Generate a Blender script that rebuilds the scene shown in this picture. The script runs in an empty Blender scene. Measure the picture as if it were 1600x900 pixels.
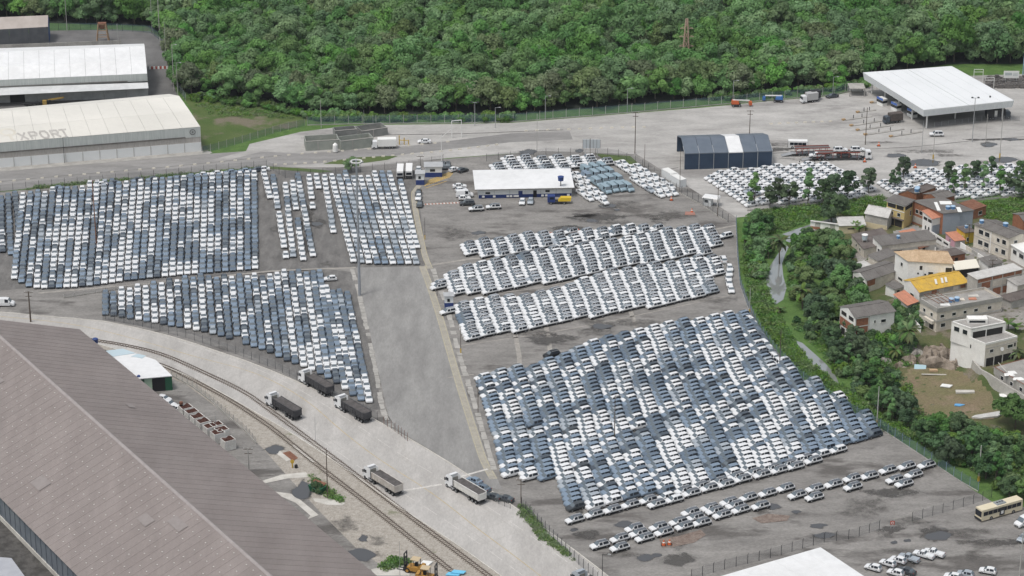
import bpy, math, random
import numpy as np
from mathutils import Vector, Matrix
random.seed(7); rng = np.random.default_rng(7)
R = math.radians
S = bpy.context.scene
COL = S.collection

# ---------------------------------------------------------------- camera, sky, sun, exposure
F = 4000.0; PITCH = R(22.8); DIST = 727.0           # focal length in 1600-px units, tilt, range to picture centre
H = DIST*math.sin(PITCH); CY = -DIST*math.cos(PITCH)
cam = bpy.data.objects.new('camera', bpy.data.cameras.new('camera')); COL.objects.link(cam)
cam.location = (0, CY, H); cam.rotation_euler = (R(90)-PITCH, 0, 0)
cam.data.sensor_width = 36; cam.data.lens = 36*F/1600; cam.data.clip_start = 5; cam.data.clip_end = 6000
S.camera = cam
SUN_EL = R(66); SUN_AZ = R(-132)                     # azimuth from +Y (north): high veiled sun behind the camera to the left
w = bpy.data.worlds.new('World'); S.world = w; w.use_nodes = True
nt = w.node_tree; nt.nodes.clear()
sky = nt.nodes.new('ShaderNodeTexSky'); sky.sky_type = 'NISHITA'; sky.sun_disc = False
sky.sun_elevation = SUN_EL; sky.sun_rotation = SUN_AZ; sky.air_density = 1.6; sky.dust_density = 4.0; sky.altitude = 0
hs = nt.nodes.new('ShaderNodeHueSaturation'); hs.inputs['Saturation'].default_value = 0.42
bg = nt.nodes.new('ShaderNodeBackground'); bg.inputs['Strength'].default_value = 0.125
wo = nt.nodes.new('ShaderNodeOutputWorld')
nt.links.new(sky.outputs[0], hs.inputs['Color']); nt.links.new(hs.outputs[0], bg.inputs[0]); nt.links.new(bg.outputs[0], wo.inputs[0])
sl = bpy.data.lights.new('sun', 'SUN'); sl.energy = 1.7; sl.angle = R(12); sl.color = (1, .97, .93)
sun = bpy.data.objects.new('sun', sl); COL.objects.link(sun)
sd = Vector((math.sin(SUN_AZ)*math.cos(SUN_EL), math.cos(SUN_AZ)*math.cos(SUN_EL), math.sin(SUN_EL)))
sun.rotation_euler = sd.to_track_quat('Z', 'Y').to_euler(); sun.location = (0, 0, 400)
S.view_settings.view_transform = 'Standard'; S.view_settings.look = 'None'
S.view_settings.exposure = 0.04; S.view_settings.gamma = 1.0
S.render.engine = 'CYCLES'
S.cycles.max_bounces = 4; S.cycles.diffuse_bounces = 2; S.cycles.glossy_bounces = 2; S.cycles.volume_bounces = 0; S.cycles.transparent_max_bounces = 8
S.cycles.use_denoising = True

# ---------------------------------------------------------------- helpers
def G(px, py, z=0.0):
    """ground point seen at photo pixel (1600x900), on the level z"""
    u = (px-800)/F; v = (450-py)/F
    dy = math.cos(PITCH)+v*math.sin(PITCH); dz = -math.sin(PITCH)+v*math.cos(PITCH)
    t = (z-H)/dz
    return Vector((u*t, CY+dy*t, z))
def toP(p):
    dy = p[1]-CY; dz = p[2]-H
    d = dy*math.cos(PITCH)-dz*math.sin(PITCH); v = dy*math.sin(PITCH)+dz*math.cos(PITCH)
    return (800+F*p[0]/d, 450-F*v/d)
def inpoly(x, y, poly):
    c = False; n = len(poly); j = n-1
    for i in range(n):
        xi, yi = poly[i][0], poly[i][1]; xj, yj = poly[j][0], poly[j][1]
        if (yi > y) != (yj > y) and x < (xj-xi)*(y-yi)/(yj-yi)+xi: c = not c
        j = i
    return c
def seen(p, m=25):
    x, y = toP(p); return -m < x < 1600+m and -m < y < 900+m
ORD = 'first second third fourth fifth sixth seventh eighth ninth tenth eleventh twelfth thirteenth fourteenth fifteenth sixteenth seventeenth eighteenth nineteenth'.split()
def ordinal(n):
    """1 -> first ... words only"""
    if n <= 19: return ORD[n-1]
    tens = ['', '', 'twenty', 'thirty', 'forty', 'fifty', 'sixty', 'seventy', 'eighty', 'ninety'][n//10]
    return (tens[:-1]+'ieth') if n % 10 == 0 else tens+'-'+ORD[n % 10-1]

class MB:
    """collects faces with a material slot each"""
    def __init__(s): s.v = []; s.f = []; s.m = []
    def face(s, pts, m=0):
        b = len(s.v); s.v += [tuple(p) for p in pts]; s.f.append(tuple(range(b, b+len(pts)))); s.m.append(m); return s
    def hexa(s, c, m=0, bottom=True):
        """c: 8 corners, bottom ring then top ring, counter-clockwise"""
        b = len(s.v); s.v += [tuple(p) for p in c]
        fs = [(4, 5, 6, 7), (0, 1, 5, 4), (1, 2, 6, 5), (2, 3, 7, 6), (3, 0, 4, 7)]
        if bottom: fs.append((3, 2, 1, 0))
        for f in fs: s.f.append(tuple(b+i for i in f)); s.m.append(m)
        return s
    def box(s, x0, x1, y0, y1, z0, z1, m=0, bottom=True):
        return s.hexa([(x0, y0, z0), (x1, y0, z0), (x1, y1, z0), (x0, y1, z0), (x0, y0, z1), (x1, y0, z1), (x1, y1, z1), (x0, y1, z1)], m, bottom)
    def beam(s, a, b, r, m=0, n=4, r2=None, cap=True):
        a = Vector(a); b = Vector(b); d = (b-a)
        if d.length < 1e-6: return s
        d.normalize(); u = d.orthogonal().normalized()
        if abs(d.z) < .95: u = d.cross(Vector((0, 0, 1))).normalized()
        w_ = d.cross(u); r2 = r if r2 is None else r2; k = len(s.v)
        for P, rr in ((a, r), (b, r2)):
            for i in range(n):
                t = 2*math.pi*(i+.5)/n; s.v.append(tuple(P+u*(math.cos(t)*rr)+w_*(math.sin(t)*rr)))
        for i in range(n):
            j = (i+1) % n; s.f.append((k+i, k+j, k+n+j, k+n+i)); s.m.append(m)
        if cap:
            s.f.append(tuple(k+n+i for i in range(n))); s.m.append(m)
            s.f.append(tuple(k+n-1-i for i in range(n))); s.m.append(m)
        return s
    def prism(s, poly, z0, z1, m=0, mt=None):
        n = len(poly); b = len(s.v)
        s.v += [(p[0], p[1], z0) for p in poly]+[(p[0], p[1], z1) for p in poly]
        for i in range(n):
            j = (i+1) % n; s.f.append((b+i, b+j, b+n+j, b+n+i)); s.m.append(m)
        s.f.append(tuple(range(b+n, b+2*n))); s.m.append(m if mt is None else mt); return s
    def add(s, o, mat4=None, moff=0):
        b = len(s.v)
        s.v += [tuple(mat4 @ Vector(p)) for p in o.v] if mat4 is not None else o.v
        s.f += [tuple(b+i for i in f) for f in o.f]; s.m += [m+moff for m in o.m]; return s
    def mesh(s, name, mats, smooth=None):
        me = bpy.data.meshes.new(name); me.from_pydata(s.v, [], s.f)
        if not isinstance(mats, (list, tuple)): mats = [mats]
        for m in mats: me.materials.append(m)
        if len(mats) > 1: me.polygons.foreach_set('material_index', np.array(s.m, dtype=np.int32))
        if smooth is not None:
            me.polygons.foreach_set('use_smooth', np.ones(len(s.f), dtype=bool)); me.set_sharp_from_angle(angle=R(smooth))
        me.update(); return me
def link(name, data, parent=None, loc=None, rz=0.0, scale=None):
    o = bpy.data.objects.new(name, data); COL.objects.link(o)
    if parent is not None: o.parent = parent
    if loc is not None: o.location = loc
    if rz: o.rotation_euler = (0, 0, rz)
    if scale is not None: o.scale = scale
    return o
def put(name, mb, mats, parent=None, loc=None, rz=0.0, smooth=None):
    return link(name, mb.mesh(name, mats, smooth), parent, loc, rz)
def tag(o, label, cat, group=None):
    o['label'] = label; o['category'] = cat
    if group: o['group'] = group
    return o
def empty(name, loc, rz=0.0):
    o = link(name, None, None, loc, rz); o.empty_display_size = .5; return o
def structure(name, mb, mats, parent=None):
    o = put(name, mb, mats, parent)
    if parent is None: o['kind'] = 'structure'
    return o
def sheet(name, pix, z, m, ground=False):
    pts = pix if ground else [G(*p) for p in pix]
    mb = MB(); mb.face([(p[0], p[1], z) for p in pts])
    a = sum(pts[i-1][0]*pts[i][1]-pts[i][0]*pts[i-1][1] for i in range(len(pts)))
    if a < 0: mb.f[0] = mb.f[0][::-1]
    return structure(name, mb, m)
def polyline(pix, step=None, z=0):
    """smooth Catmull-Rom ground line through photo pixels"""
    P = [G(p[0], p[1], z) for p in pix]
    if step is None: return P
    out = []
    Q = [P[0]*2-P[1]]+P+[P[-1]*2-P[-2]]
    for i in range(1, len(Q)-2):
        a, b, c, d = Q[i-1:i+3]; n = max(1, int((c-b).length/step))
        for k in range(n):
            t = k/n
            out.append(.5*((2*b)+(c-a)*t+(2*a-5*b+4*c-d)*t*t+(3*b-a-3*c+d)*t**3))
    out.append(P[-1]); return out
def resample(P, step):
    """points at equal distances along a line; returns (point, direction)"""
    out = []; acc = 0.0; nxt = 0.0
    for a, b in zip(P, P[1:]):
        L = (b-a).length
        while nxt <= acc+L and L > 0:
            out.append((a+(b-a)*((nxt-acc)/L), (b-a).normalized())); nxt += step
        acc += L
    return out
def ribbon(mb, P, wl, wr, z, m=0):
    """flat strip along a line, wl metres to the left and wr to the right"""
    L = []; Rr = []
    for i, p in enumerate(P):
        d = (P[min(i+1, len(P)-1)]-P[max(i-1, 0)]); d.z = 0; d.normalize(); n = Vector((-d.y, d.x, 0))
        L.append(p+n*wl); Rr.append(p-n*wr)
    for i in range(len(P)-1):
        mb.face([(Rr[i].x, Rr[i].y, z), (Rr[i+1].x, Rr[i+1].y, z), (L[i+1].x, L[i+1].y, z), (L[i].x, L[i].y, z)], m)
    return mb

# ---------------------------------------------------------------- materials
MATS = {}
def mat(name, c, c2=None, rough=.8, scale=.5, metal=0.0, spec=.3, detail=4, contrast=.5, grain=0.0, rand=0.0, stretch=None, coat=0.0, bump=0.0, c3=None, s3=.05, t3=.5, mot=0.0, ms=.4):
    """procedural surface: two tones mixed by noise in world space, fine grain, optional third tone in large patches"""
    if name in MATS: return MATS[name]
    m = bpy.data.materials.new(name); m.use_nodes = True; t = m.node_tree; N = t.nodes; Lk = t.links
    b = N['Principled BSDF']; b.inputs['Roughness'].default_value = rough; b.inputs['Metallic'].default_value = metal
    b.inputs['Specular IOR Level'].default_value = spec; b.inputs['Coat Weight'].default_value = coat; b.inputs['Coat Roughness'].default_value = .08
    col = None
    if c2 is None and grain == 0 and rand == 0: b.inputs['Base Color'].default_value = (*c, 1)
    else:
        geo = N.new('ShaderNodeNewGeometry'); src = geo.outputs['Position']
        if stretch:
            mp = N.new('ShaderNodeMapping'); mp.inputs['Scale'].default_value = stretch[:3]
            if len(stretch) > 3: mp.inputs['Rotation'].default_value = (0, 0, stretch[3])
            Lk.new(src, mp.inputs[0]); src = mp.outputs[0]
        def noise(sc, det=detail, rg=.6):
            n = N.new('ShaderNodeTexNoise'); n.inputs['Scale'].default_value = sc; n.inputs['Detail'].default_value = det; n.inputs['Roughness'].default_value = rg
            Lk.new(src, n.inputs['Vector']); return n.outputs['Fac']
        def ramp(f, lo, hi):
            r = N.new('ShaderNodeMapRange'); r.inputs[1].default_value = lo; r.inputs[2].default_value = hi; r.interpolation_type = 'SMOOTHSTEP'; Lk.new(f, r.inputs[0]); return r.outputs[0]
        def mix(f, A, B, mode='MIX'):
            x = N.new('ShaderNodeMix'); x.data_type = 'RGBA'; x.blend_type = mode
            if isinstance(f, float): x.inputs[0].default_value = f
            else: Lk.new(f, x.inputs[0])
            for i, q in ((6, A), (7, B)):
                if isinstance(q, tuple): x.inputs[i].default_value = (*q, 1)
                else: Lk.new(q, x.inputs[i])
            return x.outputs[2]
        col = c
        if c2 is not None: col = mix(ramp(noise(scale), .5-.5*contrast*.6, .5+.5*contrast*.6), c, c2)
        if c3 is not None: col = mix(ramp(noise(s3, 6, .65), t3, t3+.10), col, c3)
        if mot:
            g = ramp(noise(ms, 9, .72), .3, .7); mr = N.new('ShaderNodeMapRange'); mr.inputs[3].default_value = 1-mot; mr.inputs[4].default_value = 1+mot*.8; Lk.new(g, mr.inputs[0])
            cc = N.new('ShaderNodeCombineColor'); [Lk.new(mr.outputs[0], cc.inputs[i]) for i in range(3)]
            col = mix(1.0, col, cc.outputs[0], 'MULTIPLY')
        if grain:
            g = ramp(noise(2.2, 3, .8), .25, .75); mr = N.new('ShaderNodeMapRange'); mr.inputs[3].default_value = 1-grain; mr.inputs[4].default_value = 1+grain; Lk.new(g, mr.inputs[0])
            cc = N.new('ShaderNodeCombineColor'); [Lk.new(mr.outputs[0], cc.inputs[i]) for i in range(3)]
            col = mix(1.0, col, cc.outputs[0], 'MULTIPLY')
        if rand:
            oi = N.new('ShaderNodeObjectInfo'); mr = N.new('ShaderNodeMapRange'); mr.inputs[3].default_value = 1-rand; mr.inputs[4].default_value = 1+rand; Lk.new(oi.outputs['Random'], mr.inputs[0])
            cc = N.new('ShaderNodeCombineColor'); [Lk.new(mr.outputs[0], cc.inputs[i]) for i in range(3)]
            col = mix(1.0, col, cc.outputs[0], 'MULTIPLY')
        if isinstance(col, tuple): b.inputs['Base Color'].default_value = (*col, 1)
        else: Lk.new(col, b.inputs['Base Color'])
        if bump:
            bp = N.new('ShaderNodeBump'); bp.inputs['Strength'].default_value = bump; bp.inputs['Distance'].default_value = .3
            Lk.new(noise(1.5, 5), bp.inputs['Height']); Lk.new(bp.outputs[0], b.inputs['Normal'])
    MATS[name] = m; return m
def leafmat(name, dark, light, trans=.25, hue=.06):
    m = bpy.data.materials.new(name); m.use_nodes = True; t = m.node_tree; N = t.nodes; Lk = t.links
    b = N['Principled BSDF']; b.inputs['Roughness'].default_value = .6; b.inputs['Specular IOR Level'].default_value = .2
    at = N.new('ShaderNodeAttribute'); at.attribute_name = 'tint'
    x = N.new('ShaderNodeMix'); x.data_type = 'RGBA'; x.inputs[6].default_value = (*dark, 1); x.inputs[7].default_value = (*light, 1)
    Lk.new(at.outputs['Fac'], x.inputs[0])
    oi = N.new('ShaderNodeObjectInfo'); h = N.new('ShaderNodeHueSaturation')
    r1 = N.new('ShaderNodeMapRange'); r1.inputs[3].default_value = .5-hue*.5; r1.inputs[4].default_value = .5+hue*.5; Lk.new(oi.outputs['Random'], r1.inputs[0]); Lk.new(r1.outputs[0], h.inputs['Hue'])
    ml = N.new('ShaderNodeMath'); ml.operation = 'MULTIPLY'; ml.inputs[1].default_value = 7.31; Lk.new(oi.outputs['Random'], ml.inputs[0])
    fr = N.new('ShaderNodeMath'); fr.operation = 'FRACT'; Lk.new(ml.outputs[0], fr.inputs[0])
    r2 = N.new('ShaderNodeMapRange'); r2.inputs[3].default_value = .74; r2.inputs[4].default_value = 1.25; Lk.new(fr.outputs[0], r2.inputs[0]); Lk.new(r2.outputs[0], h.inputs['Value'])
    m2 = N.new('ShaderNodeMath'); m2.operation = 'MULTIPLY'; m2.inputs[1].default_value = 23.7; Lk.new(oi.outputs['Random'], m2.inputs[0])
    f2 = N.new('ShaderNodeMath'); f2.operation = 'FRACT'; Lk.new(m2.outputs[0], f2.inputs[0])
    r3 = N.new('ShaderNodeMapRange'); r3.inputs[3].default_value = .7; r3.inputs[4].default_value = 1.15; Lk.new(f2.outputs[0], r3.inputs[0]); Lk.new(r3.outputs[0], h.inputs['Saturation'])
    Lk.new(x.outputs[2], h.inputs['Color']); Lk.new(h.outputs[0], b.inputs['Base Color'])
    tr = N.new('ShaderNodeBsdfTranslucent'); Lk.new(h.outputs[0], tr.inputs['Color'])
    ms = N.new('ShaderNodeMixShader'); ms.inputs[0].default_value = trans; Lk.new(b.outputs[0], ms.inputs[1]); Lk.new(tr.outputs[0], ms.inputs[2])
    Lk.new(ms.outputs[0], N['Material Output'].inputs['Surface']); MATS[name] = m; return m
def netmat(name, c, opacity):
    """thin wire net: mostly see-through"""
    m = bpy.data.materials.new(name); m.use_nodes = True; t = m.node_tree; N = t.nodes
    b = N['Principled BSDF']; b.inputs['Base Color'].default_value = (*c, 1); b.inputs['Roughness'].default_value = .6
    tr = N.new('ShaderNodeBsdfTransparent'); ms = N.new('ShaderNodeMixShader'); ms.inputs[0].default_value = opacity
    t.links.new(tr.outputs[0], ms.inputs[1]); t.links.new(b.outputs[0], ms.inputs[2]); t.links.new(ms.outputs[0], N['Material Output'].inputs['Surface'])
    MATS[name] = m; return m

M_yard = mat('yard_asphalt', (.172, .164, .155), (.272, .260, .245), .85, .10, grain=.25, detail=9, contrast=1.0, c3=(.115, .107, .10), s3=.06, t3=.53, mot=.17, ms=.35, stretch=(.55, 1.5, 1, R(-24)))
M_lotdark = mat('lot_asphalt', (.12, .116, .112), (.185, .178, .17), .85, .2, grain=.22, detail=8, contrast=.9, mot=.25, ms=.3, stretch=(1.6, .5, 1, R(-4)))
M_street = mat('street_asphalt', (.225, .22, .213), (.275, .27, .26), .8, .1, grain=.10, detail=7, mot=.10, ms=.4, stretch=(1, .25, 1))
M_road = mat('road_concrete', (.365, .35, .332), (.455, .438, .418), .8, .09, grain=.10, detail=8, contrast=.9, mot=.12, ms=.25, stretch=(1, .3, 1, R(-35)), c3=(.33, .31, .285), s3=.06, t3=.56)
M_apron = mat('apron_concrete', (.33, .32, .305), (.43, .417, .40), .85, .05, grain=.13, detail=8, contrast=.9, mot=.17, ms=.22, stretch=(.35, 1, 1, R(-10)), c3=(.25, .24, .23), s3=.035, t3=.53)
M_outer = mat('outer_road_asphalt', (.215, .209, .203), (.275, .267, .259), .85, .06, grain=.12, mot=.13, ms=.3, detail=7, stretch=(.25, 1, 1, R(-14)))
M_backyard = mat('backyard_asphalt', (.12, .118, .118), (.17, .166, .164), .8, .1, grain=.1, detail=6)
M_ballast = mat('rail_ballast', (.28, .255, .22), (.40, .37, .33), .95, .8, grain=.25, detail=8, contrast=.9, c3=(.20, .20, .14), s3=.12, t3=.60)
M_grass = mat('grass', (.055, .115, .026), (.105, .18, .048), .95, .35, grain=.3, detail=6, contrast=.9, c3=(.12, .115, .05), s3=.05, t3=.60)
M_lawn = mat('lawn', (.055, .10, .022), (.10, .13, .045), .95, .12, grain=.25, detail=8, contrast=1., c3=(.165, .145, .105), s3=.045, t3=.50)
M_soil = mat('lot_soil', (.20, .15, .10), (.135, .135, .06), .95, .12, grain=.3, detail=7, contrast=.9, c3=(.22, .17, .115), s3=.1, t3=.56)
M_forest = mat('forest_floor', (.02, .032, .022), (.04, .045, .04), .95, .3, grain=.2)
M_water = mat('canal_water', (.40, .42, .415), None, .05, spec=1.0, metal=.5)
M_puddle = mat('puddle_water', (.07, .07, .072), None, .03, spec=.9)
M_wetold = mat('damp_asphalt', (.085, .08, .075), (.14, .133, .125), .6, .5, grain=.2, detail=6)
M_white = mat('white_paint', (.78, .78, .76), (.70, .70, .68), .6, .15, detail=5)
M_wpure = mat('white_sheet', (.75, .755, .76), (.66, .665, .665), .5, .12, detail=8, contrast=.9, mot=.06, ms=.5)
M_cream = mat('cream_roof', (.69, .67, .62), (.62, .605, .56), .65, .08, detail=6, stretch=(.3, 1, 1), grain=.03)
M_steel = mat('galvanised_steel', (.42, .43, .44), None, .5, metal=.5)
M_conc = mat('concrete_grey', (.30, .29, .27), (.40, .385, .36), .9, .3, grain=.1, detail=6)
M_concl = mat('concrete_light', (.46, .44, .40), (.56, .54, .50), .9, .3, grain=.08, detail=6)
M_dark = mat('dark_metal', (.035, .036, .04), None, .6)
M_black = mat('black_rubber', (.015, .015, .016), None, .8)
M_glass = mat('dark_glass', (.02, .024, .028), None, .08, spec=.6)
M_wood = mat('pole_wood', (.09, .07, .055), (.13, .105, .085), .9, 2.)
M_yel = mat('yellow_paint', (.55, .36, .05), (.45, .31, .07), .7, .6, grain=.15)
M_yelfade = mat('faded_yellow_paint', (.42, .375, .25), (.37, .34, .265), .8, .8, grain=.2)
M_whitemk = mat('white_marking', (.6, .58, .55), (.48, .46, .43), .8, .8, grain=.2)
M_red = mat('red_paint', (.42, .07, .04), (.34, .06, .04), .6, .8)
M_blue = mat('navy_paint', (.02, .04, .16), (.025, .05, .18), .6, .4)
M_brick = mat('terracotta_brick', (.34, .15, .085), (.26, .115, .07), .9, 1.2, grain=.2, detail=6)
M_rust = mat('rust', (.16, .07, .045), (.22, .11, .07), .9, 1., grain=.2)
NET = netmat('wire_net', (.20, .21, .22), .22)
NETG = netmat('green_wire_net', (.10, .17, .20), .35)

def stainmat(name, c, soft):
    """stain with a ragged edge: coverage from the sheet's own 'cover' attribute broken up by noise"""
    m = bpy.data.materials.new(name); m.use_nodes = True; t = m.node_tree; N = t.nodes; Lk = t.links
    b = N['Principled BSDF']; b.inputs['Base Color'].default_value = (*c, 1); b.inputs['Roughness'].default_value = .65; b.inputs['Specular IOR Level'].default_value = .4
    at = N.new('ShaderNodeAttribute'); at.attribute_name = 'cover'; geo = N.new('ShaderNodeNewGeometry')
    n = N.new('ShaderNodeTexNoise'); n.inputs['Scale'].default_value = .45; n.inputs['Detail'].default_value = 8; n.inputs['Roughness'].default_value = .72; Lk.new(geo.outputs['Position'], n.inputs['Vector'])
    ad = N.new('ShaderNodeMath'); ad.operation = 'ADD'; Lk.new(at.outputs['Fac'], ad.inputs[0]); Lk.new(n.outputs['Fac'], ad.inputs[1])
    mr = N.new('ShaderNodeMapRange'); mr.interpolation_type = 'SMOOTHSTEP'; mr.inputs[1].default_value = .62; mr.inputs[2].default_value = .62+soft; mr.inputs[4].default_value = .85; Lk.new(ad.outputs[0], mr.inputs[0])
    tr = N.new('ShaderNodeBsdfTransparent'); ms = N.new('ShaderNodeMixShader'); Lk.new(mr.outputs[0], ms.inputs[0]); Lk.new(tr.outputs[0], ms.inputs[1]); Lk.new(b.outputs[0], ms.inputs[2]); Lk.new(ms.outputs[0], N['Material Output'].inputs['Surface'])
    MATS[name] = m; return m
M_wet = stainmat('damp_asphalt_stain', (.085, .080, .075), .28)
M_oil = stainmat('dirt_stain', (.12, .112, .103), .5)
# ---------------------------------------------------------------- ground, yards, roads, water
sheet('ground', [(-2600, -900, 0), (2600, -900, 0), (2600, 3600, 0), (-2600, 3600, 0)], -0.02, M_grass, ground=True)
FOREST = [(-120, 22), (75, 36), (228, 40), (262, 58), (277, 138), (300, 148), (340, 156), (420, 166), (482, 180), (560, 177), (700, 181), (800, 179), (900, 171), (1000, 163), (1100, 155), (1200, 147), (1300, 137), (1350, 124), (1480, 100), (1720, 100), (1720, -110), (-120, -110)]
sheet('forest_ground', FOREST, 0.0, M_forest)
sheet('yard', [(-90, 300), (0, 300), (420, 262), (700, 248), (850, 236), (1000, 238), (1150, 335), (1157, 440), (1190, 520), (1245, 585), (1330, 645), (1400, 685), (1520, 765), (1560, 790), (1720, 800), (1720, 990), (-90, 990)], 0.0, M_yard)
sheet('back_yard', [(-90, 60), (0, 58), (75, 48), (180, 46), (235, 49), (256, 62), (262, 100), (277, 148), (292, 168), (305, 232), (0, 262), (-90, 268)], 0.012, M_backyard)
sheet('apron', [(390, 225), (470, 206), (540, 197), (600, 195), (700, 194), (800, 192), (900, 184), (1000, 176), (1100, 168), (1200, 158), (1300, 150), (1345, 140), (1400, 122), (1720, 112), (1720, 290), (1600, 300), (1400, 312), (1150, 340), (1145, 336), (995, 241), (850, 236), (700, 247), (560, 261), (420, 262), (380, 245)], 0.012, M_apron)
sheet('outer_road', [(-90, 275), (0, 268), (316, 241), (390, 236), (470, 240), (640, 228), (800, 208), (890, 205), (895, 218), (800, 222), (640, 240), (560, 250), (420, 261), (200, 279), (0, 299), (-90, 307)], 0.026, M_outer)
sheet('side_lane', [(330, 250), (400, 232), (470, 214), (540, 199), (640, 196), (800, 194), (800, 203), (640, 207), (545, 206), (490, 214), (420, 234), (350, 252)], 0.036, M_apron)
sheet('sidewalk', [(-90, 262), (0, 256), (200, 240), (312, 232), (332, 238), (316, 246), (200, 256), (0, 273), (-90, 282)], .02, M_conc)
sheet('lawn', [(286, 152), (330, 157), (420, 169), (482, 186), (470, 196), (400, 213), (330, 234), (318, 238), (300, 172)], 0.03, M_lawn)
sheet('grass_island', [(505, 256), (530, 250), (560, 246), (600, 244), (622, 244), (605, 250), (575, 254), (545, 257)], 0.05, M_lawn)
sheet('grass_verge', [(40, 297), (130, 287), (230, 280), (330, 270), (420, 264), (500, 270), (520, 268), (500, 265), (420, 260), (230, 276), (60, 291)], 0.05, M_lawn)
sheet('grass_verge', [(930, 240), (985, 244), (1000, 258), (975, 256), (940, 247)], 0.05, M_lawn)
sheet('car_lot', [(-90, 318), (20, 310), (200, 290), (402, 266), (650, 268), (652, 290), (668, 418), (556, 418), (20, 452), (-90, 462)], 0.012, M_lotdark)
sheet('car_lot', [(160, 462), (330, 432), (505, 420), (550, 425), (560, 460), (598, 640), (570, 640), (400, 560), (300, 522), (160, 500)], 0.012, M_lotdark)
STREET = [(556, 418), (664, 416), (690, 495), (728, 610), (760, 712), (785, 765), (760, 762), (690, 714), (622, 672), (607, 650), (580, 530)]
sheet('street', STREET, 0.026, M_street)
# concrete haul road
UP = [(-140, 478), (0, 488), (90, 496), (160, 502), (260, 524), (345, 551), (420, 578), (520, 622), (600, 664), (700, 722), (800, 790), (900, 862), (1000, 940)]
LO = [(860, 960), (780, 898), (700, 842), (620, 790), (540, 733), (460, 680), (400, 645), (320, 600), (240, 566), (160, 540), (60, 522), (-140, 515)]
sheet('haul_road', [*[tuple(toP(p)) for p in polyline(UP, 6)], *[tuple(toP(p)) for p in polyline(LO, 6)]], 0.04, M_road)
sheet('ballast_bed', [(60, 520), *LO[::-1][2:], (860, 990), (700, 990), (640, 912), (560, 860), (500, 800), (450, 745), (410, 700), (350, 645), (290, 600), (240, 580), (150, 548)], 0.022, M_ballast)
# kerbs of the haul road: real steps
for nm, line in (('kerb', UP), ('kerb', LO)):
    mb = MB(); P = polyline(line, 8)
    for a, b in zip(P, P[1:]):
        d = (b-a).normalized(); n = Vector((-d.y, d.x, 0))*.14
        mb.hexa([(a-n), (b-n), (b+n), (a+n), *[q+Vector((0, 0, .16)) for q in (a-n, b-n, b+n, a+n)]])
    structure(nm, mb, M_concl)
# slab joints of the haul road: pressed strips, 2 mm proud sheets of darker filler
mid = polyline([(-60, 497), (100, 509), (250, 542), (340, 573), (420, 607), (520, 668), (600, 722), (700, 782), (790, 842), (900, 922)], 3)
M_joint = mat('joint_filler', (.37, .35, .325), None, .9)
jt = MB()
for k, (p, d) in enumerate(resample(mid, 6.0)):
    n = Vector((-d.y, d.x, 0)); wdt = 7.0
    ribbon(jt, [p-n*wdt, p+n*wdt], .05, .05, .046)
for off in (-4.5, 4.5):
    q = [p+Vector((-d.y, d.x, 0))*off for p, d in resample(mid, 4)]; ribbon(jt, q, .05, .05, .047)
structure('slab_joint', jt, M_joint)
M_roadyel = mat('worn_yellow_line', (.47, .36, .17), (.42, .37, .27), .8, .5, grain=.2, contrast=.9)
yl = MB(); ribbon(yl, polyline([(-60, 489), (100, 505), (200, 527), (300, 556), (400, 584), (475, 624), (535, 674), (590, 716), (675, 771), (750, 829), (800, 866), (860, 912)], 5), .11, .11, .052)
structure('road_centre_line', yl, M_roadyel)
for off in (5.6, -6.3):
    mb = MB(); q = [p+Vector((-d.y, d.x, 0))*off for p, d in resample(mid, 3)]
    for i in range(0, len(q)-1, 3): ribbon(mb, q[i:i+3], .07, .07, .052)
    structure('road_edge_line', mb, M_whitemk)
# walkway beside the street with yellow edge lines and cross bars
WALK = [(664, 416), (675, 445), (690, 490), (706, 545), (722, 600), (741, 660), (760, 718), (776, 748)]
wp = polyline(WALK, 4)
mb = MB(); ribbon(mb, wp, .25, 1.75, .05); structure('walkway', mb, mat('walkway_concrete', (.36, .335, .285), (.30, .285, .25), .9, .5, grain=.12, detail=6))
mb = MB(); ribbon(mb, wp, .08, .08, .056)
q = [p-Vector((-d.y, d.x, 0))*1.55 for p, d in resample(wp, 3)]; ribbon(mb, q, .08, .08, .056)
for p, d in resample(wp, 1.8):
    n = Vector((-d.y, d.x, 0)); ribbon(mb, [p, p-n*1.5], .04, .04, .057)
structure('walkway_line', mb, M_yelfade)
wp2 = polyline([(655, 290), (647, 300), (648, 320), (652, 345), (657, 370), (664, 400), (672, 420)], 3)
mb = MB(); ribbon(mb, wp2, .8, .8, .05); structure('walkway', mb, MATS['walkway_concrete'])
mb = MB(); 
for o_ in (-.75, .75): ribbon(mb, [p+Vector((-d.y, d.x, 0))*o_ for p, d in resample(wp2, 3)], .1, .1, .056)
structure('walkway_line', mb, M_yelfade)
# broken kerb strips both sides of the street
for line, wd in (([(550, 420), (560, 455), (572, 510), (585, 570), (598, 640), (612, 668)], 1.5), ([(676, 420), (698, 480), (715, 545), (735, 610), (756, 680), (772, 735)], 1.6)):
    mb = MB(); P = polyline(line, 2.2)
    for a, b in zip(P, P[1:]):
        if random.random() < .88:
            d = (b-a).normalized(); n = Vector((-d.y, d.x, 0)); w1 = wd*random.uniform(.35, .5); w0 = wd*random.uniform(.3, .5); g = d*random.uniform(.02, .12); hh = random.uniform(.05, .16)
            mb.hexa([(a+g-n*w0), (b-g-n*w0), (b-g+n*w1), (a+g+n*w1), *[q_+Vector((0, 0, hh)) for q_ in (a+g-n*w0, b-g-n*w0, b-g+n*w1, a+g+n*w1)]])
    structure('kerb_strip', mb, M_conc)
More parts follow.
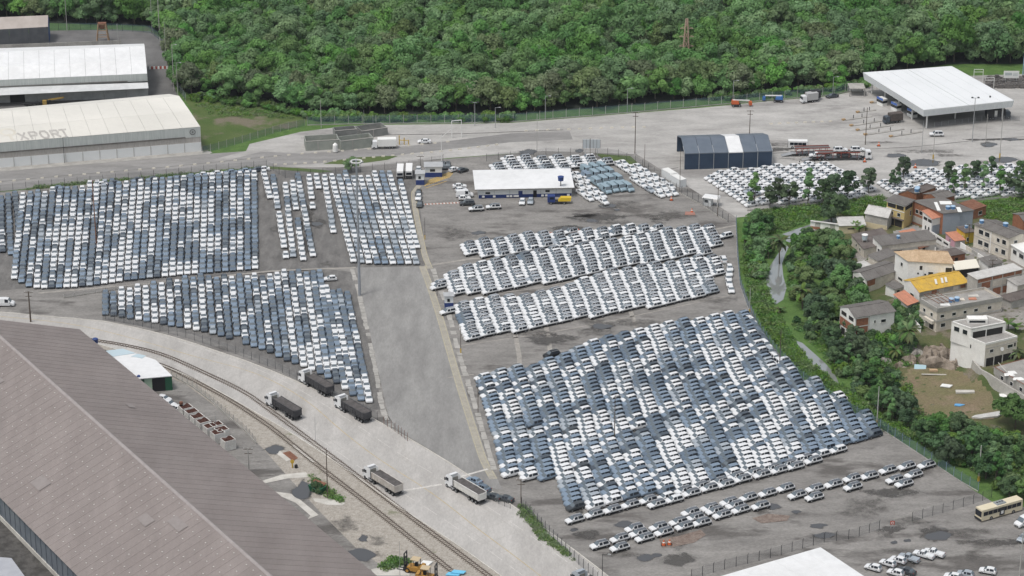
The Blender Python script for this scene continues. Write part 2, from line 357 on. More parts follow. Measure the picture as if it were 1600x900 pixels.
# light concrete seams dividing the lots
M_seam = mat('seam_concrete', (.34, .32, .29), (.26, .245, .225), .9, .6, grain=.15)
for line, wd in (([(60, 458), (200, 446), (330, 434), (420, 424), (556, 418)], 1.0), ([(664, 416), (740, 404), (780, 404)], 1.2), ([(1100, 362), (1150, 352)], 1.0), ([(705, 462), (830, 452), (960, 424), (1110, 398)], .5), ([(720, 540), (900, 512), (1140, 462)], .5), ([(700, 590), (740, 585)], .5)):
    mb = MB(); ribbon(mb, polyline(line, 6), wd*.5, wd*.5, .03); structure('concrete_seam', mb, M_seam)
for line in ([(852, 500), (858, 535), (862, 560)], [(985, 485), (992, 505), (998, 520)], [(805, 520), (812, 560), (812, 578)]):
    mb = MB(); ribbon(mb, polyline(line, 4), .6, .7, .03); structure('concrete_seam', mb, M_seam)
# white cross line at street mouth, hatched yellow box by the guard house, red-white crossing
mb = MB(); ribbon(mb, [G(720, 745), G(762, 733)], .35, .35, .06); ribbon(mb, [G(628, 767), G(690, 757)], .4, .4, .06); structure('stop_line', mb, M_whitemk)
mb = MB()
for k in range(13):
    a = (664+k*3.1, 291-k*1.1); ribbon(mb, [G(a[0], a[1]), G(a[0]+9, a[1]-11)], .16, .16, .034)
for a, b in (((663, 290), (700, 277)), ((668, 283), (705, 268)), ((672, 287), (702, 273)), ((665, 294), (698, 283))): ribbon(mb, [G(*a), G(*b)], .16, .16, .038)
structure('hatched_marking', mb, mat('hatch_yellow', (.50, .34, .10), (.40, .30, .14), .8, 1., grain=.2))
mb = MB(); mr = MB()
for k in range(11):
    x = 661+k*5.3; ribbon(mb if k % 2 == 0 else mb, [G(x, 319.5-k*.25), G(x+2.6, 319.3-k*.25)], .55, .55, .034)
    ribbon(mr, [G(x+2.7, 319.3-k*.25), G(x+5.2, 319.1-k*.25)], .55, .55, .034)
structure('crosswalk_white', mb, M_whitemk); structure('crosswalk_red', mr, mat('crosswalk_red', (.34, .17, .13), None, .8))
# canal and the little ditch
CANAL = [(1312, 338), (1285, 345), (1262, 352), (1238, 360), (1222, 366), (1232, 369), (1216, 396), (1203, 416), (1196, 430), (1198, 446), (1206, 468), (1212, 476), (1224, 468), (1229, 450), (1224, 432), (1222, 412), (1228, 395), (1240, 372), (1262, 364), (1290, 356), (1320, 345)]
sheet('canal', CANAL, .02, M_water)
CAN2 = [(1238, 530), (1252, 550), (1272, 572), (1292, 588), (1312, 602), (1306, 588), (1292, 570), (1272, 552), (1254, 536)]; CAN3 = [(1356, 630), (1372, 642), (1386, 652), (1396, 664), (1388, 648), (1372, 634)]
sheet('canal', CAN2, .02, M_water); sheet('canal', CAN3, .02, M_water)
CANALS = [CANAL, CAN2, CAN3]
# puddles: organic outlines, each with a damp rim
def puddle(px, py, rx, ry, seed, rim=1.45, water=True):
    r_ = random.Random(seed); ph = [r_.uniform(0, 6.28) for _ in range(4)]; am = [r_.uniform(.08, .22), r_.uniform(.05, .16), r_.uniform(.04, .1), .05]
    def ring(s):
        return [(px+rx*s*math.cos(t)*(1+sum(am[k]*math.sin((k+2)*t+ph[k]) for k in range(4))), py+ry*s*math.sin(t)*(1+sum(am[k]*math.cos((k+2)*t+ph[k]) for k in range(4)))) for t in np.linspace(0, 2*math.pi, 30, endpoint=False)]
    mb = MB(); c = G(px, py); zz = .055+.001*(seed % 9); rg = [G(*q_) for q_ in ring(rim)]; n_ = len(rg); V = [(c.x, c.y, zz)]+[((p.x+c.x)/2, (p.y+c.y)/2, zz) for p in rg]+[(p.x, p.y, zz) for p in rg]
    fs = []
    for i in range(n_):
        j = (i+1) % n_; fs += [(0, 1+j, 1+i), (1+i, 1+j, 1+n_+j, 1+n_+i)]
    if (rg[0]-c).cross(rg[1]-c).z > 0: fs = [tuple(f) if len(f) == 3 else tuple(f) for f in [(f[0], *f[:0:-1]) for f in fs]]
    me = bpy.data.meshes.new('damp_patch'); me.from_pydata(V, [], fs); me.materials.append(M_wet if water else (M_wet if seed % 3 == 0 else M_oil)); a_ = me.attributes.new('cover', 'FLOAT', 'POINT'); a_.data.foreach_set('value', np.array([.42]+[.30]*n_+[-.12]*n_, dtype=np.float32)); o = link('damp_patch', me); o['kind'] = 'structure'
    if water: sheet('puddle', ring(.8), .07+.001*(seed % 9), M_puddle)
for i, q in enumerate([(1008, 872, 13, 7), (1026, 868, 9, 4), (975, 820, 18, 6), (1060, 818, 16, 8), (897, 828, 7, 3), (1208, 792, 13, 6), (1244, 800, 9, 3), (1278, 822, 17, 4), (1288, 837, 20, 5), (1466, 838, 26, 8), (1397, 848, 6, 3), (1418, 845, 7, 3), (1325, 865, 0, 0),
                       (428, 703, 15, 8), (473, 768, 20, 14), (560, 868, 30, 13), (568, 842, 9, 6), (500, 833, 0, 0), (950, 322, 16, 4), (964, 328, 6, 2), (925, 345, 12, 3), (885, 358, 13, 4), (748, 364, 12, 3), (940, 510, 20, 5), (1440, 255, 40, 6), (1400, 243, 18, 4), (1570, 250, 24, 5), (1545, 226, 16, 4), (1580, 218, 14, 3), (495, 350, 10, 4), (825, 238, 18, 4), (905, 236, 8, 3)]):
    if q[2]: puddle(*q, seed=i+3)
for i, q in enumerate([(1062, 844, 20, 14), (1060, 875, 26, 10), (1190, 800, 14, 5), (985, 836, 12, 6), (905, 800, 8, 4), (712, 365, 26, 12), (975, 320, 26, 8), (890, 358, 26, 7), (1352, 792, 40, 16), (1420, 815, 30, 8), (930, 340, 40, 6), (1080, 445, 0, 0), (1000, 505, 50, 8), (860, 530, 40, 8), (1120, 470, 30, 5), (1430, 735, 30, 14), (1390, 770, 40, 8), (540, 820, 20, 14), (590, 845, 16, 8), (1160, 250, 20, 3)]):
    if q[2]: puddle(*q, seed=50+i, rim=1.6, water=False)
M_dirtred = mat('reddish_rubble', (.165, .125, .105), (.22, .18, .155), .95, .8, grain=.3, detail=7)
for q in ([(1030, 842), (1060, 838), (1095, 828), (1103, 836), (1085, 848), (1050, 855), (1034, 856)], [(1175, 810), (1200, 803), (1235, 806), (1230, 814), (1190, 818)]): sheet('rubble_patch', q, .068, M_dirtred)
# pale concrete strips and rust plates by the rail
for q in ([(405, 753), (440, 742), (478, 738), (484, 746), (450, 748), (412, 756)], [(427, 768), (455, 772), (470, 782), (498, 805), (480, 812), (485, 806), (462, 786), (430, 772)], [(489, 779), (515, 780), (540, 786), (535, 790), (510, 789), (492, 784)], [(580, 890), (625, 880), (640, 886), (640, 900), (585, 900)], [(422, 702), (432, 700), (455, 718), (448, 721)]): sheet('concrete_strip', q, .075, M_concl)
sheet('rust_plate', [(441, 708), (453, 705), (466, 716), (458, 721)], .082, M_rust)
sheet('crossing_slab', [(456, 697), (460, 696), (492, 722), (487, 723)], .084, M_concl)
sheet('crossing_slab', [(484, 691), (488, 690), (520, 715), (515, 716)], .084, M_concl)
# railway: two metre-gauge tracks
TR1 = [(40, 512), (140, 531), (180, 537), (250, 553), (320, 583), (380, 612), (420, 640), (467, 675), (540, 730), (620, 792), (700, 852), (762, 899), (830, 950)]
TR2 = [(120, 540), (180, 553), (250, 570), (300, 593), (360, 626), (400, 652), (432, 675), (500, 730), (580, 792), (640, 840), (700, 888), (770, 944)]
M_rail = mat('rail_steel', (.10, .08, .07), (.15, .12, .10), .6, 1.)
M_sleeper = mat('sleeper', (.12, .10, .085), (.20, .17, .145), .9, 1.2)
for k, T in enumerate((TR1, TR2)):
    root = empty('railway_track', G(*T[2])); tag(root, ['rusty railway track beside the concrete haul road, nearer the trucks', 'rusty railway track farther from the haul road, on the yard side'][k], 'railway')
    P = polyline(T, 3)
    o0 = G(*T[2])
    for s_ in (-.5, .5):
        mb = MB(); ln = [p+Vector((-d.y, d.x, 0))*s_ for p, d in resample(P, 3)]
        for a, b in zip(ln, ln[1:]):
            d = (b-a).normalized(); n = Vector((-d.y, d.x, 0))*.045
            mb.hexa([q_-o0 for q_ in [(a-n), (b-n), (b+n), (a+n), *[q2+Vector((0, 0, .26)) for q2 in (a-n, b-n, b+n, a+n)]]], bottom=False)
        put('rail', mb, M_rail, root)
    mb = MB()
    for p, d in resample(P, .85):
        if not seen(p): continue
        n = Vector((-d.y, d.x, 0)); c = p-o0; d_ = d*.12; n_ = n*.95
        mb.hexa([(c-d_-n_), (c+d_-n_), (c+d_+n_), (c-d_+n_), *[q_+Vector((0, 0, .1)) for q_ in (c-d_-n_, c+d_-n_, c+d_+n_, c-d_+n_)]], bottom=False)
    sl_ = put('sleepers', mb, M_sleeper, root); sl_['kind'] = 'stuff'

# worn tracks and stains across the lots
for i in range(46):
    if i < 26: x, y = random.choice([(random.uniform(690, 1120), random.uniform(325, 350)), (random.uniform(720, 1120), random.uniform(470, 560)), (random.uniform(880, 1450), random.uniform(740, 870)), (random.uniform(1390, 1590), random.uniform(800, 890))]); rx, ry = random.uniform(12, 40), random.uniform(3, 9)
    elif i < 36: x, y, rx, ry = random.uniform(410, 530), random.uniform(290, 415), random.uniform(5, 14), random.uniform(4, 12)
    else: x, y, rx, ry = random.uniform(1130, 1580), random.uniform(215, 262), random.uniform(15, 50), random.uniform(1.5, 4)
    puddle(x, y, rx, ry, seed=100+i, rim=1.7, water=False)
# ---------------------------------------------------------------- large buildings
M_shed = [mat('shed_sheet_%d' % k, c, c2, .55, .25, spec=.25, detail=8, contrast=.9, stretch=(1, .2, 1, R(-32)), grain=.05, mot=.08, ms=.12) for k, (c, c2) in enumerate((((.216, .186, .176), (.246, .214, .203)), ((.220, .190, .180), (.251, .219, .208)), ((.213, .184, .174), (.242, .211, .200)), ((.222, .192, .182), (.249, .217, .206))))]
M_shedwall = mat('shed_wall', (.13, .15, .18), (.17, .19, .215), .6, .3, detail=5)
M_ridge = mat('ridge_cap', (.29, .26, .255), (.33, .30, .295), .6, .8, detail=5)
def big_shed():
    ze, zr, W, dx = 7.2, 16.9, 54.0, 3.0
    A = G(121, 514, ze); B = G(580, 895, ze); u = B-A; ang = math.atan2(u.y, u.x); n = 62
    root = empty('brown_warehouse', (A.x, A.y, 0), ang)
    tag(root, 'huge warehouse with brown corrugated gable roof and blue-grey walls beside the railway', 'warehouse')
    h2 = W/2; sl = (zr-ze)/h2
    for side in (0, 1):
        ya, yb = (0.6, -h2) if side == 0 else (-W-.6, -h2); za = ze-.6*sl
        me = []
        for v in range(4):
            mb = MB(); ribs = 5
            for k in range(ribs):     # shallow ribs within one sheet, rising to the lapped edge
                x0 = dx*k/ribs; x1 = dx*(k+1)/ribs; xm = (x0+x1)/2; r0 = .025*k/ribs; r1 = .025*(k+1)/ribs+(.012 if k == ribs-1 else .0)
                P = [(x0, ya, za+r0), (xm, ya, za+r0+.035), (x1, ya, za+r1), (x1, yb, zr+r1), (xm, yb, zr+r0+.035), (x0, yb, zr+r0)]
                a, b, c, d, e, f = P
                for q in ((a, b, e, f), (b, c, d, e)): mb.face(q if side == 0 else q[::-1])
            xe = dx; mb.face([(xe, ya, za), (xe, ya, za+.04), (xe, yb, zr+.04), (xe, yb, zr)])
            me.append(mb.mesh('roof_sheet', M_shed[v]))
        for i in range(n): link('roof_sheet', me[(i*7+i//3+side) % 4], root, (i*dx, 0, 0))
    # walls: right, left, far gable, in bays
    mb = MB(); mb.box(0, n*dx, -.2, 0, 0, ze-.25); put('wall', mb, M_shedwall, root)
    mb = MB(); mb.box(0, n*dx, -W, -W+.2, 1.2, ze-.25); put('wall', mb, M_shedwall, root)
    mb = MB(); mb.box(0, n*dx, -W-.25, -W+.25, -.1, 1.2); put('plinth', mb, M_concl, root)
    mb = MB(); mb.face([(.1, 0, 0), (.1, 0, ze-.3), (.1, -h2, zr-.3), (.1, -W, ze-.3), (.1, -W, 0)]); put('gable_wall', mb, M_shedwall, root)
    mb = MB()
    for a, b in ((-.55, .10), (.55, .10)): pass
    mb.hexa([(0, -h2-.5, zr-.1), (n*dx, -h2-.5, zr-.1), (n*dx, -h2+.5, zr-.1), (0, -h2+.5, zr-.1), (0, -h2-.12, zr+.25), (n*dx, -h2-.12, zr+.25), (n*dx, -h2+.12, zr+.25), (0, -h2+.12, zr+.25)])
    put('ridge_cap', mb, M_ridge, root)
    for i in range(0, n*3, 2):       # downpipe-like battens on the left wall
        pass
    me = MB().box(-.05, .05, -.06, .06, 1.2, ze-.3).mesh('wall_batten', mat('batten', (.125, .145, .175), None, .6))
    for i in range(4, n, 1): link('wall_batten', me, root, (i*dx, -W-.06, 0))
    mb = MB()                         # bright fixing caps in rows on the near slope
    for i in range(n):
        for j in range(1, 11):
            if random.random() < .85:
                y = -W+j*2.55+random.uniform(-.15, .15); z = ze+(y+W)*sl+.07; x = i*dx+dx*.55+random.uniform(-.1, .1)
                mb.box(x-.13, x+.13, y-.13, y+.13, z-.05, z+.06, bottom=False)
    o = put('roof_fixings', mb, mat('fixing_cap', (.55, .53, .50), None, .6), root); o['kind'] = 'stuff'
    mb = MB()                         # repair patches lying on the sheets
    for x, y, a, b in ((84, -46, 2.6, 1.6), (120, -36, 2.2, 1.2), (33, -36, 2.2, 1.4), (60, -12, 1.4, .9), (128, -32, 3., 1.2)):
        f = (lambda yy: ze+(min(-yy, W+yy))*sl)
        mb.face([(x-a, y-b, f(y-b)+.2), (x+a, y-b, f(y-b)+.2), (x+a, y+b, f(y+b)+.2), (x-a, y+b, f(y+b)+.2)])
    o = put('roof_patch', mb, mat('patch_sheet', (.235, .209, .201), (.26, .233, .224), .6, .8), root); o['kind'] = 'stuff'
    return root
big_shed()

def line_bld(name, label, rows, mats, cap=True, pxl=-70):
    """long building lofted from horizontal edges: rows of (yL, xR, yR, z, material) where yL is the photo row at x=0"""
    Rr = []; Ll = []
    for yl, xr, yr, z, m in rows:
        r = G(xr, yr, z); l0 = G(0, yl, z); l = l0+(l0-r).normalized()*18
        Rr.append(r); Ll.append(l)
    b = Rr[0].copy(); root = empty(name, b); tag(root, label, 'warehouse')
    return root, Rr, Ll, b
M_fascia = mat('fascia_sheet', (.44, .47, .46), (.52, .545, .53), .5, .7, detail=6, stretch=(3, 1, .2), grain=.05)
M_dirty = mat('stained_sheet', (.46, .44, .42), (.36, .335, .31), .7, .9, detail=8, stretch=(4, 1, .4), grain=.1, contrast=.9)
M_panel = mat('white_panel', (.66, .68, .685), (.70, .715, .72), .6, .2)
M_gutter = mat('gutter_dark', (.11, .105, .10), (.16, .15, .14), .7, .5)
def strip(root, name, P0, P1, Q0, Q1, m, n=1, off=None, gap=.0):
    """n panels between the lower edge P0-P1 and the upper edge Q0-Q1, each its own part"""
    for i in range(n):
        a, b = i/n, (i+1)/n
        e = gap/2/max(.1, (P1-P0).length)
        pts = [P0.lerp(P1, a+e), P0.lerp(P1, b-e), Q0.lerp(Q1, b-e), Q0.lerp(Q1, a+e)]
        d = off if off is not None else Vector((0, 0, 0))
        nn = (pts[1]-pts[0]).cross(pts[3]-pts[0]).normalized()*.06
        c = root.location
        mb = MB(); mb.hexa([p-c+d-nn for p in pts]+[p-c+d+nn for p in pts]); put(name, mb, m, root)
def lerpz(A, B, z): t = (z-A.z)/(B.z-A.z); return A.lerp(B, t)
# --- white export warehouse
root, r, l, c = line_bld('export_warehouse', 'white warehouse with faded lettering on its stepped cream roof', [(264, 316, 238, 0, 0), (223, 313, 198, 8.4, 0), (199, 297, 174, 12.0, 0), (174, 280, 150, 14.3, 0)], None)
nrm = (r[0]-l[0]).cross(Vector((0, 0, 1))).normalized()
# back half mirrored over the ridge
bk = [2*r[3].xy-r[2].xy, 2*r[3].xy-r[1].xy]; bkl = [2*l[3].xy-l[2].xy, 2*l[3].xy-l[1].xy]
rb = [Vector((*bk[0], 12.0)), Vector((*bk[1], 8.4))]; lb = [Vector((*bkl[0], 12.0)), Vector((*bkl[1], 8.4))]
strip(root, 'roof_sheet', l[1], r[1], l[2], r[2], M_cream, 14, gap=.07)
strip(root, 'roof_sheet', l[2], r[2], l[3], r[3], M_cream, 14, gap=.07)
strip(root, 'rear_roof', l[3], r[3], lb[0], rb[0], M_cream); strip(root, 'rear_roof', lb[0], rb[0], lb[1], rb[1], M_cream)
base_r = Vector((r[1].x, r[1].y, 0)); base_l = Vector((l[1].x, l[1].y, 0))
def at(z, rr=base_r): return Vector((rr.x, rr.y, z))
o3 = nrm*.0
strip(root, 'wall_panel', base_l, base_r, at(3.1, base_l), at(3.1), M_panel, 15, gap=.12)
strip(root, 'lower_wall', at(3.1, base_l)+nrm*-.1, at(3.1)+nrm*-.1, at(5.0, base_l)+nrm*-.1, at(5.0)+nrm*-.1, M_dirty, 1)
strip(root, 'gutter', at(5.0, base_l)+nrm*.25, at(5.0)-(r[0]-l[0]).normalized()*5+nrm*.25, at(5.35, base_l)+nrm*.25, at(5.35)-(r[0]-l[0]).normalized()*5+nrm*.25, M_gutter, 1)
strip(root, 'fascia', at(5.0, base_l), at(5.0), at(8.3, base_l), at(8.3), M_fascia, 1)
mb = MB(); mb.face([at(0)-c, at(8.3)-c, r[2]-c, r[3]-c, rb[0]-c, rb[1]-c, Vector((rb[1].x, rb[1].y, 0))-c]); put('gable_wall', mb, M_panel, root)
uu = (base_r-base_l).normalized()
me = MB().box(-.12, .12, -.12, .12, 0, 5).mesh('wall_post', M_gutter)
for i in range(16):
    p = base_l.lerp(base_r, i/15)+nrm*.12-c; link('wall_post', MB().box(-.06, .06, -.06, .06, 0, 3.1).mesh('wall_post', M_conc) if i == 0 else wp_me, root, p)
    if i == 0: wp_me = root.children[-1].data
# faded roof lettering: the letters X P O R T and a round worn mark, lying on the lower roof plane
M_letter = mat('faded_letter', (.40, .38, .36), (.52, .50, .47), .8, .8, contrast=.9, grain=.1)
M_emb = mat('faded_emblem', (.60, .57, .50), (.68, .65, .58), .8, .5)
E1 = l[1]; 
def roofpt(s, t):   # s metres from the right end to the left, t 0..1 up the lower plane
    a = r[1].lerp(l[1], s/(r[1]-l[1]).length); b = r[2].lerp(l[2], s/(r[2]-l[2]).length); return a.lerp(b, t)+Vector((0, 0, .12))
def letter(ch, s0, wd, t0, t1):
    segs = {'X': [((0, 0), (1, 1)), ((0, 1), (1, 0))], 'P': [((0, 0), (0, 1)), ((0, 1), (.85, 1)), ((.85, 1), (1, .75)), ((1, .75), (.85, .48)), ((.85, .48), (0, .48))],
            'O': [((.2, 0), (0, .3)), ((0, .3), (0, .7)), ((0, .7), (.2, 1)), ((.2, 1), (.8, 1)), ((.8, 1), (1, .7)), ((1, .7), (1, .3)), ((1, .3), (.8, 0)), ((.8, 0), (.2, 0))],
            'R': [((0, 0), (0, 1)), ((0, 1), (.85, 1)), ((.85, 1), (1, .75)), ((1, .75), (.85, .5)), ((.85, .5), (0, .5)), ((.45, .5), (1, 0))], 'T': [((0, 1), (1, 1)), ((.5, 0), (.5, 1))]}[ch]
    mb = MB()
    for k, (a, b) in enumerate(segs):
        A = roofpt(s0-wd*a[0], t0+(t1-t0)*a[1]); B = roofpt(s0-wd*b[0], t0+(t1-t0)*b[1]); d = (B-A).normalized(); up = (roofpt(0, 1)-roofpt(0, 0)).normalized(); n = d.cross((r[1]-l[1]).normalized().cross(up)).normalized()*.32
        mb.face([p-c+Vector((0, 0, .012*k)) for p in (A-d*.15-n, B+d*.15-n, B+d*.15+n, A-d*.15+n)])
    put('letter_'+ch.lower(), mb, M_letter, root)
Ltot = (r[1]-G(0, 223, 8.4)).length
for ch, x in zip('XPORT', (34, 51, 67, 84, 98)):
    letter(ch, Ltot*(1-(x+0)/313.), 2.2, .06+.0, .5)
mb = MB(); q = [roofpt(Ltot*(1-21/313.)-2.6*math.cos(t), .62+.26*math.sin(t)) for t in np.linspace(0, 2*math.pi, 20, endpoint=False)]; q2 = [roofpt(Ltot*(1-21/313.)-1.7*math.cos(t), .62+.17*math.sin(t)) for t in np.linspace(0, 2*math.pi, 20, endpoint=False)]
for i in range(20): j = (i+1) % 20; mb.face([p-c for p in (q[i], q[j], q2[j], q2[i])])
a = [roofpt(Ltot*(1-21/313.)+s, t)-c+Vector((0, 0, .02)) for s, t in ((.5, .08), (-.5, .08), (-.5, .5), (.5, .5))]; mb.face(a); put('round_mark', mb, M_emb, root)
# round emblem with a five-pointed star on the fascia
ec = base_r-uu*2.6+nrm*.12; mb = MB(); pt = lambda rad, t: ec-c+uu*(rad*math.cos(t))+Vector((0, 0, 6.8+rad*math.sin(t)))
for i in range(20):
    t0, t1 = 2*math.pi*i/20, 2*math.pi*(i+1)/20; mb.face([pt(1.0, t0), pt(1.0, t1), pt(.72, t1), pt(.72, t0)])
for i in range(5):
    t = math.pi/2+i*2*math.pi/5; mb.face([pt(.62, t), pt(.22, t+.63), pt(0, 0), pt(.22, t-.63)])
put('star_emblem', mb, mat('emblem_grey', (.16, .16, .16), None, .6), root)
# --- second white warehouse
root, r, l, c = line_bld('white_warehouse', 'long white warehouse with stepped roof behind the lettered one', [(165, 231, 153, 0, 0), (149, 232, 138, 4.4, 0), (137, 231, 129, 5.4, 0), (125, 230, 115, 8.2, 0), (104, 228, 93, 11.2, 0), (81, 226, 72, 13.2, 0)], None)
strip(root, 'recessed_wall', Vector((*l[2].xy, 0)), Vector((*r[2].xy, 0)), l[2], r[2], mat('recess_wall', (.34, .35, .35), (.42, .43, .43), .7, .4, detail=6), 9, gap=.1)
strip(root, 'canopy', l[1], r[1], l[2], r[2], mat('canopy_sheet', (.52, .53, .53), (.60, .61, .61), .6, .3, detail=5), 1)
f0, f1 = Vector((l[3].x, l[3].y, 5.5)), Vector((r[3].x, r[3].y, 5.5))
strip(root, 'fascia', f0, f1, l[3], r[3], M_fascia, 1)
strip(root, 'gutter', f0+Vector((0, -.3, .2)), f0.lerp(f1, .9)+Vector((0, -.3, .2)), f0+Vector((0, -.3, .5)), f0.lerp(f1, .9)+Vector((0, -.3, .5)), M_gutter, 1)
strip(root, 'roof_sheet', l[3], r[3], l[4], r[4], M_wpure, 13, gap=.07); strip(root, 'roof_sheet', l[4], r[4], l[5], r[5], M_wpure, 13, gap=.07)
rb = [Vector((*(2*r[5].xy-r[4].xy), 11.2)), Vector((*(2*r[5].xy-r[3].xy), 8.2))]; lb = [Vector((*(2*l[5].xy-l[4].xy), 11.2)), Vector((*(2*l[5].xy-l[3].xy), 8.2))]
strip(root, 'rear_roof', l[5], r[5], lb[0], rb[0], M_wpure); strip(root, 'rear_roof', lb[0], rb[0], lb[1], rb[1], M_wpure)
mb = MB(); mb.face([Vector((*r[3].xy, 0))-c, r[3]-c, r[4]-c, r[5]-c, rb[0]-c, rb[1]-c, Vector((*rb[1].xy, 0))-c]); put('gable_wall', mb, mat('yellowed_wall', (.44, .40, .28), (.5, .46, .36), .7, .5), root)
mb = MB(); dp = Vector((*l[2].xy, 0)).lerp(Vector((*r[2].xy, 0)), .31)-c; ux = (r[2]-l[2]).normalized(); 
mb.hexa([dp+ux*a+Vector((0, b, z)) for z in (0, 4) for a, b in ((0, -.2), (5, -.2), (5, -.1), (0, -.1))]); put('door_opening', mb, M_black, root)
# --- grey warehouse at the top left corner
root, r, l, c = line_bld('grey_warehouse', 'dark grey warehouse with pinkish flat-looking roof at the top left corner', [(73, 75, 69, 0, 0), (46, 75, 42, 6.4, 0), (27, 75, 24, 9.2, 0)], None)
strip(root, 'wall', Vector((*l[1].xy, 0)), Vector((*r[1].xy, 0)), l[1], r[1], mat('charcoal_sheet', (.085, .09, .10), (.11, .115, .125), .7, .4), 5, gap=.08)
strip(root, 'roof_sheet', l[1], r[1], l[2], r[2], mat('pinkish_roof', (.36, .32, .29), (.42, .375, .345), .7, .2, detail=6), 6)
rb = Vector((*(2*r[2].xy-r[1].xy), 6.4)); lb = Vector((*(2*l[2].xy-l[1].xy), 6.4)); strip(root, 'rear_roof', l[2], r[2], lb, rb, MATS['pinkish_roof'])
mb = MB(); mb.face([Vector((*r[1].xy, 0))-c, r[1]-c, r[2]-c, rb-c, Vector((*rb.xy, 0))-c]); put('gable_wall', mb, mat('blue_gable', (.04, .09, .26), None, .6), root)

def prism_bld(name, label, cat, P, Q, Rr, h, z0=0, walls=None):
    """box whose roof corners are seen at pixels P (near), Q (left) and R (right); root at the near base corner"""
    zt = z0+h; p, q, r_ = G(*P, zt), G(*Q, zt), G(*Rr, zt); s_ = q+r_-p
    root = empty(name, (p.x, p.y, z0)); tag(root, label, cat); return root, [Vector((v.x, v.y, z0))-root.location for v in (p, r_, s_, q)], h
# --- navy tent hall with one white bay
def tent():
    A = G(1069, 265); B = G(1206, 261); u = B-A; L = u.length; ang = math.atan2(u.y, u.x); root = empty('tent_hall', A, ang)
    tag(root, 'navy blue frame tent hall with one white roof bay', 'tent hall'); n = 6; b = L/n; D, ze, zr = 17.0, 5.5, 7.9
    mw = mat('navy_tarp', (.028, .048, .085), (.035, .058, .098), .55, .3); mr = mat('slate_tarp', (.11, .135, .17), (.13, .155, .19), .5, .3)
    for i in range(n):
        x0, x1 = i*b+.06, (i+1)*b-.06; m = M_wpure if i == 3 else mr
        put('wall_panel', MB().box(x0, x1, -.02, .06, 0, ze-.25), mw, root)
        put('roof_panel', MB().hexa([(x0, -.15, ze-.3), (x1, -.15, ze-.3), (x1, D/2, zr-.3), (x0, D/2, zr-.3), (x0, -.15, ze), (x1, -.15, ze), (x1, D/2, zr), (x0, D/2, zr)]), m, root)
        put('roof_panel', MB().hexa([(x0, D/2, zr-.3), (x1, D/2, zr-.3), (x1, D+.15, ze-.3), (x0, D+.15, ze-.3), (x0, D/2, zr), (x1, D/2, zr), (x1, D+.15, ze), (x0, D+.15, ze)]), m, root)
        put('wall_panel', MB().box(x0, x1, D-.06, D+.02, 0, ze-.25), mw, root)
    for i in range(n+1):
        x = i*b; mb = MB(); mb.box(x-.09, x+.09, -.12, .0, 0, ze); mb.beam((x, -.1, ze+.06), (x, D*.22, ze+.06+(zr-ze)*.44), .1); put('rafter', mb, M_steel, root)
    put('end_wall', MB().face([(L, 0, 0), (L, D, 0), (L, D, ze), (L, D/2, zr), (L, 0, ze)]), mw, root)
tent()
# --- white office with navy plinth
def office():
    A = G(748, 310); B = G(893, 307); u = B-A; L = u.length; root = empty('office_building', A, math.atan2(u.y, u.x)); tag(root, 'low white site office with navy plinth and broad white roof', 'office')
    D = 13.5; n = 6; b = L/n
    for i in range(n): put('wall_panel', MB().box(i*b+.04, (i+1)*b-.04, 0, .15, 1.1, 3.1), M_panel, root)
    put('plinth', MB().box(0, L, -.05, .18, 0, 1.1), M_blue, root)
    put('side_wall', MB().box(-.1, 0, 0, D, 0, 3.1), M_panel, root); put('side_wall', MB().box(L, L+.1, 0, D, 0, 3.1), M_panel, root)
    put('rear_wall', MB().box(0, L, D-.1, D, 0, 3.1), M_panel, root)
    put('roof', MB().hexa([(-1.2, -.9, 3.1), (L+.8, -.9, 3.1), (L+.8, D+1.5, 3.6), (-1.2, D+1.5, 3.6), (-1.2, -.9, 3.3), (L+.8, -.9, 3.3), (L+.8, D+1.5, 3.85), (-1.2, D+1.5, 3.85)]), M_wpure, root)
    put('gutter', MB().box(-1.2, L+.8, -1.0, -.88, 3.0, 3.18), M_gutter, root)
    for x, w_, z0, z1, m in ((2.0, 1.6, 1.3, 2.1, M_glass), (20.6, 1.5, 1.6, 2.4, M_glass)):
        wd = put('window', MB().box(x, x+w_, -.09, -.02, z0, z1), M_white, root); put('pane', MB().box(x+.08, x+w_-.08, -.12, -.09, z0+.08, z1-.08), m, wd)
    put('door', MB().box(12.3, 13.6, -.12, -.05, .1, 2.2), M_blue, root); put('door', MB().box(16.9, 18.0, -.12, -.05, .1, 2.3), M_black, root)
    mb = MB()
    for x in (1.0, 4.4, 8.6, 9.6, 10.8, 11.6, 19.4, 20.6, 21.6, 22.8, 27.4): mb = MB().box(x, x+.8, -.45, -.06, .4, .9); put('air_conditioner', mb, M_white, root)
    t = empty('water_tank', G(876, 306.5)); tag(t, 'round navy water tank on a slim post by the office', 'water tank')
    put('post', MB().beam((0, 0, 0), (0, 0, 5.2), .16, n=8), M_dark, t); put('tank', MB().beam((0, 0, 5.2), (0, 0, 6.5), .85, n=14, r2=.95), mat('tank_navy', (.03, .06, .2), None, .5), t)
    put('lid', MB().beam((0, 0, 6.5), (0, 0, 6.75), 1.0, n=14, r2=.3), mat('tank_navy', (.03, .06, .2)), t)
office()
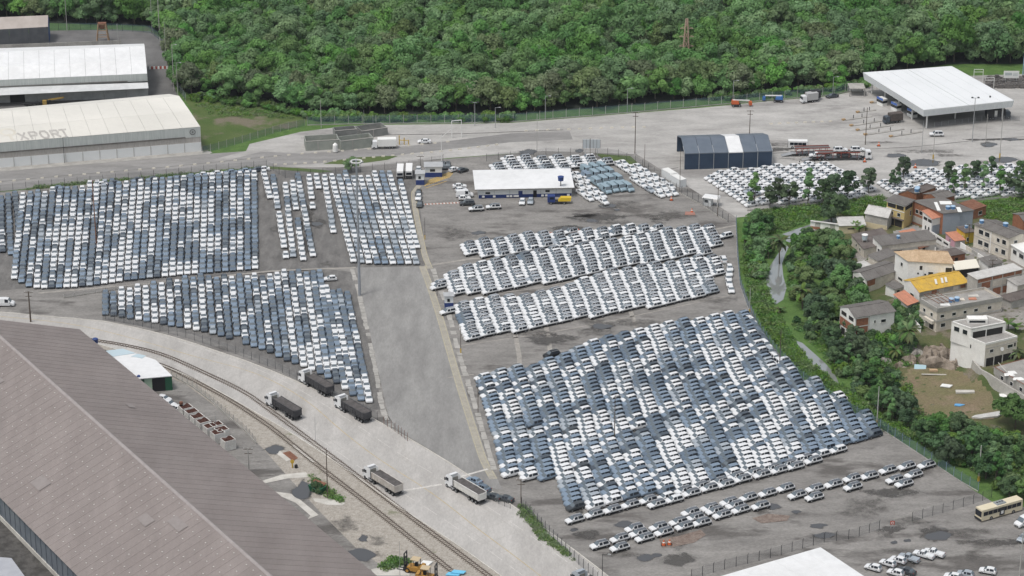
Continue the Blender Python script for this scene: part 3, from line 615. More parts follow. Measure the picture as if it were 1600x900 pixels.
# --- toll canopy
def canopy():
    zt, zb = 7.3, 4.8; A, B, C_, D_ = G(1348, 113, zt), G(1487, 103, zt), G(1585, 157, zt), G(1443, 172, zt)
    root = empty('gate_canopy', (D_.x, D_.y, 0)); tag(root, 'big flat white canopy on columns over the gate lanes', 'canopy'); c = root.location
    mw = mat('canopy_white', (.74, .755, .765), (.70, .715, .725), .45, .06)
    n = 7
    for i in range(n):
        a, b = i/n+.0012, (i+1)/n-.0012; q = [A.lerp(B, a), A.lerp(B, b), D_.lerp(C_, b), D_.lerp(C_, a)]; dz = Vector((0, 0, .05))
        mb = MB(); mb.hexa([p-c-Vector((0, 0, .25)) for p in q[::-1]]+[p-c for p in q[::-1]]); put('roof_sheet', mb, mw, root)
    put('roof_seam', MB().beam(A.lerp(B, .5)-c, D_.lerp(C_, .5)-c+Vector((0, 0, .02)), .09), M_fascia, root)
    mf = mat('fascia_white', (.66, .69, .71), (.74, .765, .78), .5, .9, stretch=(2.5, 2.5, .2), detail=4)
    for P0, P1 in ((D_, C_), (A, D_), (B, A), (C_, B)):
        k = max(6, int((P1-P0).length/1.7)); dn = (P1-P0).cross(Vector((0, 0, 1))).normalized()*.10
        for i in range(k):
            a, b = P0.lerp(P1, i/k), P0.lerp(P1, (i+1)/k); inn = dn*-6.0*0
            q = [a-c, b-c, b-c+Vector((0, 0, 0)), a-c]
            lo = Vector((0, 0, zb-zt)); mid = (A+B+C_+D_)/4; ia = (mid-a).normalized()*.7; ib = (mid-b).normalized()*.7
            mb = MB(); j = .03 if i % 2 else 0.0
            mb.hexa([a-c+lo+Vector((ia.x, ia.y, 0)), b-c+lo+Vector((ib.x, ib.y, 0)), b-c+lo+Vector((ib.x, ib.y, 0))-dn, a-c+lo+Vector((ia.x, ia.y, 0))-dn, a-c+dn*j, b-c+dn*j, b-c-dn, a-c-dn]); put('fascia_panel', mb, mf, root)
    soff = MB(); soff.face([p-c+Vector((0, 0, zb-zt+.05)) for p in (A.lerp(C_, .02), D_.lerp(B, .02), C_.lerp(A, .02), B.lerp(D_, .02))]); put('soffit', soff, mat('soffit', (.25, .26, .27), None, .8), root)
    me = MB().beam((0, 0, 0), (0, 0, zb+.1), .28, n=8).mesh('column', M_white)
    for s_, t_ in ((.08, .05), (.08, .27), (.08, .5), (.08, .72), (.08, .95), (.93, .12), (.93, .5), (.93, .93), (.5, .3), (.5, .8)):
        p = A.lerp(B, s_).lerp(D_.lerp(C_, s_), t_); link('column', me, root, (p.x-c.x, p.y-c.y, 0))
    put('roof_vent', MB().beam(G(1547, 152, zt)-c, G(1547, 152, zt)-c+Vector((0, 0, .5)), .3, n=8), M_dark, root)
    # lane islands, booths and their blue screens below the canopy
    isl = [((1318, 188), (1362, 182)), ((1330, 197), (1385, 188)), ((1340, 204), (1395, 196)), ((1352, 211), (1412, 202)), ((1392, 214), (1440, 206)), ((1362, 161), (1385, 157)), ((1340, 176), (1368, 172))]
    for k, (a, b) in enumerate(isl):
        p, q = G(*a), G(*b); d = (q-p); o = empty('lane_island', p, math.atan2(d.y, d.x)); L = d.length
        tag(o, 'raised concrete lane island with bollards before the canopy, %s from the front' % ordinal(len(isl)-k), 'traffic island', 'gate lane islands')
        put('kerb', MB().box(0, L, -.6, .6, 0, .25), M_conc, o); put('nose', MB().box(-.5, .6, -.5, .5, 0, .55), mat('nose_ochre', (.35, .24, .13), None, .8), o)
        for x in (L*.35, L*.65): put('bollard', MB().beam((x, 0, .25), (x, 0, 1.5), .12, n=6), M_dark, o)
    for k, (x, y) in enumerate(((1378, 164), (1400, 172), (1425, 182))):
        p = G(x, y); o = empty('toll_booth', p, R(-60)); tag(o, 'blue and white gate booth in the canopy shade, %s from the back' % ordinal(k+1), 'booth', 'gate booths')
        put('cabin', MB().box(-1.6, 1.6, -1, 1, 0, 2.6), M_white, o); put('window_band', MB().box(-1.62, 1.62, -1.02, 1.02, 1.1, 2.0), M_glass, o); put('sign_panel', MB().box(-1.65, 1.65, -1.06, -1.02, 2.1, 2.9), mat('sign_blue', (.08, .16, .45), None, .5), o)
    for k, (x, y, L, c1) in enumerate(((1402, 188, 12, 'dark'), (1520, 178, 9, 'dark'), (1545, 182, 9, 'dark'))):
        pass
canopy()
# --- white roof at the bottom edge (a low tent hall)
z = 6.0; P = [G(1282, 855, z), G(1368, 912, z), G(1230, 985, z), G(1085, 912, z)]
root = empty('white_hall', (*P[0].xy, 0)); tag(root, 'plain white hall roof cut off by the bottom edge', 'hall'); c = root.location
mid0, mid1 = P[0].lerp(P[3], .5), P[1].lerp(P[2], .5)
put('roof_sheet', MB().hexa([p-c-Vector((0, 0, .2)) for p in (P[0], P[3], P[2], P[1])]+[p-c for p in (P[0], P[3], P[2], P[1])]), M_wpure, root)
for k in range(1, 8):
    a, b = P[0].lerp(P[3], k/8)-c, P[1].lerp(P[2], k/8)-c; put('roof_seam', MB().beam(a, b, .05), mat('seam_grey', (.66, .66, .66), None, .6), root)
for a, b in ((P[0], P[3]), (P[0], P[1]), (P[2], P[3]), (P[1], P[2])): put('wall', MB().hexa([(a-c)*1+Vector((0, 0, -z)), b-c+Vector((0, 0, -z)), (b-c)*.995+Vector((0, .15, -z)), (a-c)*.995+Vector((0, .15, -z)), a-c-Vector((0, 0, .25)), b-c-Vector((0, 0, .25)), (b-c)*.995+Vector((0, .15, -.25)), (a-c)*.995+Vector((0, .15, -.25))]), M_panel, root)
# --- grey roof at the lower left corner
z = 5; P = [G(-30, 868, z), G(18, 872, z), G(42, 905, z), G(-30, 925, z)]
root = empty('grey_shed', (*P[1].xy, 0)); tag(root, 'small shed with pale grey roof at the bottom left corner', 'shed'); c = root.location
put('roof', MB().hexa([p-c-Vector((0, 0, .2)) for p in P[::-1]]+[p-c for p in P[::-1]]), mat('shed_grey', (.36, .37, .40), (.40, .41, .44), .6, .4), root)
put('wall', MB().prism([(p-c).xy*.97 for p in P[::-1]], -5+5, 4.75-5+.0+5-.0, 0), M_conc, root)
sheet('dark_ground', [(-40, 790), (8, 812), (50, 858), (95, 905), (110, 960), (-40, 960)], .03, mat('oily_ground', (.05, .047, .044), (.10, .095, .09), .8, .4, grain=.2, detail=7))
# --- green-walled hut with white roof beside the rail
zt = 4.2; P = [G(160, 552, zt), G(188, 545, zt), G(250, 562, zt), G(269, 586, zt), G(214, 592, zt)]
root = empty('green_hut', (*P[4].xy, 0)); tag(root, 'green-walled hut with white and pale blue roof beside the rails', 'hut'); c = root.location
q = [G(160, 550, zt), G(214, 592, zt), G(269, 587, zt), G(243, 562, zt), G(190, 545, zt)]
lift = [0, 0, 0, .0, 0]
put('roof', MB().prism([(p-c).xy for p in q], zt-.2, zt), M_wpure, root)
put('roof_sheet', MB().prism([(p-c).xy for p in (G(160, 549, zt), G(172, 558, zt), G(212, 552, zt), G(192, 545, zt))], zt+.02, zt+.08), mat('pale_blue_sheet', (.45, .55, .60), None, .6), root)
put('roof_sheet', MB().prism([(p-c).xy for p in (G(205, 557, zt), G(222, 560, zt), G(228, 556, zt), G(215, 553, zt))], zt+.02, zt+.08), MATS['pale_blue_sheet'], root)
fl, fr = (G(214, 592, zt)-c), (G(268, 588, zt)-c)
for i, m in enumerate(('g', 'w', 'd', 'g')):
    a, b = fl.lerp(fr, [.0, .2, .42, .8][i]), fl.lerp(fr, [.2, .42, .8, 1.][i]); mm = {'g': mat('dark_green_paint', (.02, .09, .05), None, .7), 'w': mat('mint_paint', (.42, .55, .42), None, .7), 'd': M_black}[m]
    put('wall_panel', MB().hexa([(a.x, a.y+.5, 0), (b.x, b.y+.5, 0), (b.x, b.y+.7, 0), (a.x, a.y+.7, 0), (a.x, a.y+.5, zt-.25), (b.x, b.y+.5, zt-.25), (b.x, b.y+.7, zt-.25), (a.x, a.y+.7, zt-.25)]), mm, root)
bw = [G(172, 556, zt)-c, G(262, 580, zt)-c]
put('rear_wall', MB().prism([(v-c).xy for v in (G(222, 589, zt), G(262, 586, zt), G(240, 565, zt), G(192, 550, zt), G(172, 556, zt))], 0, zt-.3), mat('dark_green_paint', (.02, .09, .05)), root)
# --- grey walled compound by the outer road
M_comp = mat('compound_wall', (.25, .27, .245), (.30, .315, .285), .85, .4, detail=5)
M_compd = mat('compound_wall_dark', (.19, .195, .188), (.24, .245, .235), .85, .4, detail=5)
def wallbox(name, label, cat, a, b, depth, h, m, top=None):
    p, q = G(*a), G(*b); d = q-p; o = empty(name, p, math.atan2(d.y, d.x)); tag(o, label, cat); L = d.length; t_ = .25
    for x0, x1, y0, y1 in ((0, L, 0, t_), (0, L, depth-t_, depth), (0, t_, t_, depth-t_), (L-t_, L, t_, depth-t_)): put('wall', MB().box(x0, x1, y0, y1, 0, h), m, o)
    put('floor', MB().box(t_, L-t_, t_, depth-t_, 0, .06), M_concl, o)
    put('coping', MB().box(-.05, L+.05, -.05, .3, h, h+.12), M_conc, o)
    for i in range(1, int(L/4)): put('pilaster', MB().box(i*4-.12, i*4+.12, -.1, 0, 0, h), M_conc, o)
    return o
wallbox('walled_bay', 'pale green-grey walled bay at the left of the roadside compound', 'walled bay', (478, 236), (530, 233), 6, 3.2, M_comp)
wallbox('walled_bay', 'green-grey walled bay at the middle of the roadside compound, in front', 'walled bay', (533, 236), (584, 230), 5, 3.3, M_comp)
wallbox('walled_bay', 'dark tall walled bay at the back of the roadside compound', 'walled bay', (524, 222), (558, 219), 4, 3.8, M_compd)
wallbox('walled_bay', 'long low dark walled bay at the right back of the compound', 'walled bay', (566, 217), (606, 211), 6, 2.6, M_compd)
# --- guard houses, kiosk, containers
def guard(name, label, P, w_, d_, h, rz, roof=True):
    o = empty(name, G(*P), rz); tag(o, label, 'guard house')
    put('upper_wall', MB().box(0, w_, 0, d_, h*.45, h), M_panel, o); put('lower_wall', MB().box(-.02, w_+.02, -.02, d_+.02, 0, h*.45), M_blue, o)
    put('roof', MB().box(-.3, w_+.3, -.3, d_+.3, h, h+.18), mat('slab_roof', (.36, .37, .38), (.42, .43, .44), .8, .5), o)
    put('window', MB().box(w_*.3, w_*.6, -.05, 0, h*.55, h*.8), M_glass, o); put('door', MB().box(w_+.02, w_+.06, d_*.3, d_*.6, 0, h*.85), M_blue, o); return o
guard('guard_house', 'larger white and navy guard house beside hatched yellow paving', (664, 277), 5.4, 4.2, 3.4, R(2))
guard('guard_house', 'small white and navy guard booth at the head of the walkway', (650, 289), 2.6, 3.0, 3.6, R(2))
guard('guard_house', 'small white and navy guard booth beside the middle rows of white cars', (695, 482), 2.4, 2.4, 3.6, R(5))
o = empty('kiosk', G(1098, 321), R(-20)); tag(o, 'white kiosk with curved pale roof on the lot fence', 'kiosk')
put('cabin', MB().box(0, 2.6, 0, 2.4, 0, 2.6), M_panel, o); put('roof', MB().hexa([(-.3, -.3, 2.6), (5, -.3, 2.6), (5, 2.8, 2.6), (-.3, 2.8, 2.6), (0, 0, 3.0), (4.7, 0, 3.0), (4.7, 2.5, 3.0), (0, 2.5, 3.0)]), M_wpure, o)
for x, y in ((4.6, .1), (4.6, 2.3)): put('post', MB().box(x-.07, x+.07, y-.07, y+.07, 0, 2.6), M_white, o)
put('window', MB().box(.5, 1.6, -.04, 0, 1.1, 2.0), M_glass, o)
for k, (P, lab) in enumerate((((1049, 285), 'white shipping container, the farther of the two by the navy tent'), ((1062, 294), 'white shipping container, the nearer of the two by the navy tent'))):
    o = empty('shipping_container', G(*P), R(28)); tag(o, lab, 'container'); L = 6.0
    put('side_panel', MB().box(0, 2.4, 0, .08, 0, 2.6), M_panel, o)
    mb = MB()
    for i in range(12): mb.box(-.03 if i % 2 else 0, .06, i*L/12, (i+1)*L/12, .1, 2.5)
    put('side_wall', mb, M_panel, o); put('side_wall', MB().box(2.34, 2.4, 0, L, 0, 2.6), M_panel, o); put('roof', MB().box(-.02, 2.42, 0, L, 2.6, 2.66), M_white, o); put('rear_door', MB().box(0, 2.4, L-.08, L, 0, 2.6), M_panel, o)
# ---------------------------------------------------------------- the hill under the houses
CTRL = [(1240, 400, 0), (1240, 500, 0), (1300, 590, 0), (1345, 615, 0), (1400, 680, 0), (1500, 740, 0), (1600, 780, 0), (1200, 340, 0), (1290, 360, 0), (1380, 310, 0), (1440, 308, 0), (1600, 315, 0), (1500, 312, 0), (1280, 440, 0), (1300, 540, 0), (1650, 320, .5),
        (1400, 358, 1.2), (1450, 364, 1.8), (1520, 352, 2), (1350, 362, .4), (1380, 400, 1.5), (1350, 447, 1.0), (1335, 485, .5), (1420, 442, 2.5), (1480, 420, 3.2), (1560, 400, 4), (1620, 400, 4.5), (1620, 460, 5.5), (1540, 460, 5), (1430, 490, 3.0), (1465, 512, 3.0), (1490, 520, 4.0), (1450, 500, 2.6), (1570, 490, 5.6), (1620, 520, 5.6),
        (1537, 573, 4.2), (1590, 566, 4.6), (1640, 580, 4.6), (1425, 572, 1.3), (1480, 577, 1.2), (1512, 592, 1.0), (1400, 548, 1.8), (1440, 600, .6), (1500, 615, .6), (1540, 640, .5), (1420, 640, .2), (1570, 640, .5), (1380, 590, .2), (1620, 650, .5), (1560, 614, .8)]
_c = np.array([(*G(x, y, z).xy, z) for x, y, z in CTRL])
HILLP = [G(*p).xy for p in ((1235, 330), (1380, 306), (1700, 300), (1760, 560), (1760, 760), (1600, 740), (1480, 690), (1400, 665), (1330, 610), (1250, 540), (1230, 420))]
def hz(x, y):
    d2 = (_c[:, 0]-x)**2+(_c[:, 1]-y)**2+.6; w_ = d2**-2.0
    if x < 70 or not inpoly(x, y, HILLP): return 0.0
    return max(0.0, float((w_*_c[:, 2]).sum()/w_.sum())-.05)
def GT(px, py):
    z = 0.0
    for _ in range(12): p = G(px, py, z); z = .5*z+.5*hz(p.x, p.y)
    return Vector((p.x, p.y, hz(p.x, p.y)))
def drape(name, inside, m, off, st=1.6, x0=84, x1=215, y0=-150, y1=75, top=True):
    nx, ny = int((x1-x0)/st), int((y1-y0)/st); idx = {}; V = []; Fc = []
    def v(i, j):
        if (i, j) not in idx:
            x, y = x0+i*st, y0+j*st; idx[i, j] = len(V); V.append((x, y, hz(x, y)+off+rng.normal()*.04))
        return idx[i, j]
    for i in range(nx):
        for j in range(ny):
            if inside(x0+(i+.5)*st, y0+(j+.5)*st): Fc.append((v(i, j), v(i+1, j), v(i+1, j+1), v(i, j+1)))
    mb = MB(); mb.v = V; mb.f = Fc; mb.m = [0]*len(Fc); o = structure(name, mb, m); o.data.polygons.foreach_set('use_smooth', np.ones(len(Fc), dtype=bool)); return o
_can = [[G(*p).xy for p in CANAL]]
M_hill = mat('hill_ground', (.05, .085, .022), (.12, .11, .055), .95, .15, grain=.3, detail=7, contrast=.9, c3=(.17, .145, .11), s3=.08, t3=.55)
drape('hill', lambda x, y: hz(x, y) > .12, M_hill, 0)
LOT = [GT(*p).xy for p in ((1395, 600), (1425, 575), (1480, 572), (1510, 588), (1545, 612), (1560, 630), (1555, 655), (1480, 660), (1420, 648), (1400, 630))]
drape('dirt_lot', lambda x, y: inpoly(x, y, LOT), M_soil, .08, .9)
ST = [GT(*p).xy for p in ((1395, 362), (1430, 352), (1470, 372), (1480, 395), (1530, 400), (1580, 430), (1600, 450), (1600, 430), (1540, 395), (1500, 385), (1440, 375), (1400, 372))]
drape('village_street', lambda x, y: inpoly(x, y, ST), mat('village_concrete', (.24, .235, .23), (.30, .29, .28), .9, .3, grain=.12, detail=6), .10, .9)
VL = [GT(*p).xy for p in ((1330, 395), (1400, 362), (1470, 380), (1600, 400), (1640, 520), (1480, 515), (1440, 450), (1360, 440))]
drape('village_ground', lambda x, y: inpoly(x, y, VL), mat('village_dirt', (.20, .185, .165), (.28, .265, .245), .95, .25, grain=.2, detail=7), .04, .9)
# ---------------------------------------------------------------- vehicles
def paint(name, c, metal=.0): return mat('paint_'+name, c, None, .38, metal=metal, spec=.4, coat=.25)
PAINT = {'white': paint('white', (.69, .70, .71)), 'silver': paint('silver', (.38, .42, .46), .2), 'blue grey': paint('blue_grey', (.13, .172, .225), .2), 'steel blue': paint('steel_blue', (.215, .28, .36), .2),
         'graphite': paint('graphite', (.065, .082, .104), .2), 'black': paint('black', (.012, .013, .015)), 'dark grey': paint('dark_grey', (.06, .068, .075), .2), 'blue': paint('blue', (.03, .08, .25)), 'red': paint('red', (.30, .03, .02)), 'light blue': paint('light_blue', (.30, .40, .46), .2)}
M_cargl = mat('car_glass', (.014, .018, .026), None, .1, spec=.45)
M_wind = mat('windscreen_glass', (.11, .135, .155), None, .08, spec=.7)
M_roofsky = mat('sky_sheen_roof', (.26, .28, .305), None, .2, spec=.8, coat=.6)  # black gloss roof with the sky's reflection put into its grey
M_clad = mat('black_cladding', (.018, .018, .02), None, .6)
M_rim = mat('wheel_rim', (.30, .31, .32), None, .35, metal=.7)
M_lamp = mat('headlamp', (.70, .72, .74), None, .15, spec=.8)
M_tail = mat('tail_lamp', (.25, .015, .012), None, .3)
M_roofblk = mat('black_roof', (.085, .092, .104), None, .12, spec=1.0, coat=1.0)
KIND = {  # station rows: x fraction from the nose, belt height, top height, half-width scale at belt, top half-width scale
 'suv': dict(L=4.72, W=1.93, wr=.37, wx=(.19, .79), st=[(0, .66, .74, .82, .66), (.03, .90, .97, .94, .78), (.13, 1.0, 1.07, .99, .82), (.245, 1.06, 1.12, 1, .83), (.385, 1.09, 1.68, 1, .70), (.565, 1.10, 1.75, 1, .71), (.60, 1.10, 1.75, 1, .71), (.90, 1.12, 1.69, .99, .68), (.975, 1.10, 1.16, .96, .80), (1, .74, .80, .90, .78)], ws=3, we=7, lo=.50),
 'cross': dict(L=4.72, W=1.93, wr=.37, wx=(.19, .79), st=[(0, .66, .74, .82, .66), (.03, .92, .98, .94, .80), (.13, 1.0, 1.07, .99, .83), (.25, 1.06, 1.12, 1, .84), (.39, 1.09, 1.66, 1, .70), (.565, 1.10, 1.72, 1, .71), (.60, 1.10, 1.72, 1, .71), (.90, 1.12, 1.66, .99, .68), (.975, 1.10, 1.16, .96, .80), (1, .74, .80, .90, .78)], ws=3, we=7, lo=.74),  # also SUVs, a second body with higher black cladding
 'hatch': dict(L=3.86, W=1.85, wr=.31, wx=(.19, .80), st=[(0, .58, .65, .82, .64), (.035, .76, .82, .94, .78), (.14, .88, .95, .99, .82), (.28, .97, 1.03, 1, .83), (.45, .99, 1.46, 1, .70), (.60, 1.0, 1.53, 1, .70), (.63, 1.0, 1.53, 1, .70), (.87, 1.02, 1.47, .98, .66), (.985, 1.02, 1.07, .94, .78), (1, .65, .72, .90, .76)], ws=3, we=7, lo=.46),  # black lower side puts the shade between parked hatchbacks into colour
 'sedan': dict(L=4.45, W=1.78, wr=.31, wx=(.18, .79), st=[(0, .58, .65, .82, .64), (.035, .75, .81, .94, .78), (.14, .86, .92, .99, .82), (.26, .94, .99, 1, .83), (.41, .96, 1.42, 1, .70), (.55, .97, 1.48, 1, .70), (.575, .97, 1.48, 1, .70), (.75, .98, 1.42, .99, .66), (.86, 1.0, 1.06, .97, .80), (.98, .98, 1.03, .93, .80), (1, .62, .69, .90, .76)], ws=3, we=7, lo=.36),
 'van': dict(L=5.5, W=2.05, wr=.34, wx=(.17, .78), st=[(0, .7, .8, .86, .7), (.03, .95, 1.05, .95, .78), (.12, 1.15, 1.25, 1, .84), (.17, 1.2, 1.3, 1, .86), (.30, 1.25, 2.15, 1, .82), (.48, 1.25, 2.3, 1, .82), (.51, 1.25, 2.3, 1, .82), (.97, 1.25, 2.25, 1, .80), (.995, 1.25, 1.3, .98, .9), (1, .7, .8, .95, .9)], ws=3, we=7, lo=.4),
 'pickup': dict(L=5.0, W=1.86, wr=.36, wx=(.18, .76), st=[(0, .62, .68, .82, .64), (.03, .86, .92, .94, .78), (.13, .96, 1.02, .99, .82), (.24, 1.02, 1.08, 1, .83), (.37, 1.05, 1.62, 1, .70), (.46, 1.06, 1.67, 1, .70), (.48, 1.06, 1.67, 1, .70), (.56, 1.06, 1.62, 1, .68), (.61, 1.06, 1.08, 1, .93), (.985, 1.06, 1.08, 1, .93), (1, .6, .66, .95, .9)], ws=3, we=7, lo=.5)}
def car_parts(kind, roofblk=False):
    """meshes of one car as MB per part; nose towards +X, origin on the ground at its middle"""
    k = KIND[kind]; L, W = k['L'], k['W']; hw = W/2; st = k['st']; ws, we = k['ws'], k['we']
    def ring(s):
        xf, zb, zt, wb, wt = s; x = L*(.5-xf); nose = xf < .01 or xf > .995
        lo = .24 if not nose else .34
        return [(x, .93*hw*wb, lo), (x, hw*wb, min(k['lo'], zb-.08)), (x, hw*wb, max(min(k['lo'], zb-.08)+.02, zb-.06)), (x, hw*wb*.965, zb), (x, hw*wt, zt), (x, hw*wt*.76, zt+.025), (x, 0, zt+.03)]
    P = {n: MB() for n in ('body', 'cladding', 'cladding2', 'windscreen', 'rear_window', 'side_window', 'side_window2', 'roof')}
    rings = [ring(s) for s in st]
    for i in range(len(st)-1):
        a, b = rings[i], rings[i+1]
        for j in range(6):
            for sg in (1, -1):
                q = [(a[j][0], sg*a[j][1], a[j][2]), (b[j][0], sg*b[j][1], b[j][2]), (b[j+1][0], sg*b[j+1][1], b[j+1][2]), (a[j+1][0], sg*a[j+1][1], a[j+1][2])]
                if sg < 0: q = q[::-1]
                part = 'body'
                if j == 0: part = ('cladding' if sg > 0 else 'cladding2') if k['lo'] >= .4 else 'body'
                if j == 3 and ws < i < we and i != ws+2: part = 'side_window' if sg > 0 else 'side_window2'
                if j >= 4:
                    if i == ws: part = 'windscreen'
                    elif i == we: part = 'rear_window'
                    elif ws < i < we: part = 'roof' if j == 5 else 'body'
                if kind == 'van' and j == 3 and i > ws+2: part = 'body' if sg > 0 else 'body'
                P[part].face(q)
    for ri, rv in ((0, False), (-1, True)):
        rg = rings[ri]; loop = [(p[0], p[1], p[2]) for p in rg]+[(p[0], -p[1], p[2]) for p in rg[-2::-1]]
        P['body'].face(loop if rv else loop[::-1])
    x = L/2
    P['grille'] = MB().box(x-.03, x+.015, -.42*hw*1.5, .42*hw*1.5, .40, .58)
    for sg, n in ((1, 'headlight'), (-1, 'headlight2')): P[n] = MB().hexa([(x-.34, sg*.62*hw-.16, st[1][1]-.12), (x-.06, sg*.62*hw-.16, st[1][1]-.12), (x-.10, sg*.70*hw+.14, st[1][1]-.12), (x-.36, sg*.72*hw+.16, st[1][1]-.12), (x-.36, sg*.62*hw-.16, st[1][1]+.07), (x-.09, sg*.62*hw-.16, st[1][1]+.05), (x-.14, sg*.70*hw+.14, st[1][1]+.05), (x-.40, sg*.72*hw+.16, st[1][1]+.07)])
    for sg, n in ((1, 'tail_light'), (-1, 'tail_light2')): P[n] = MB().box(-x-.01, -x+.25, sg*.78*hw-.1, sg*.78*hw+.1, .78, 1.0)
    for sg, n in ((1, 'mirror'), (-1, 'mirror2')): xm = L*(.5-st[ws][0])-.3; P[n] = MB().box(xm-.08, xm+.1, sg*(hw+.1)-.1, sg*(hw+.1)+.1, st[ws][1], st[ws][1]+.15)
    if kind == 'pickup':
        x0, x1 = L*(.5-.985), L*(.5-.62); P['cargo_bed'] = MB().box(x0+.06, x1, -.8*hw, .8*hw, 1.06, 1.10)
    if kind in ('suv', 'cross'):
        for sg, n in ((1, 'roof_rail'), (-1, 'roof_rail2')): P[n] = MB().beam((L*(.5-.44), sg*.64*hw, 1.74 if kind == 'cross' else 1.79), (L*(.5-.86), sg*.65*hw, 1.74 if kind == 'cross' else 1.79), .045)
    return P
def wheel_mb(r, w_=.22):
    mb = MB(); n = 12
    mb.beam((0, -w_/2, 0), (0, w_/2, 0), r, 0, n); mb.beam((0, -w_/2-.012, 0), (0, w_/2+.012, 0), r*.62, 1, 8); return mb
PARTMAT = {'cladding': M_clad, 'cladding2': M_clad, 'windscreen': M_wind, 'rear_window': M_wind, 'side_window': M_cargl, 'side_window2': M_cargl, 'grille': M_clad, 'headlight': M_lamp, 'headlight2': M_lamp, 'tail_light': M_tail, 'tail_light2': M_tail, 'mirror': M_clad, 'mirror2': M_clad, 'cargo_bed': M_black, 'roof_rail': M_steel, 'roof_rail2': M_steel}
_pc = {}; _mesh = {}
def parts_of(kind):
    if kind not in _pc: _pc[kind] = car_parts(kind)
    return _pc[kind]
def mesh_of(kind, part, colour, roofblk):
    key = (kind, part, colour if part in ('body', 'roof') else '', roofblk if part == 'roof' else '')
    if key not in _mesh:
        if part == 'wheel': me = wheel_mb(KIND[kind]['wr']).mesh('wheel', [M_black, M_rim])
        else:
            m = PARTMAT.get(part) or ((M_roofsky if roofblk == 'grey' else M_roofblk) if part == 'roof' and roofblk else PAINT[colour])
            me = parts_of(kind)[part].mesh(part.rstrip('2'), m, 32 if part in ('body', 'roof') else None)
        _mesh[key] = me
    return _mesh[key]
def whole_mesh(kind, colour, roofblk):
    """single mesh of a distant car"""
    key = (kind, 'whole', colour, roofblk)
    if key not in _mesh:
        mats = [PAINT[colour], M_cargl, M_clad, M_black, M_lamp, (M_roofsky if roofblk == 'grey' else M_roofblk) if roofblk else PAINT[colour], M_rim, M_wind]; mb = MB()
        idx = {'body': 0, 'roof': 5, 'headlight': 4, 'headlight2': 4, 'windscreen': 7, 'rear_window': 7, 'side_window': 1, 'side_window2': 1}
        for n, p in parts_of(kind).items():
            if 'tail' in n or 'mirror' in n: continue
            b = len(mb.m); mb.add(p); mb.m[b:] = [idx.get(n, 2)]*len(p.m)
        k = KIND[kind]
        for f in k['wx']:
            for sg in (1, -1):
                b = len(mb.m); wm = wheel_mb(k['wr']); mb.add(wm, Matrix.Translation((k['L']*(.5-f), sg*(k['W']/2-.1), k['wr']))); mb.m[b:] = [3 if m == 0 else 6 for m in wm.m]
        _mesh[key] = mb.mesh(kind, mats, 32)
    return _mesh[key]
NAMES = {'suv': 'parked_suv', 'cross': 'parked_crossover', 'hatch': 'parked_hatchback', 'sedan': 'parked_sedan', 'van': 'parked_van', 'pickup': 'parked_pickup'}
CATS = {'suv': 'SUV', 'cross': 'crossover', 'hatch': 'hatchback', 'sedan': 'sedan', 'van': 'van', 'pickup': 'pickup'}
def car(kind, p, head, colour, label, group=None, roofblk=False, level=2):
    """level 2: all parts, 1: windows and wheels only, 0: one mesh"""
    if level == 0: o = link(NAMES[kind], whole_mesh(kind, colour, roofblk), None, p, head)
    else:
        o = link(NAMES[kind], mesh_of(kind, 'body', colour, roofblk), None, p, head)
        P = parts_of(kind)
        for n in P:
            if n == 'body' or not P[n].f: continue
            if level == 1 and n not in ('roof', 'windscreen', 'side_window', 'side_window2', 'rear_window', 'cladding', 'cladding2'): continue
            link(n.rstrip('2'), mesh_of(kind, n, colour, roofblk), o)
        k = KIND[kind]
        for f in k['wx']:
            for sg in (1, -1): link('wheel', mesh_of(kind, 'wheel', '', False), o, (k['L']*(.5-f), sg*(k['W']/2-.1), k['wr']))
    return tag(o, label, CATS[kind], group)

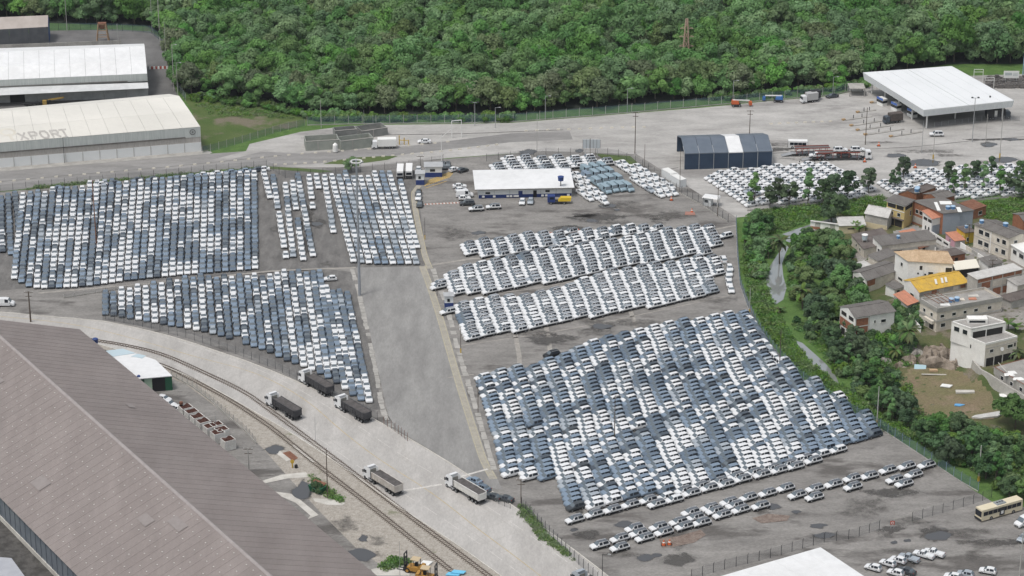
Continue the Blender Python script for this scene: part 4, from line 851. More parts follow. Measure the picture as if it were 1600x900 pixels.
# geometry-node instancing for what is past the count limit
def scatter(name, label, protos, pts, rots, scls, idx):
    col = bpy.data.collections.new(name+'_source')
    for i, me in enumerate(protos): col.objects.link(bpy.data.objects.new('%s_source_%03d' % (name, i), me))
    me = bpy.data.meshes.new(name); me.vertices.add(len(pts)); me.vertices.foreach_set('co', np.array(pts, dtype=np.float32).ravel())
    a = me.attributes.new('rot', 'FLOAT_VECTOR', 'POINT'); a.data.foreach_set('vector', np.array(rots, dtype=np.float32).ravel())
    a = me.attributes.new('scl', 'FLOAT_VECTOR', 'POINT'); a.data.foreach_set('vector', np.array(scls, dtype=np.float32).ravel())
    a = me.attributes.new('idx', 'INT', 'POINT'); a.data.foreach_set('value', np.array(idx, dtype=np.int32))
    o = link(name, me); ng = bpy.data.node_groups.new(name, 'GeometryNodeTree')
    ng.interface.new_socket('Geometry', in_out='INPUT', socket_type='NodeSocketGeometry'); ng.interface.new_socket('Geometry', in_out='OUTPUT', socket_type='NodeSocketGeometry')
    N = ng.nodes; gi = N.new('NodeGroupInput'); go = N.new('NodeGroupOutput'); ci = N.new('GeometryNodeCollectionInfo'); ip = N.new('GeometryNodeInstanceOnPoints')
    ci.inputs['Collection'].default_value = col; ci.inputs['Separate Children'].default_value = True; ci.inputs['Reset Children'].default_value = True
    def na(n, t): x = N.new('GeometryNodeInputNamedAttribute'); x.data_type = t; x.inputs['Name'].default_value = n; return x.outputs['Attribute']
    e2r = N.new('FunctionNodeEulerToRotation')
    ng.links.new(gi.outputs[0], ip.inputs['Points']); ng.links.new(ci.outputs[0], ip.inputs['Instance']); ip.inputs['Pick Instance'].default_value = True
    ng.links.new(na('idx', 'INT'), ip.inputs['Instance Index']); ng.links.new(na('rot', 'FLOAT_VECTOR'), e2r.inputs[0]); ng.links.new(e2r.outputs[0], ip.inputs['Rotation']); ng.links.new(na('scl', 'FLOAT_VECTOR'), ip.inputs['Scale'])
    ng.links.new(ip.outputs[0], go.inputs[0])
    md = o.modifiers.new('scatter', 'NODES'); md.node_group = ng
    o['kind'] = 'stuff'; o['label'] = label; return o

# ---- the parked blocks: slots = dict(kind, pos, head, colour, block, col, row)
SLOTS = []
def jit(a): return random.uniform(-a, a)
def pick(w_): 
    r_ = random.random()*sum(w_.values())
    for k, v in w_.items():
        r_ -= v
        if r_ <= 0: return k
    return k
def columns(block, kind, cols, step, weights, runs=.0, gap=.0):
    """cars nose-down in columns given by photo pixels (top, bottom); row counted from the bottom"""
    for ci, (xt, yt, xb, yb) in enumerate(cols):
        a, b = G(xb, yb), G(xt, yt); d = b-a; n = int(d.length/step)+1; d.normalize(); last = None; off = 0.0
        for r_ in range(n):
            if random.random() < gap: continue
            c = last if last and last not in ('graphite', 'dark grey') and random.random() < runs else pick(weights); last = c
            p = a+d*(r_*step+jit(.2)+KIND[kind]['L']*.5)+Vector((-d.y, d.x, 0))*jit(.08)
            SLOTS.append(dict(kind=kind, pos=p, head=math.atan2(-d.y, -d.x)+jit(.02), colour=c, block=block, col=ci+1, row=r_+1))
def lattice(block, kind, poly, head, a, b, bang, weights, runs=0.0, ref=None, skip=None, miss=0.0, jj=.1, wave=.28):
    """cars facing head, nose-to-tail step a, neighbour step b along bang; kept where the photo outline holds them"""
    P = [G(*p).xy for p in poly]; o = G(*(ref or poly[0])).xy; u = Vector((math.cos(head), math.sin(head))); v = Vector((math.cos(bang), math.sin(bang)))
    found = {}
    for i in range(-70, 71):
        last = None; sh = jit(.3); ph = i*.25; fr = .19
        for j in range(-110, 111):
            q = o+u*(i*a+wave*1.6*math.sin(j*fr+ph)+jit(wave*.8))+v*(j*b+sh+jit(.1))
            if inpoly(q.x, q.y, P):
                if skip and skip(q): continue
                if random.random() < miss: continue
                c = last if last and last not in ('graphite', 'dark grey') and random.random() < runs else pick(weights); last = c
                found.setdefault(i, []).append((j, q, c))
    for ci, i in enumerate(sorted(found, reverse=True)):
        for r_, (j, q, c) in enumerate(sorted(found[i], key=lambda t: t[1].y)):
            SLOTS.append(dict(kind=kind, pos=Vector((q.x+jit(jj), q.y+jit(jj*.6), 0)), head=head+jit(.025), colour=c, block=block, col=ci+1, row=r_+1, rb=(random.choice(('grey', 'grey', True)) if kind == 'cross' and random.random() < .75 else False)))
WA = {'white': 38, 'silver': 4, 'steel blue': 26, 'blue grey': 24, 'graphite': 14}
WB = {'white': 32, 'silver': 4, 'steel blue': 27, 'blue grey': 26, 'graphite': 15}
def interp(pts, x):
    for (x0, y0), (x1, y1) in zip(pts, pts[1:]):
        if x <= x1: return y0+(y1-y0)*(x-x0)/(x1-x0)
    return pts[-1][1]
topA = [(30, 312), (100, 300), (150, 292), (200, 289), (250, 286), (300, 281), (350, 276), (402, 271)]
botA = [(20, 437), (34, 444), (46, 450), (60, 453), (100, 452), (140, 449), (200, 440), (250, 435), (300, 430), (350, 426), (405, 422)]
colsA = []
for k in range(33):
    t = k/32; xb = 22+t*377; xt = 36+t*361+4*math.sin(t*3.1); colsA.append((xt, interp(topA, xt), xb, interp(botA, xb)))
columns('upper left lot', 'hatch', colsA, 4.05, WA, .35, .004)
columns('strip at the left edge', 'hatch', [(2, 312, 4, 396), (13, 312, 17, 400), (24, 308, 31, 372)], 4.2, {'white': 14, 'graphite': 30, 'blue grey': 30, 'steel blue': 15}, .3)
bB = [(165, 494), (201, 499), (238, 506), (275, 512), (313, 519), (352, 529), (391, 542), (419, 551), (449, 566), (475, 575), (505, 588), (535, 607), (551, 619), (568, 630), (582, 632)]
tB = [(165, 464), (188, 460), (213, 454), (260, 446), (305, 441), (340, 440), (400, 439), (440, 431), (500, 432), (506, 434), (512, 463), (552, 462)]
colsB = []
for k in range(33):
    xb = 165+k*12.9+.0*k; t = (xb-165)/417; yb = interp(bB, xb); xt = xb-.188*t*(yb-440); colsB.append((xt, interp(tB, xt), xb, yb))
columns('lower left lot', 'hatch', colsB, 4.05, WB, .35, .003)
columns('narrow columns', 'hatch', [(412, 270, 422, 312), (427, 282, 447, 406), (446, 292, 458, 404), (457, 289, 474, 409), (466, 281, 489, 403), (483, 280, 489, 328)], 4.1, {'white': 75, 'silver': 20, 'blue grey': 8}, .3, .02)
colsC = [(495, 281, 498, 297), (507, 281, 521, 366)]+[(518+11.4*k, 275+(6 if 2 < k < 6 else 3), 553+12.2*k, 412+min(k, 3)) for k in range(9)]+[(627, 292, 652, 390)]
columns('upper middle lot', 'hatch', colsC, 4.08, {'white': 55, 'silver': 25, 'steel blue': 16, 'graphite': 3}, .4)
HD = R(210); AB = R(97)
WM = {'white': 97, 'silver': 2, 'blue grey': 1}
M1 = [(684, 452), (690, 432), (760, 412), (850, 395), (950, 379), (1040, 362), (1085, 358), (1120, 360), (1137, 374), (1132, 384), (1100, 400), (1010, 414), (930, 429), (860, 443), (800, 453), (760, 460), (700, 463)]
lattice('upper white rows', 'cross', M1, HD, 4.80, 2.26, AB, WM, .3, (760, 445))
lattice('short white rows', 'cross', [(718, 400), (724, 382), (800, 372), (880, 366), (950, 359), (1030, 356), (1040, 360), (950, 376), (850, 391), (800, 402), (740, 408)], HD, 4.80, 2.26, AB, WM, .3, (760, 398), miss=.02)
M2 = [(714, 537), (698, 486), (735, 473), (775, 468), (835, 462), (875, 454), (950, 428), (1000, 420), (1050, 414), (1090, 404), (1110, 404), (1118, 418), (1130, 460), (1090, 468), (1040, 478), (960, 493), (900, 503), (830, 517), (760, 530)]
lattice('middle white rows', 'cross', M2, HD, 4.80, 2.26, AB, WM, .3, (760, 520))
WS = {'white': 40, 'silver': 12, 'steel blue': 26, 'blue grey': 18, 'graphite': 6, 'dark grey': 1}
BIG = [(735, 596), (742, 625), (752, 664), (767, 704), (778, 738), (806, 752), (866, 752), (866, 766), (876, 804), (912, 800), (980, 783), (1050, 770), (1110, 755), (1200, 737), (1300, 707), (1350, 689), (1388, 676), (1352, 654), (1300, 618), (1240, 578), (1210, 562), (1190, 542), (1175, 512), (1160, 492), (1110, 499), (1040, 509), (1000, 519), (940, 534), (905, 544), (880, 557), (840, 574), (800, 581), (760, 589)]
lattice('big block', 'suv', BIG, HD, 4.80, 2.24, AB, WS, .2, (900, 795), miss=.004)
HN = R(206)
lattice('north lot', 'cross', [(772, 276), (775, 252), (840, 248), (905, 247), (960, 252), (960, 262), (905, 262), (895, 276)], R(195), 5.0, 2.5, R(100), {'white': 92, 'silver': 8}, .2, (780, 270))
lattice('north lot corner', 'sedan', [(962, 254), (1000, 260), (1062, 300), (1052, 310), (1035, 312), (1000, 292), (968, 268)], R(-62), 4.9, 2.35, R(28), {'white': 95, 'silver': 5}, .2, (1040, 305))
lattice('north lot corner', 'sedan', [(890, 276), (905, 275), (950, 306), (945, 318), (920, 316), (900, 298)], R(-62), 4.9, 2.35, R(28), {'white': 85, 'silver': 15}, .2, (920, 312))
WP = {'white': 97, 'silver': 3}
lattice('fenced lot by the tent', 'sedan', [(1103, 280), (1135, 268), (1190, 264), (1290, 257), (1322, 264), (1366, 300), (1340, 312), (1250, 318), (1168, 324)], R(206), 4.9, 2.6, R(-64), WP, .2, (1168, 318), miss=.02)
lattice('lot behind the houses', 'sedan', [(1374, 286), (1420, 272), (1500, 264), (1580, 260), (1625, 260), (1625, 304), (1500, 312), (1400, 308)], R(206), 4.9, 2.6, R(-64), WP, .2, (1400, 300), miss=.03)
# ---- give the nearest ones their own objects, the rest become one mass per kind
CNAME = {'white': 'white', 'silver': 'silver', 'steel blue': 'steel blue', 'blue grey': 'blue-grey', 'graphite': 'graphite', 'dark grey': 'dark grey', 'black': 'black'}
def block_label(s):
    col, row = ordinal(s['col']), ordinal(s['row'])
    k = CATS[s['kind']]
    return '%s %s, %s, %s column from left, %s from front' % (CNAME[s['colour']], k, s['block'], col, row)
for kind, limit, lv in (('suv', 280, 1), ('hatch', 255, 1), ('cross', 225, 1), ('sedan', 265, 1)):
    sl_ = [s for s in SLOTS if s['kind'] == kind and seen(s['pos'], 12)]
    sl_.sort(key=lambda s: s['pos'].y)
    near, far = sl_[:limit], sl_[limit:]
    for s in near:
        car(kind, s['pos'], s['head'], s['colour'], block_label(s), 'cars parked in the '+s['block'], roofblk=s.get('rb', False), level=lv)
    for s in far: s['ck'] = (s['colour'], s.get('rb') or False)
    cols = sorted({s['ck'] for s in far}, key=str); ids = {c: i for i, c in enumerate(cols)}
    if far:
        scatter('parked_'+{'suv': 'suv', 'hatch': 'hatchback', 'sedan': 'sedan', 'cross': 'crossover'}[kind]+'_mass', 'densely parked %ss farther back in the lots' % CATS[kind], [whole_mesh(kind, c[0], c[1]) for c in cols], [s['pos'] for s in far], [(0, 0, s['head']) for s in far], [(1, 1, 1)]*len(far), [ids[s['ck']] for s in far])
print('slots', {k: sum(1 for s in SLOTS if s['kind'] == k and seen(s['pos'], 12)) for k in KIND})
# ---- single cars of the front lots (pixel of the middle of the car)
line1 = [(898, 812), (928, 804), (957, 797), (985, 789), (1013, 782), (1026, 788), (1040, 777), (1053, 781), (1068, 767), (1080, 771), (1094, 760), (1108, 763), (1124, 753), (1134, 757), (1150, 745), (1160, 749), (1177, 739), (1190, 742), (1205, 732), (1217, 735), (1230, 726), (1242, 729), (1256, 717), (1270, 720), (1283, 710), (1309, 703)]
for i, (x, y) in enumerate(line1):
    wh = i in (6, 7, 24, 25)
    car('cross', G(x, y+4), HD+jit(.02), 'white', 'white SUV in the line before the big block, %s from the left' % ordinal(i+1), 'line of white SUVs before the big block', roofblk=not wh)
line2 = [(937, 852), (968, 842), (968, 856), (991, 826), (998, 834), (1007, 841), (1029, 824), (1037, 832), (1060, 816), (1069, 823), (1079, 801), (1086, 809), (1096, 817), (1109, 794), (1117, 799), (1128, 805), (1139, 785), (1148, 790), (1157, 797), (1169, 778), (1188, 791), (1199, 771), (1227, 763), (1245, 774), (1273, 764), (1272, 777), (1302, 757), (1331, 748), (1332, 761), (1358, 744), (1387, 735), (1398, 750), (1412, 756), (1416, 729), (1427, 742), (1447, 727)]
for i, (x, y) in enumerate(line2):
    car('cross', G(x, y+4), HD+jit(.03), 'white', 'white SUV with black roof in the loose front rows, %s from the left' % ordinal(i+1), 'white SUVs in the loose front rows', roofblk=True)
singles = [  # kind, pixel, heading, colour, label
 ('suv', (862, 556), HD, 'black', 'single black SUV standing before the big block on bare asphalt'),
 ('hatch', (1364, 889), R(150), 'white', 'white hatchback nearest the white hall roof, leftmost of the lower right cars'),
 ('hatch', (1387, 882), R(145), 'white', 'white hatchback second in the row right of the white hall roof'),
 ('hatch', (1403, 877), R(145), 'white', 'white hatchback third in the row right of the white hall roof'),
 ('pickup', (1420, 874), R(145), 'silver', 'silver pickup with dark cargo bed beside the white hatchbacks'),
 ('pickup', (1443, 869), R(148), 'white', 'white pickup, the left of two white pickups at lower right'),
 ('pickup', (1459, 866), R(148), 'white', 'white pickup, the right of two white pickups at lower right'),
 ('hatch', (1399, 897), R(150), 'white', 'white hatchback behind the grey sedan at the bottom edge'),
 ('sedan', (1416, 894), R(142), 'dark grey', 'grey sedan in the row at the bottom edge'),
 ('hatch', (1543, 894), R(160), 'white', 'white hatchback alone near the bottom right corner'),
 ('hatch', (1508, 899), R(155), 'silver', 'silver hatchback cut by the bottom edge, right of the other'),
 ('hatch', (1488, 903), R(155), 'white', 'white hatchback cut by the bottom edge, left of the other'),
 ('van', (1601, 818), R(215), 'white', 'white van cut by the right edge below the bus'),
 ('sedan', (1600, 842), R(230), 'silver', 'silver car cut by the right edge below the van'),
 ('sedan', (718, 292), R(5), 'white', 'white sedan left of the office, topmost of four'),
 ('hatch', (721, 298), R(20), 'white', 'white hatchback left of the office, second from the top'),
 ('van', (726, 306), R(5), 'white', 'white van left of the office'),
 ('hatch', (726, 311), R(5), 'white', 'white hatchback left of the office, below the van'),
 ('suv', (730, 319), R(185), 'dark grey', 'dark grey SUV at the end of the red and white crossing'),
 ('cross', (744, 328), R(190), 'white', 'white SUV with black roof before the office, left of the pair'),
 ('cross', (771, 325), R(190), 'white', 'white SUV with black roof before the office, right of the pair'),
 ('hatch', (816, 317), R(-95), 'white', 'white hatchback parked at the office wall, left of the pair'),
 ('hatch', (829, 316), R(-95), 'silver', 'silver hatchback parked at the office wall, right of the pair'),
 ('hatch', (654, 310), R(-95), 'white', 'white hatchback beside the walkway below the guard booth'),
 ('hatch', (654, 303), R(-95), 'dark grey', 'dark hatchback beside the walkway above the white one'),
 ('hatch', (656, 321), R(-95), 'dark grey', 'dark hatchback at the left end of the crossing'),
 ('hatch', (710, 266), R(40), 'white', 'white hatchback beyond the hatched yellow paving'),
 ('hatch', (723, 267), R(40), 'dark grey', 'dark hatchback beyond the hatched yellow paving, right of the white one'),
 ('suv', (692, 261), R(-90), 'dark grey', 'dark SUV behind the guard house, left of two'),
 ('suv', (700, 261), R(-90), 'dark grey', 'dark SUV behind the guard house, right of two'),
 ('hatch', (654, 267), R(-90), 'white', 'white hatchback just left of the larger guard house'),
 ('sedan', (663, 222), R(180), 'white', 'white sedan on the outer road by the compound'),
 ('suv', (1463, 211), R(180), 'white', 'white and blue patrol car by the canopy columns'),
 ('sedan', (1300, 151), R(200), 'dark grey', 'dark car at the back fence by the canopy'),
 ('hatch', (1423, 353), R(-40), 'silver', 'silver hatchback in the street beside the yellow house'),
 ('suv', (1130, 407), R(95), 'white', 'white SUV at the right end of the white rows, topmost of the file'),
 ('hatch', (516, 437), R(190), 'white', 'white car with open hatch beside the high mast'),
 ('sedan', (770, 778), R(150), 'dark grey', 'dark sedan at the street mouth, left of two by the low rail'),
 ('sedan', (789, 781), R(150), 'dark grey', 'dark sedan at the street mouth, right of two by the low rail'),
 ('sedan', (741, 753), R(140), 'steel blue', 'steel blue sedan behind the white-sided tipper truck'),
 ('sedan', (754, 764), R(140), 'blue grey', 'blue-grey sedan behind the white-sided tipper truck'),
 ('hatch', (257, 625), R(-30), 'white', 'white car at the edge of the brown roof, topmost of four'),
 ('hatch', (265, 633), R(-30), 'white', 'white car at the edge of the brown roof, second of four'),
 ('hatch', (279, 641), R(-30), 'white', 'white car at the edge of the brown roof, third of four'),
 ('hatch', (289, 641), R(-30), 'silver', 'silver car beside the rusty post at the brown roof'),
 ('van', (8, 476), R(0), 'white', 'white van with green rear at the left edge')]
for kind, (x, y), hd, colr, lab in singles: car(kind, G(x, y+1.5), hd, colr, lab, None, roofblk='black roof' in lab)
for i, (x, y, c) in enumerate([(1140, 420, 'white'), (1139, 428, 'white'), (1138, 436, 'white'), (1139, 444, 'white'), (1142, 454, 'white')]): car('hatch', G(x, y+2), R(-88), c, 'white hatchback in the short file by the canal fence, %s from the top' % ordinal(i+1), 'file beside the canal fence')
for i, (x, y, c) in enumerate([(1173, 503, 'white'), (1179, 512, 'blue grey'), (1185, 521, 'blue grey'), (1191, 530, 'graphite'), (1196, 540, 'white'), (1203, 551, 'silver'), (1210, 561, 'white'), (1218, 569, 'white')]): car('suv', G(x, y+2), R(-65), c, '%s SUV in the file along the canal fence, %s from the top' % (CNAME[c], ordinal(i+1)), 'file along the canal fence')
for i, (x, y, c) in enumerate([(90, 297, 'blue grey'), (157, 291, 'white'), (178, 289, 'graphite'), (214, 284, 'graphite'), (238, 283, 'graphite'), (275, 281, 'graphite'), (297, 279, 'steel blue'), (316, 276, 'white'), (338, 274, 'white'), (360, 272, 'steel blue'), (382, 270, 'steel blue'), (402, 268, 'graphite'), (411, 267, 'white')]): car('sedan', G(x, y), R(192), c, '%s sedan crosswise at the top of the upper left lot, %s from the left' % (CNAME[c], ordinal(i+1)), 'sedans crosswise above the lot')
vz = [(465, 165), (515, 155), (565, 148), (470, 205), (520, 193), (563, 185), (612, 180), (530, 240), (573, 230), (613, 222), (665, 220), (585, 285), (630, 275), (675, 270), (725, 272)]
vl = {0: 'farthest', 1: 'second', 2: 'third', 3: 'front'}
for i, (x, y) in enumerate(vz):
    r_ = 0 if i < 3 else 1 if i < 7 else 2 if i < 11 else 3
    car('van', G(800+x/4, 225+y/4+4), R(-64), 'light blue' if i != 3 else 'steel blue', 'silver-blue van beside the office, %s row, %s from the left' % (vl[r_], ordinal(i-[0, 3, 7, 11][r_]+1)), 'silver-blue vans beside the office')

# ---- tipper trucks on the haul road
def tipper(px, side, label, rz=R(128.5), white=False, cabm='white', full=True):
    o = empty('tipper_truck', G(*px), rz); tag(o, label, 'truck', 'tipper trucks on the haul road')   # +X is forward, origin at the rear end
    pm = PAINT[cabm]; L = 9.2
    ms = side
    tb = put('tipper_body', MB().hexa([(0, -1.2, 1.35), (L, -1.2, 1.35), (L, 1.2, 1.35), (0, 1.2, 1.35), (-.15, -1.3, 2.84), (L+.1, -1.3, 2.84), (L+.1, 1.3, 2.84), (-.15, 1.3, 2.84)]), ms, o)
    rib = MB().box(-.07, .07, -.06, .06, 0, 1.65).mesh('rib', ms)
    for i in range(9):
        for sg in (-1, 1): link('rib', rib, tb, (i*L/8, sg*1.28, 1.35))
    for sg in (-1, 1): put('top_rail', MB().box(-.15, L+.1, sg*1.3-.09, sg*1.3+.09, 2.95, 3.12), ms, tb)
    mb = MB()      # tarpaulin, sagging between bows
    for i in range(8):
        x0, x1 = i*L/8, (i+1)*L/8
        for y0, y1, z0, z1 in ((-1.22, -.4, 3.02, 2.92), (-.4, .4, 2.92, 2.92), (.4, 1.22, 2.92, 3.02)):
            s0 = .05*(i % 2); s1 = .05*((i+1) % 2); mb.face([(x0, y0, z0+s0), (x1, y0, z0+s1), (x1, y1, z1+s1), (x0, y1, z1+s0)])
    put('tarpaulin', mb, mat('tarpaulin', (.07, .065, .062), (.11, .10, .098), .8, 1.2), o)
    put('tailgate', MB().box(-.25, -.12, -1.22, 1.22, 1.3, 2.95), ms, o); put('rear_bumper', MB().box(-.3, -.1, -1.2, 1.2, .45, .7), M_dark, o)
    put('chassis', MB().box(0, L+3.6, -.45, .45, .85, 1.3), M_dark, o)
    cab = put('cab', MB().hexa([(L+1.5, -1.22, .6), (L+3.7, -1.22, .6), (L+3.7, 1.22, .6), (L+1.5, 1.22, .6), (L+1.5, -1.15, 3.1), (L+3.45, -1.15, 3.1), (L+3.45, 1.15, 3.1), (L+1.5, 1.15, 3.1)]), pm, o)
    put('wind_deflector', MB().hexa([(L+1.55, -1.1, 3.1), (L+3.3, -1.1, 3.1), (L+3.3, 1.1, 3.1), (L+1.55, 1.1, 3.1), (L+1.5, -1.05, 3.8), (L+2.3, -1.05, 3.8), (L+2.3, 1.05, 3.8), (L+1.5, 1.05, 3.8)]), pm, o)
    for sg in (-1, 1): put('side_fairing', MB().box(L+.75, L+1.5, sg*1.15-.05, sg*1.15+.05, 1.2, 3.6), pm, o); put('window', MB().box(L+2.3, L+3.2, sg*1.2-.02, sg*1.2+.02, 1.9, 2.7), M_cargl, cab); put('mirror', MB().box(L+3.3, L+3.5, sg*1.4-.12, sg*1.4+.12, 1.9, 2.6), M_dark, cab); put('fuel_tank', MB().beam((L+.2, sg*.95, .75), (L+1.3, sg*.95, .75), .32, n=8), M_steel, o)
    put('windscreen', MB().hexa([(L+3.62, -1.0, 1.8), (L+3.68, -1.0, 1.8), (L+3.68, 1.0, 1.8), (L+3.62, 1.0, 1.8), (L+3.5, -1.0, 2.8), (L+3.56, -1.0, 2.8), (L+3.56, 1.0, 2.8), (L+3.5, 1.0, 2.8)]), M_cargl, cab)
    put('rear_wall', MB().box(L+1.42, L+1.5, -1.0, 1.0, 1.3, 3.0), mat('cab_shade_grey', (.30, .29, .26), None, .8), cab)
    wm = wheel_mb(.5, .5).mesh('wheel', [M_black, M_rim])
    for x in (.9, 2.2, 3.5, L-.6, L+.7, L+2.9):
        for sg in (-1, 1): link('wheel', wm, o, (x, sg*.98, .5))
    for sg in (-1, 1): put('mudguard', MB().box(L-1.2, L+1.3, sg*.98-.28, sg*.98+.28, 1.02, 1.12), M_dark, o)
    return o
M_tip = mat('tipper_black', (.045, .045, .05), (.065, .065, .07), .6, .6)
M_tipw = mat('tipper_pale', (.48, .44, .40), (.56, .53, .49), .6, .6); M_tipg = mat('tipper_white', (.62, .61, .58), (.68, .67, .64), .6, .6)
tipper((465, 657), M_tip, 'black tipper truck with white cab nearest the rails, leftmost of three')
tipper((516, 620), M_tip, 'black tipper truck with white cab nearest the parked hatchbacks, farthest up the road')
tipper((574, 661), M_tip, 'black tipper truck with white cab and roof deflector, rightmost of the upper three')
tipper((623, 775), M_tipw, 'tipper truck with beige sides beside the rails')
tipper((753, 788), M_tipg, 'tipper truck with white sides at the street mouth')
tipper((957, 945), M_tip, 'tipper truck with grey cab cut by the bottom edge', cabm='silver')
# ---- buses
def bus(px, rz, L, W, Hh, body, label, trim=None):
    o = empty('bus', G(*px), rz); tag(o, label, 'bus')
    b = put('body', MB().hexa([(0, -W/2, .35), (L, -W/2, .35), (L, W/2, .35), (0, W/2, .35), (.05, -W/2+.06, Hh), (L-.1, -W/2+.06, Hh), (L-.1, W/2-.06, Hh), (.05, W/2-.06, Hh)]), body, o)
    n = int(L/1.45)
    for sg in (-1, 1):
        for i in range(n):
            x0 = .5+i*(L-1)/n; put('window', MB().box(x0+.05, x0+(L-1)/n-.07, sg*W/2-.045, sg*W/2+.015, Hh*.5, Hh*.82), M_cargl, b)
    put('windscreen', MB().box(L-.08, L+.02, -W/2+.15, W/2-.15, Hh*.42, Hh*.88), M_cargl, b); put('rear_window', MB().box(-.02, .08, -W/2+.2, W/2-.2, Hh*.5, Hh*.8), M_cargl, b)
    put('bumper', MB().box(L-.05, L+.1, -W/2, W/2, .35, .8), M_dark if trim is None else trim, o); put('rear_panel', MB().box(-.06, 0, -W/2+.05, W/2-.05, .35, Hh*.42), M_dark, o)
    wm = wheel_mb(.48, .3).mesh('wheel', [M_black, M_rim])
    for x in (L*.22, L*.76):
        for sg in (-1, 1): link('wheel', wm, o, (x, sg*(W/2-.13), .48))
    return o
b = bus((1592, 795), R(209), 12.2, 2.5, 3.1, mat('bus_cream', (.62, .55, .40), (.66, .59, .44), .45, .3), 'cream city bus with dark windows parked by the trees')
put('door', MB().box(5.4, 6.9, 1.24, 1.30, .5, 2.6), M_dark, b); put('door_poster', MB().box(5.75, 6.5, 1.30, 1.32, .9, 1.7), M_white, b)
put('air_conditioner', MB().hexa([(4.6, -.85, 3.1), (7.4, -.85, 3.1), (7.4, .85, 3.1), (4.6, .85, 3.1), (4.8, -.7, 3.4), (7.2, -.7, 3.4), (7.2, .7, 3.4), (4.8, .7, 3.4)]), mat('ac_grey', (.25, .27, .28), None, .6), b)
for i in range(3): put('fan', MB().beam((5.3+i*.75, 0, 3.4), (5.3+i*.75, 0, 3.45), .28, n=10), M_dark, b)
bus((625, 281), R(91), 7.5, 2.2, 2.8, mat('bus_white', (.76, .76, .75), None, .45), 'white minibus left of the pair beside the upper middle lot')
bus((639, 280), R(91), 7.5, 2.2, 2.8, mat('bus_white', (.76, .76, .75)), 'white minibus right of the pair beside the upper middle lot')
bus((1231, 231), R(-3), 6.4, 2.1, 2.7, mat('bus_white', (.76, .76, .75)), 'white minibus behind the empty car carrier')
# ---- car carriers
def carrier(px, rz, L, label, cab=True):
    o = empty('car_carrier', G(*px), rz); tag(o, label, 'car carrier'); m = mat('carrier_red', (.22, .05, .035), (.28, .07, .05), .6, 1.)
    for sg in (-1, 1):
        put('side_frame', MB().box(0, L, sg*1.2-.06, sg*1.2+.06, .7, .95), M_dark, o)
        for i in range(6): put('post', MB().box(1.5+i*(L-3)/5-.07, 1.5+i*(L-3)/5+.07, sg*1.25-.06, sg*1.25+.06, .9, 2.7), m, o)
        put('brace', MB().beam((1.5, sg*1.25, 1.0), (4.0, sg*1.25, 2.6), .07), m, o); put('upper_rail', MB().box(1.2, L-.5, sg*1.25-.08, sg*1.25+.08, 2.6, 2.85), m, o)
    put('lower_deck', MB().box(0, L, -1.15, 1.15, .75, .85), M_steel, o); put('upper_deck', MB().box(1.2, L-.5, -1.2, 1.2, 2.55, 2.62), mat('deck_steel', (.13, .12, .12), None, .7), o)
    put('ramp', MB().hexa([(-3.2, -1.1, .1), (0, -1.1, .75), (0, 1.1, .75), (-3.2, 1.1, .1), (-3.2, -1.1, .18), (0, -1.1, .85), (0, 1.1, .85), (-3.2, 1.1, .18)]), M_steel, o)
    wm = wheel_mb(.45, .4).mesh('wheel', [M_black, M_rim])
    for x in (2.5, 3.7, 4.9, L-1.0):
        for sg in (-1, 1): link('wheel', wm, o, (x, sg*1.0, .45))
    if cab:
        c_ = put('cab', MB().hexa([(L+1.2, -1.2, .6), (L+3.3, -1.2, .6), (L+3.3, 1.2, .6), (L+1.2, 1.2, .6), (L+1.2, -1.15, 3.0), (L+3.0, -1.15, 3.0), (L+3.0, 1.15, 3.0), (L+1.2, 1.15, 3.0)]), PAINT['white'], o)
        for sg in (-1, 1): put('window', MB().box(L+2.0, L+2.9, sg*1.19-.03, sg*1.19+.03, 1.8, 2.6), M_cargl, c_); link('wheel', wm, o, (L+2.4, sg*1.0, .45)); link('wheel', wm, o, (L+.3, sg*1.0, .45))
        put('windscreen', MB().box(L+3.12, L+3.2, -1, 1, 1.7, 2.7), M_cargl, c_); put('chassis', MB().box(L-.2, L+3.2, -.4, .4, .6, .95), M_dark, o)
    return o
cA = (1268, 250); carrier(cA, R(3), 16, 'red car carrier with white cab loaded with white cars')
carrier((1236, 243), R(5), 13, 'empty red car carrier with lowered ramp behind the loaded one', cab=False)
for i, (x, dz) in enumerate(((1.0, .95), (7.2, 2.65), (12.8, 2.65), (8.5, .88))):
    p = G(*cA)+Vector((math.cos(R(3))*x+ (2.0 if i else .6), math.sin(R(3))*x, dz+.02)); car('pickup' if i == 0 else 'suv', p, R(3 if i else 183), 'white' if i < 3 else 'dark grey', ['white pickup tilted on the tail of the car carrier', 'white SUV on the upper deck of the carrier, rear one', 'white SUV on the upper deck of the carrier, front one', 'dark SUV on the lower deck of the carrier'][i])
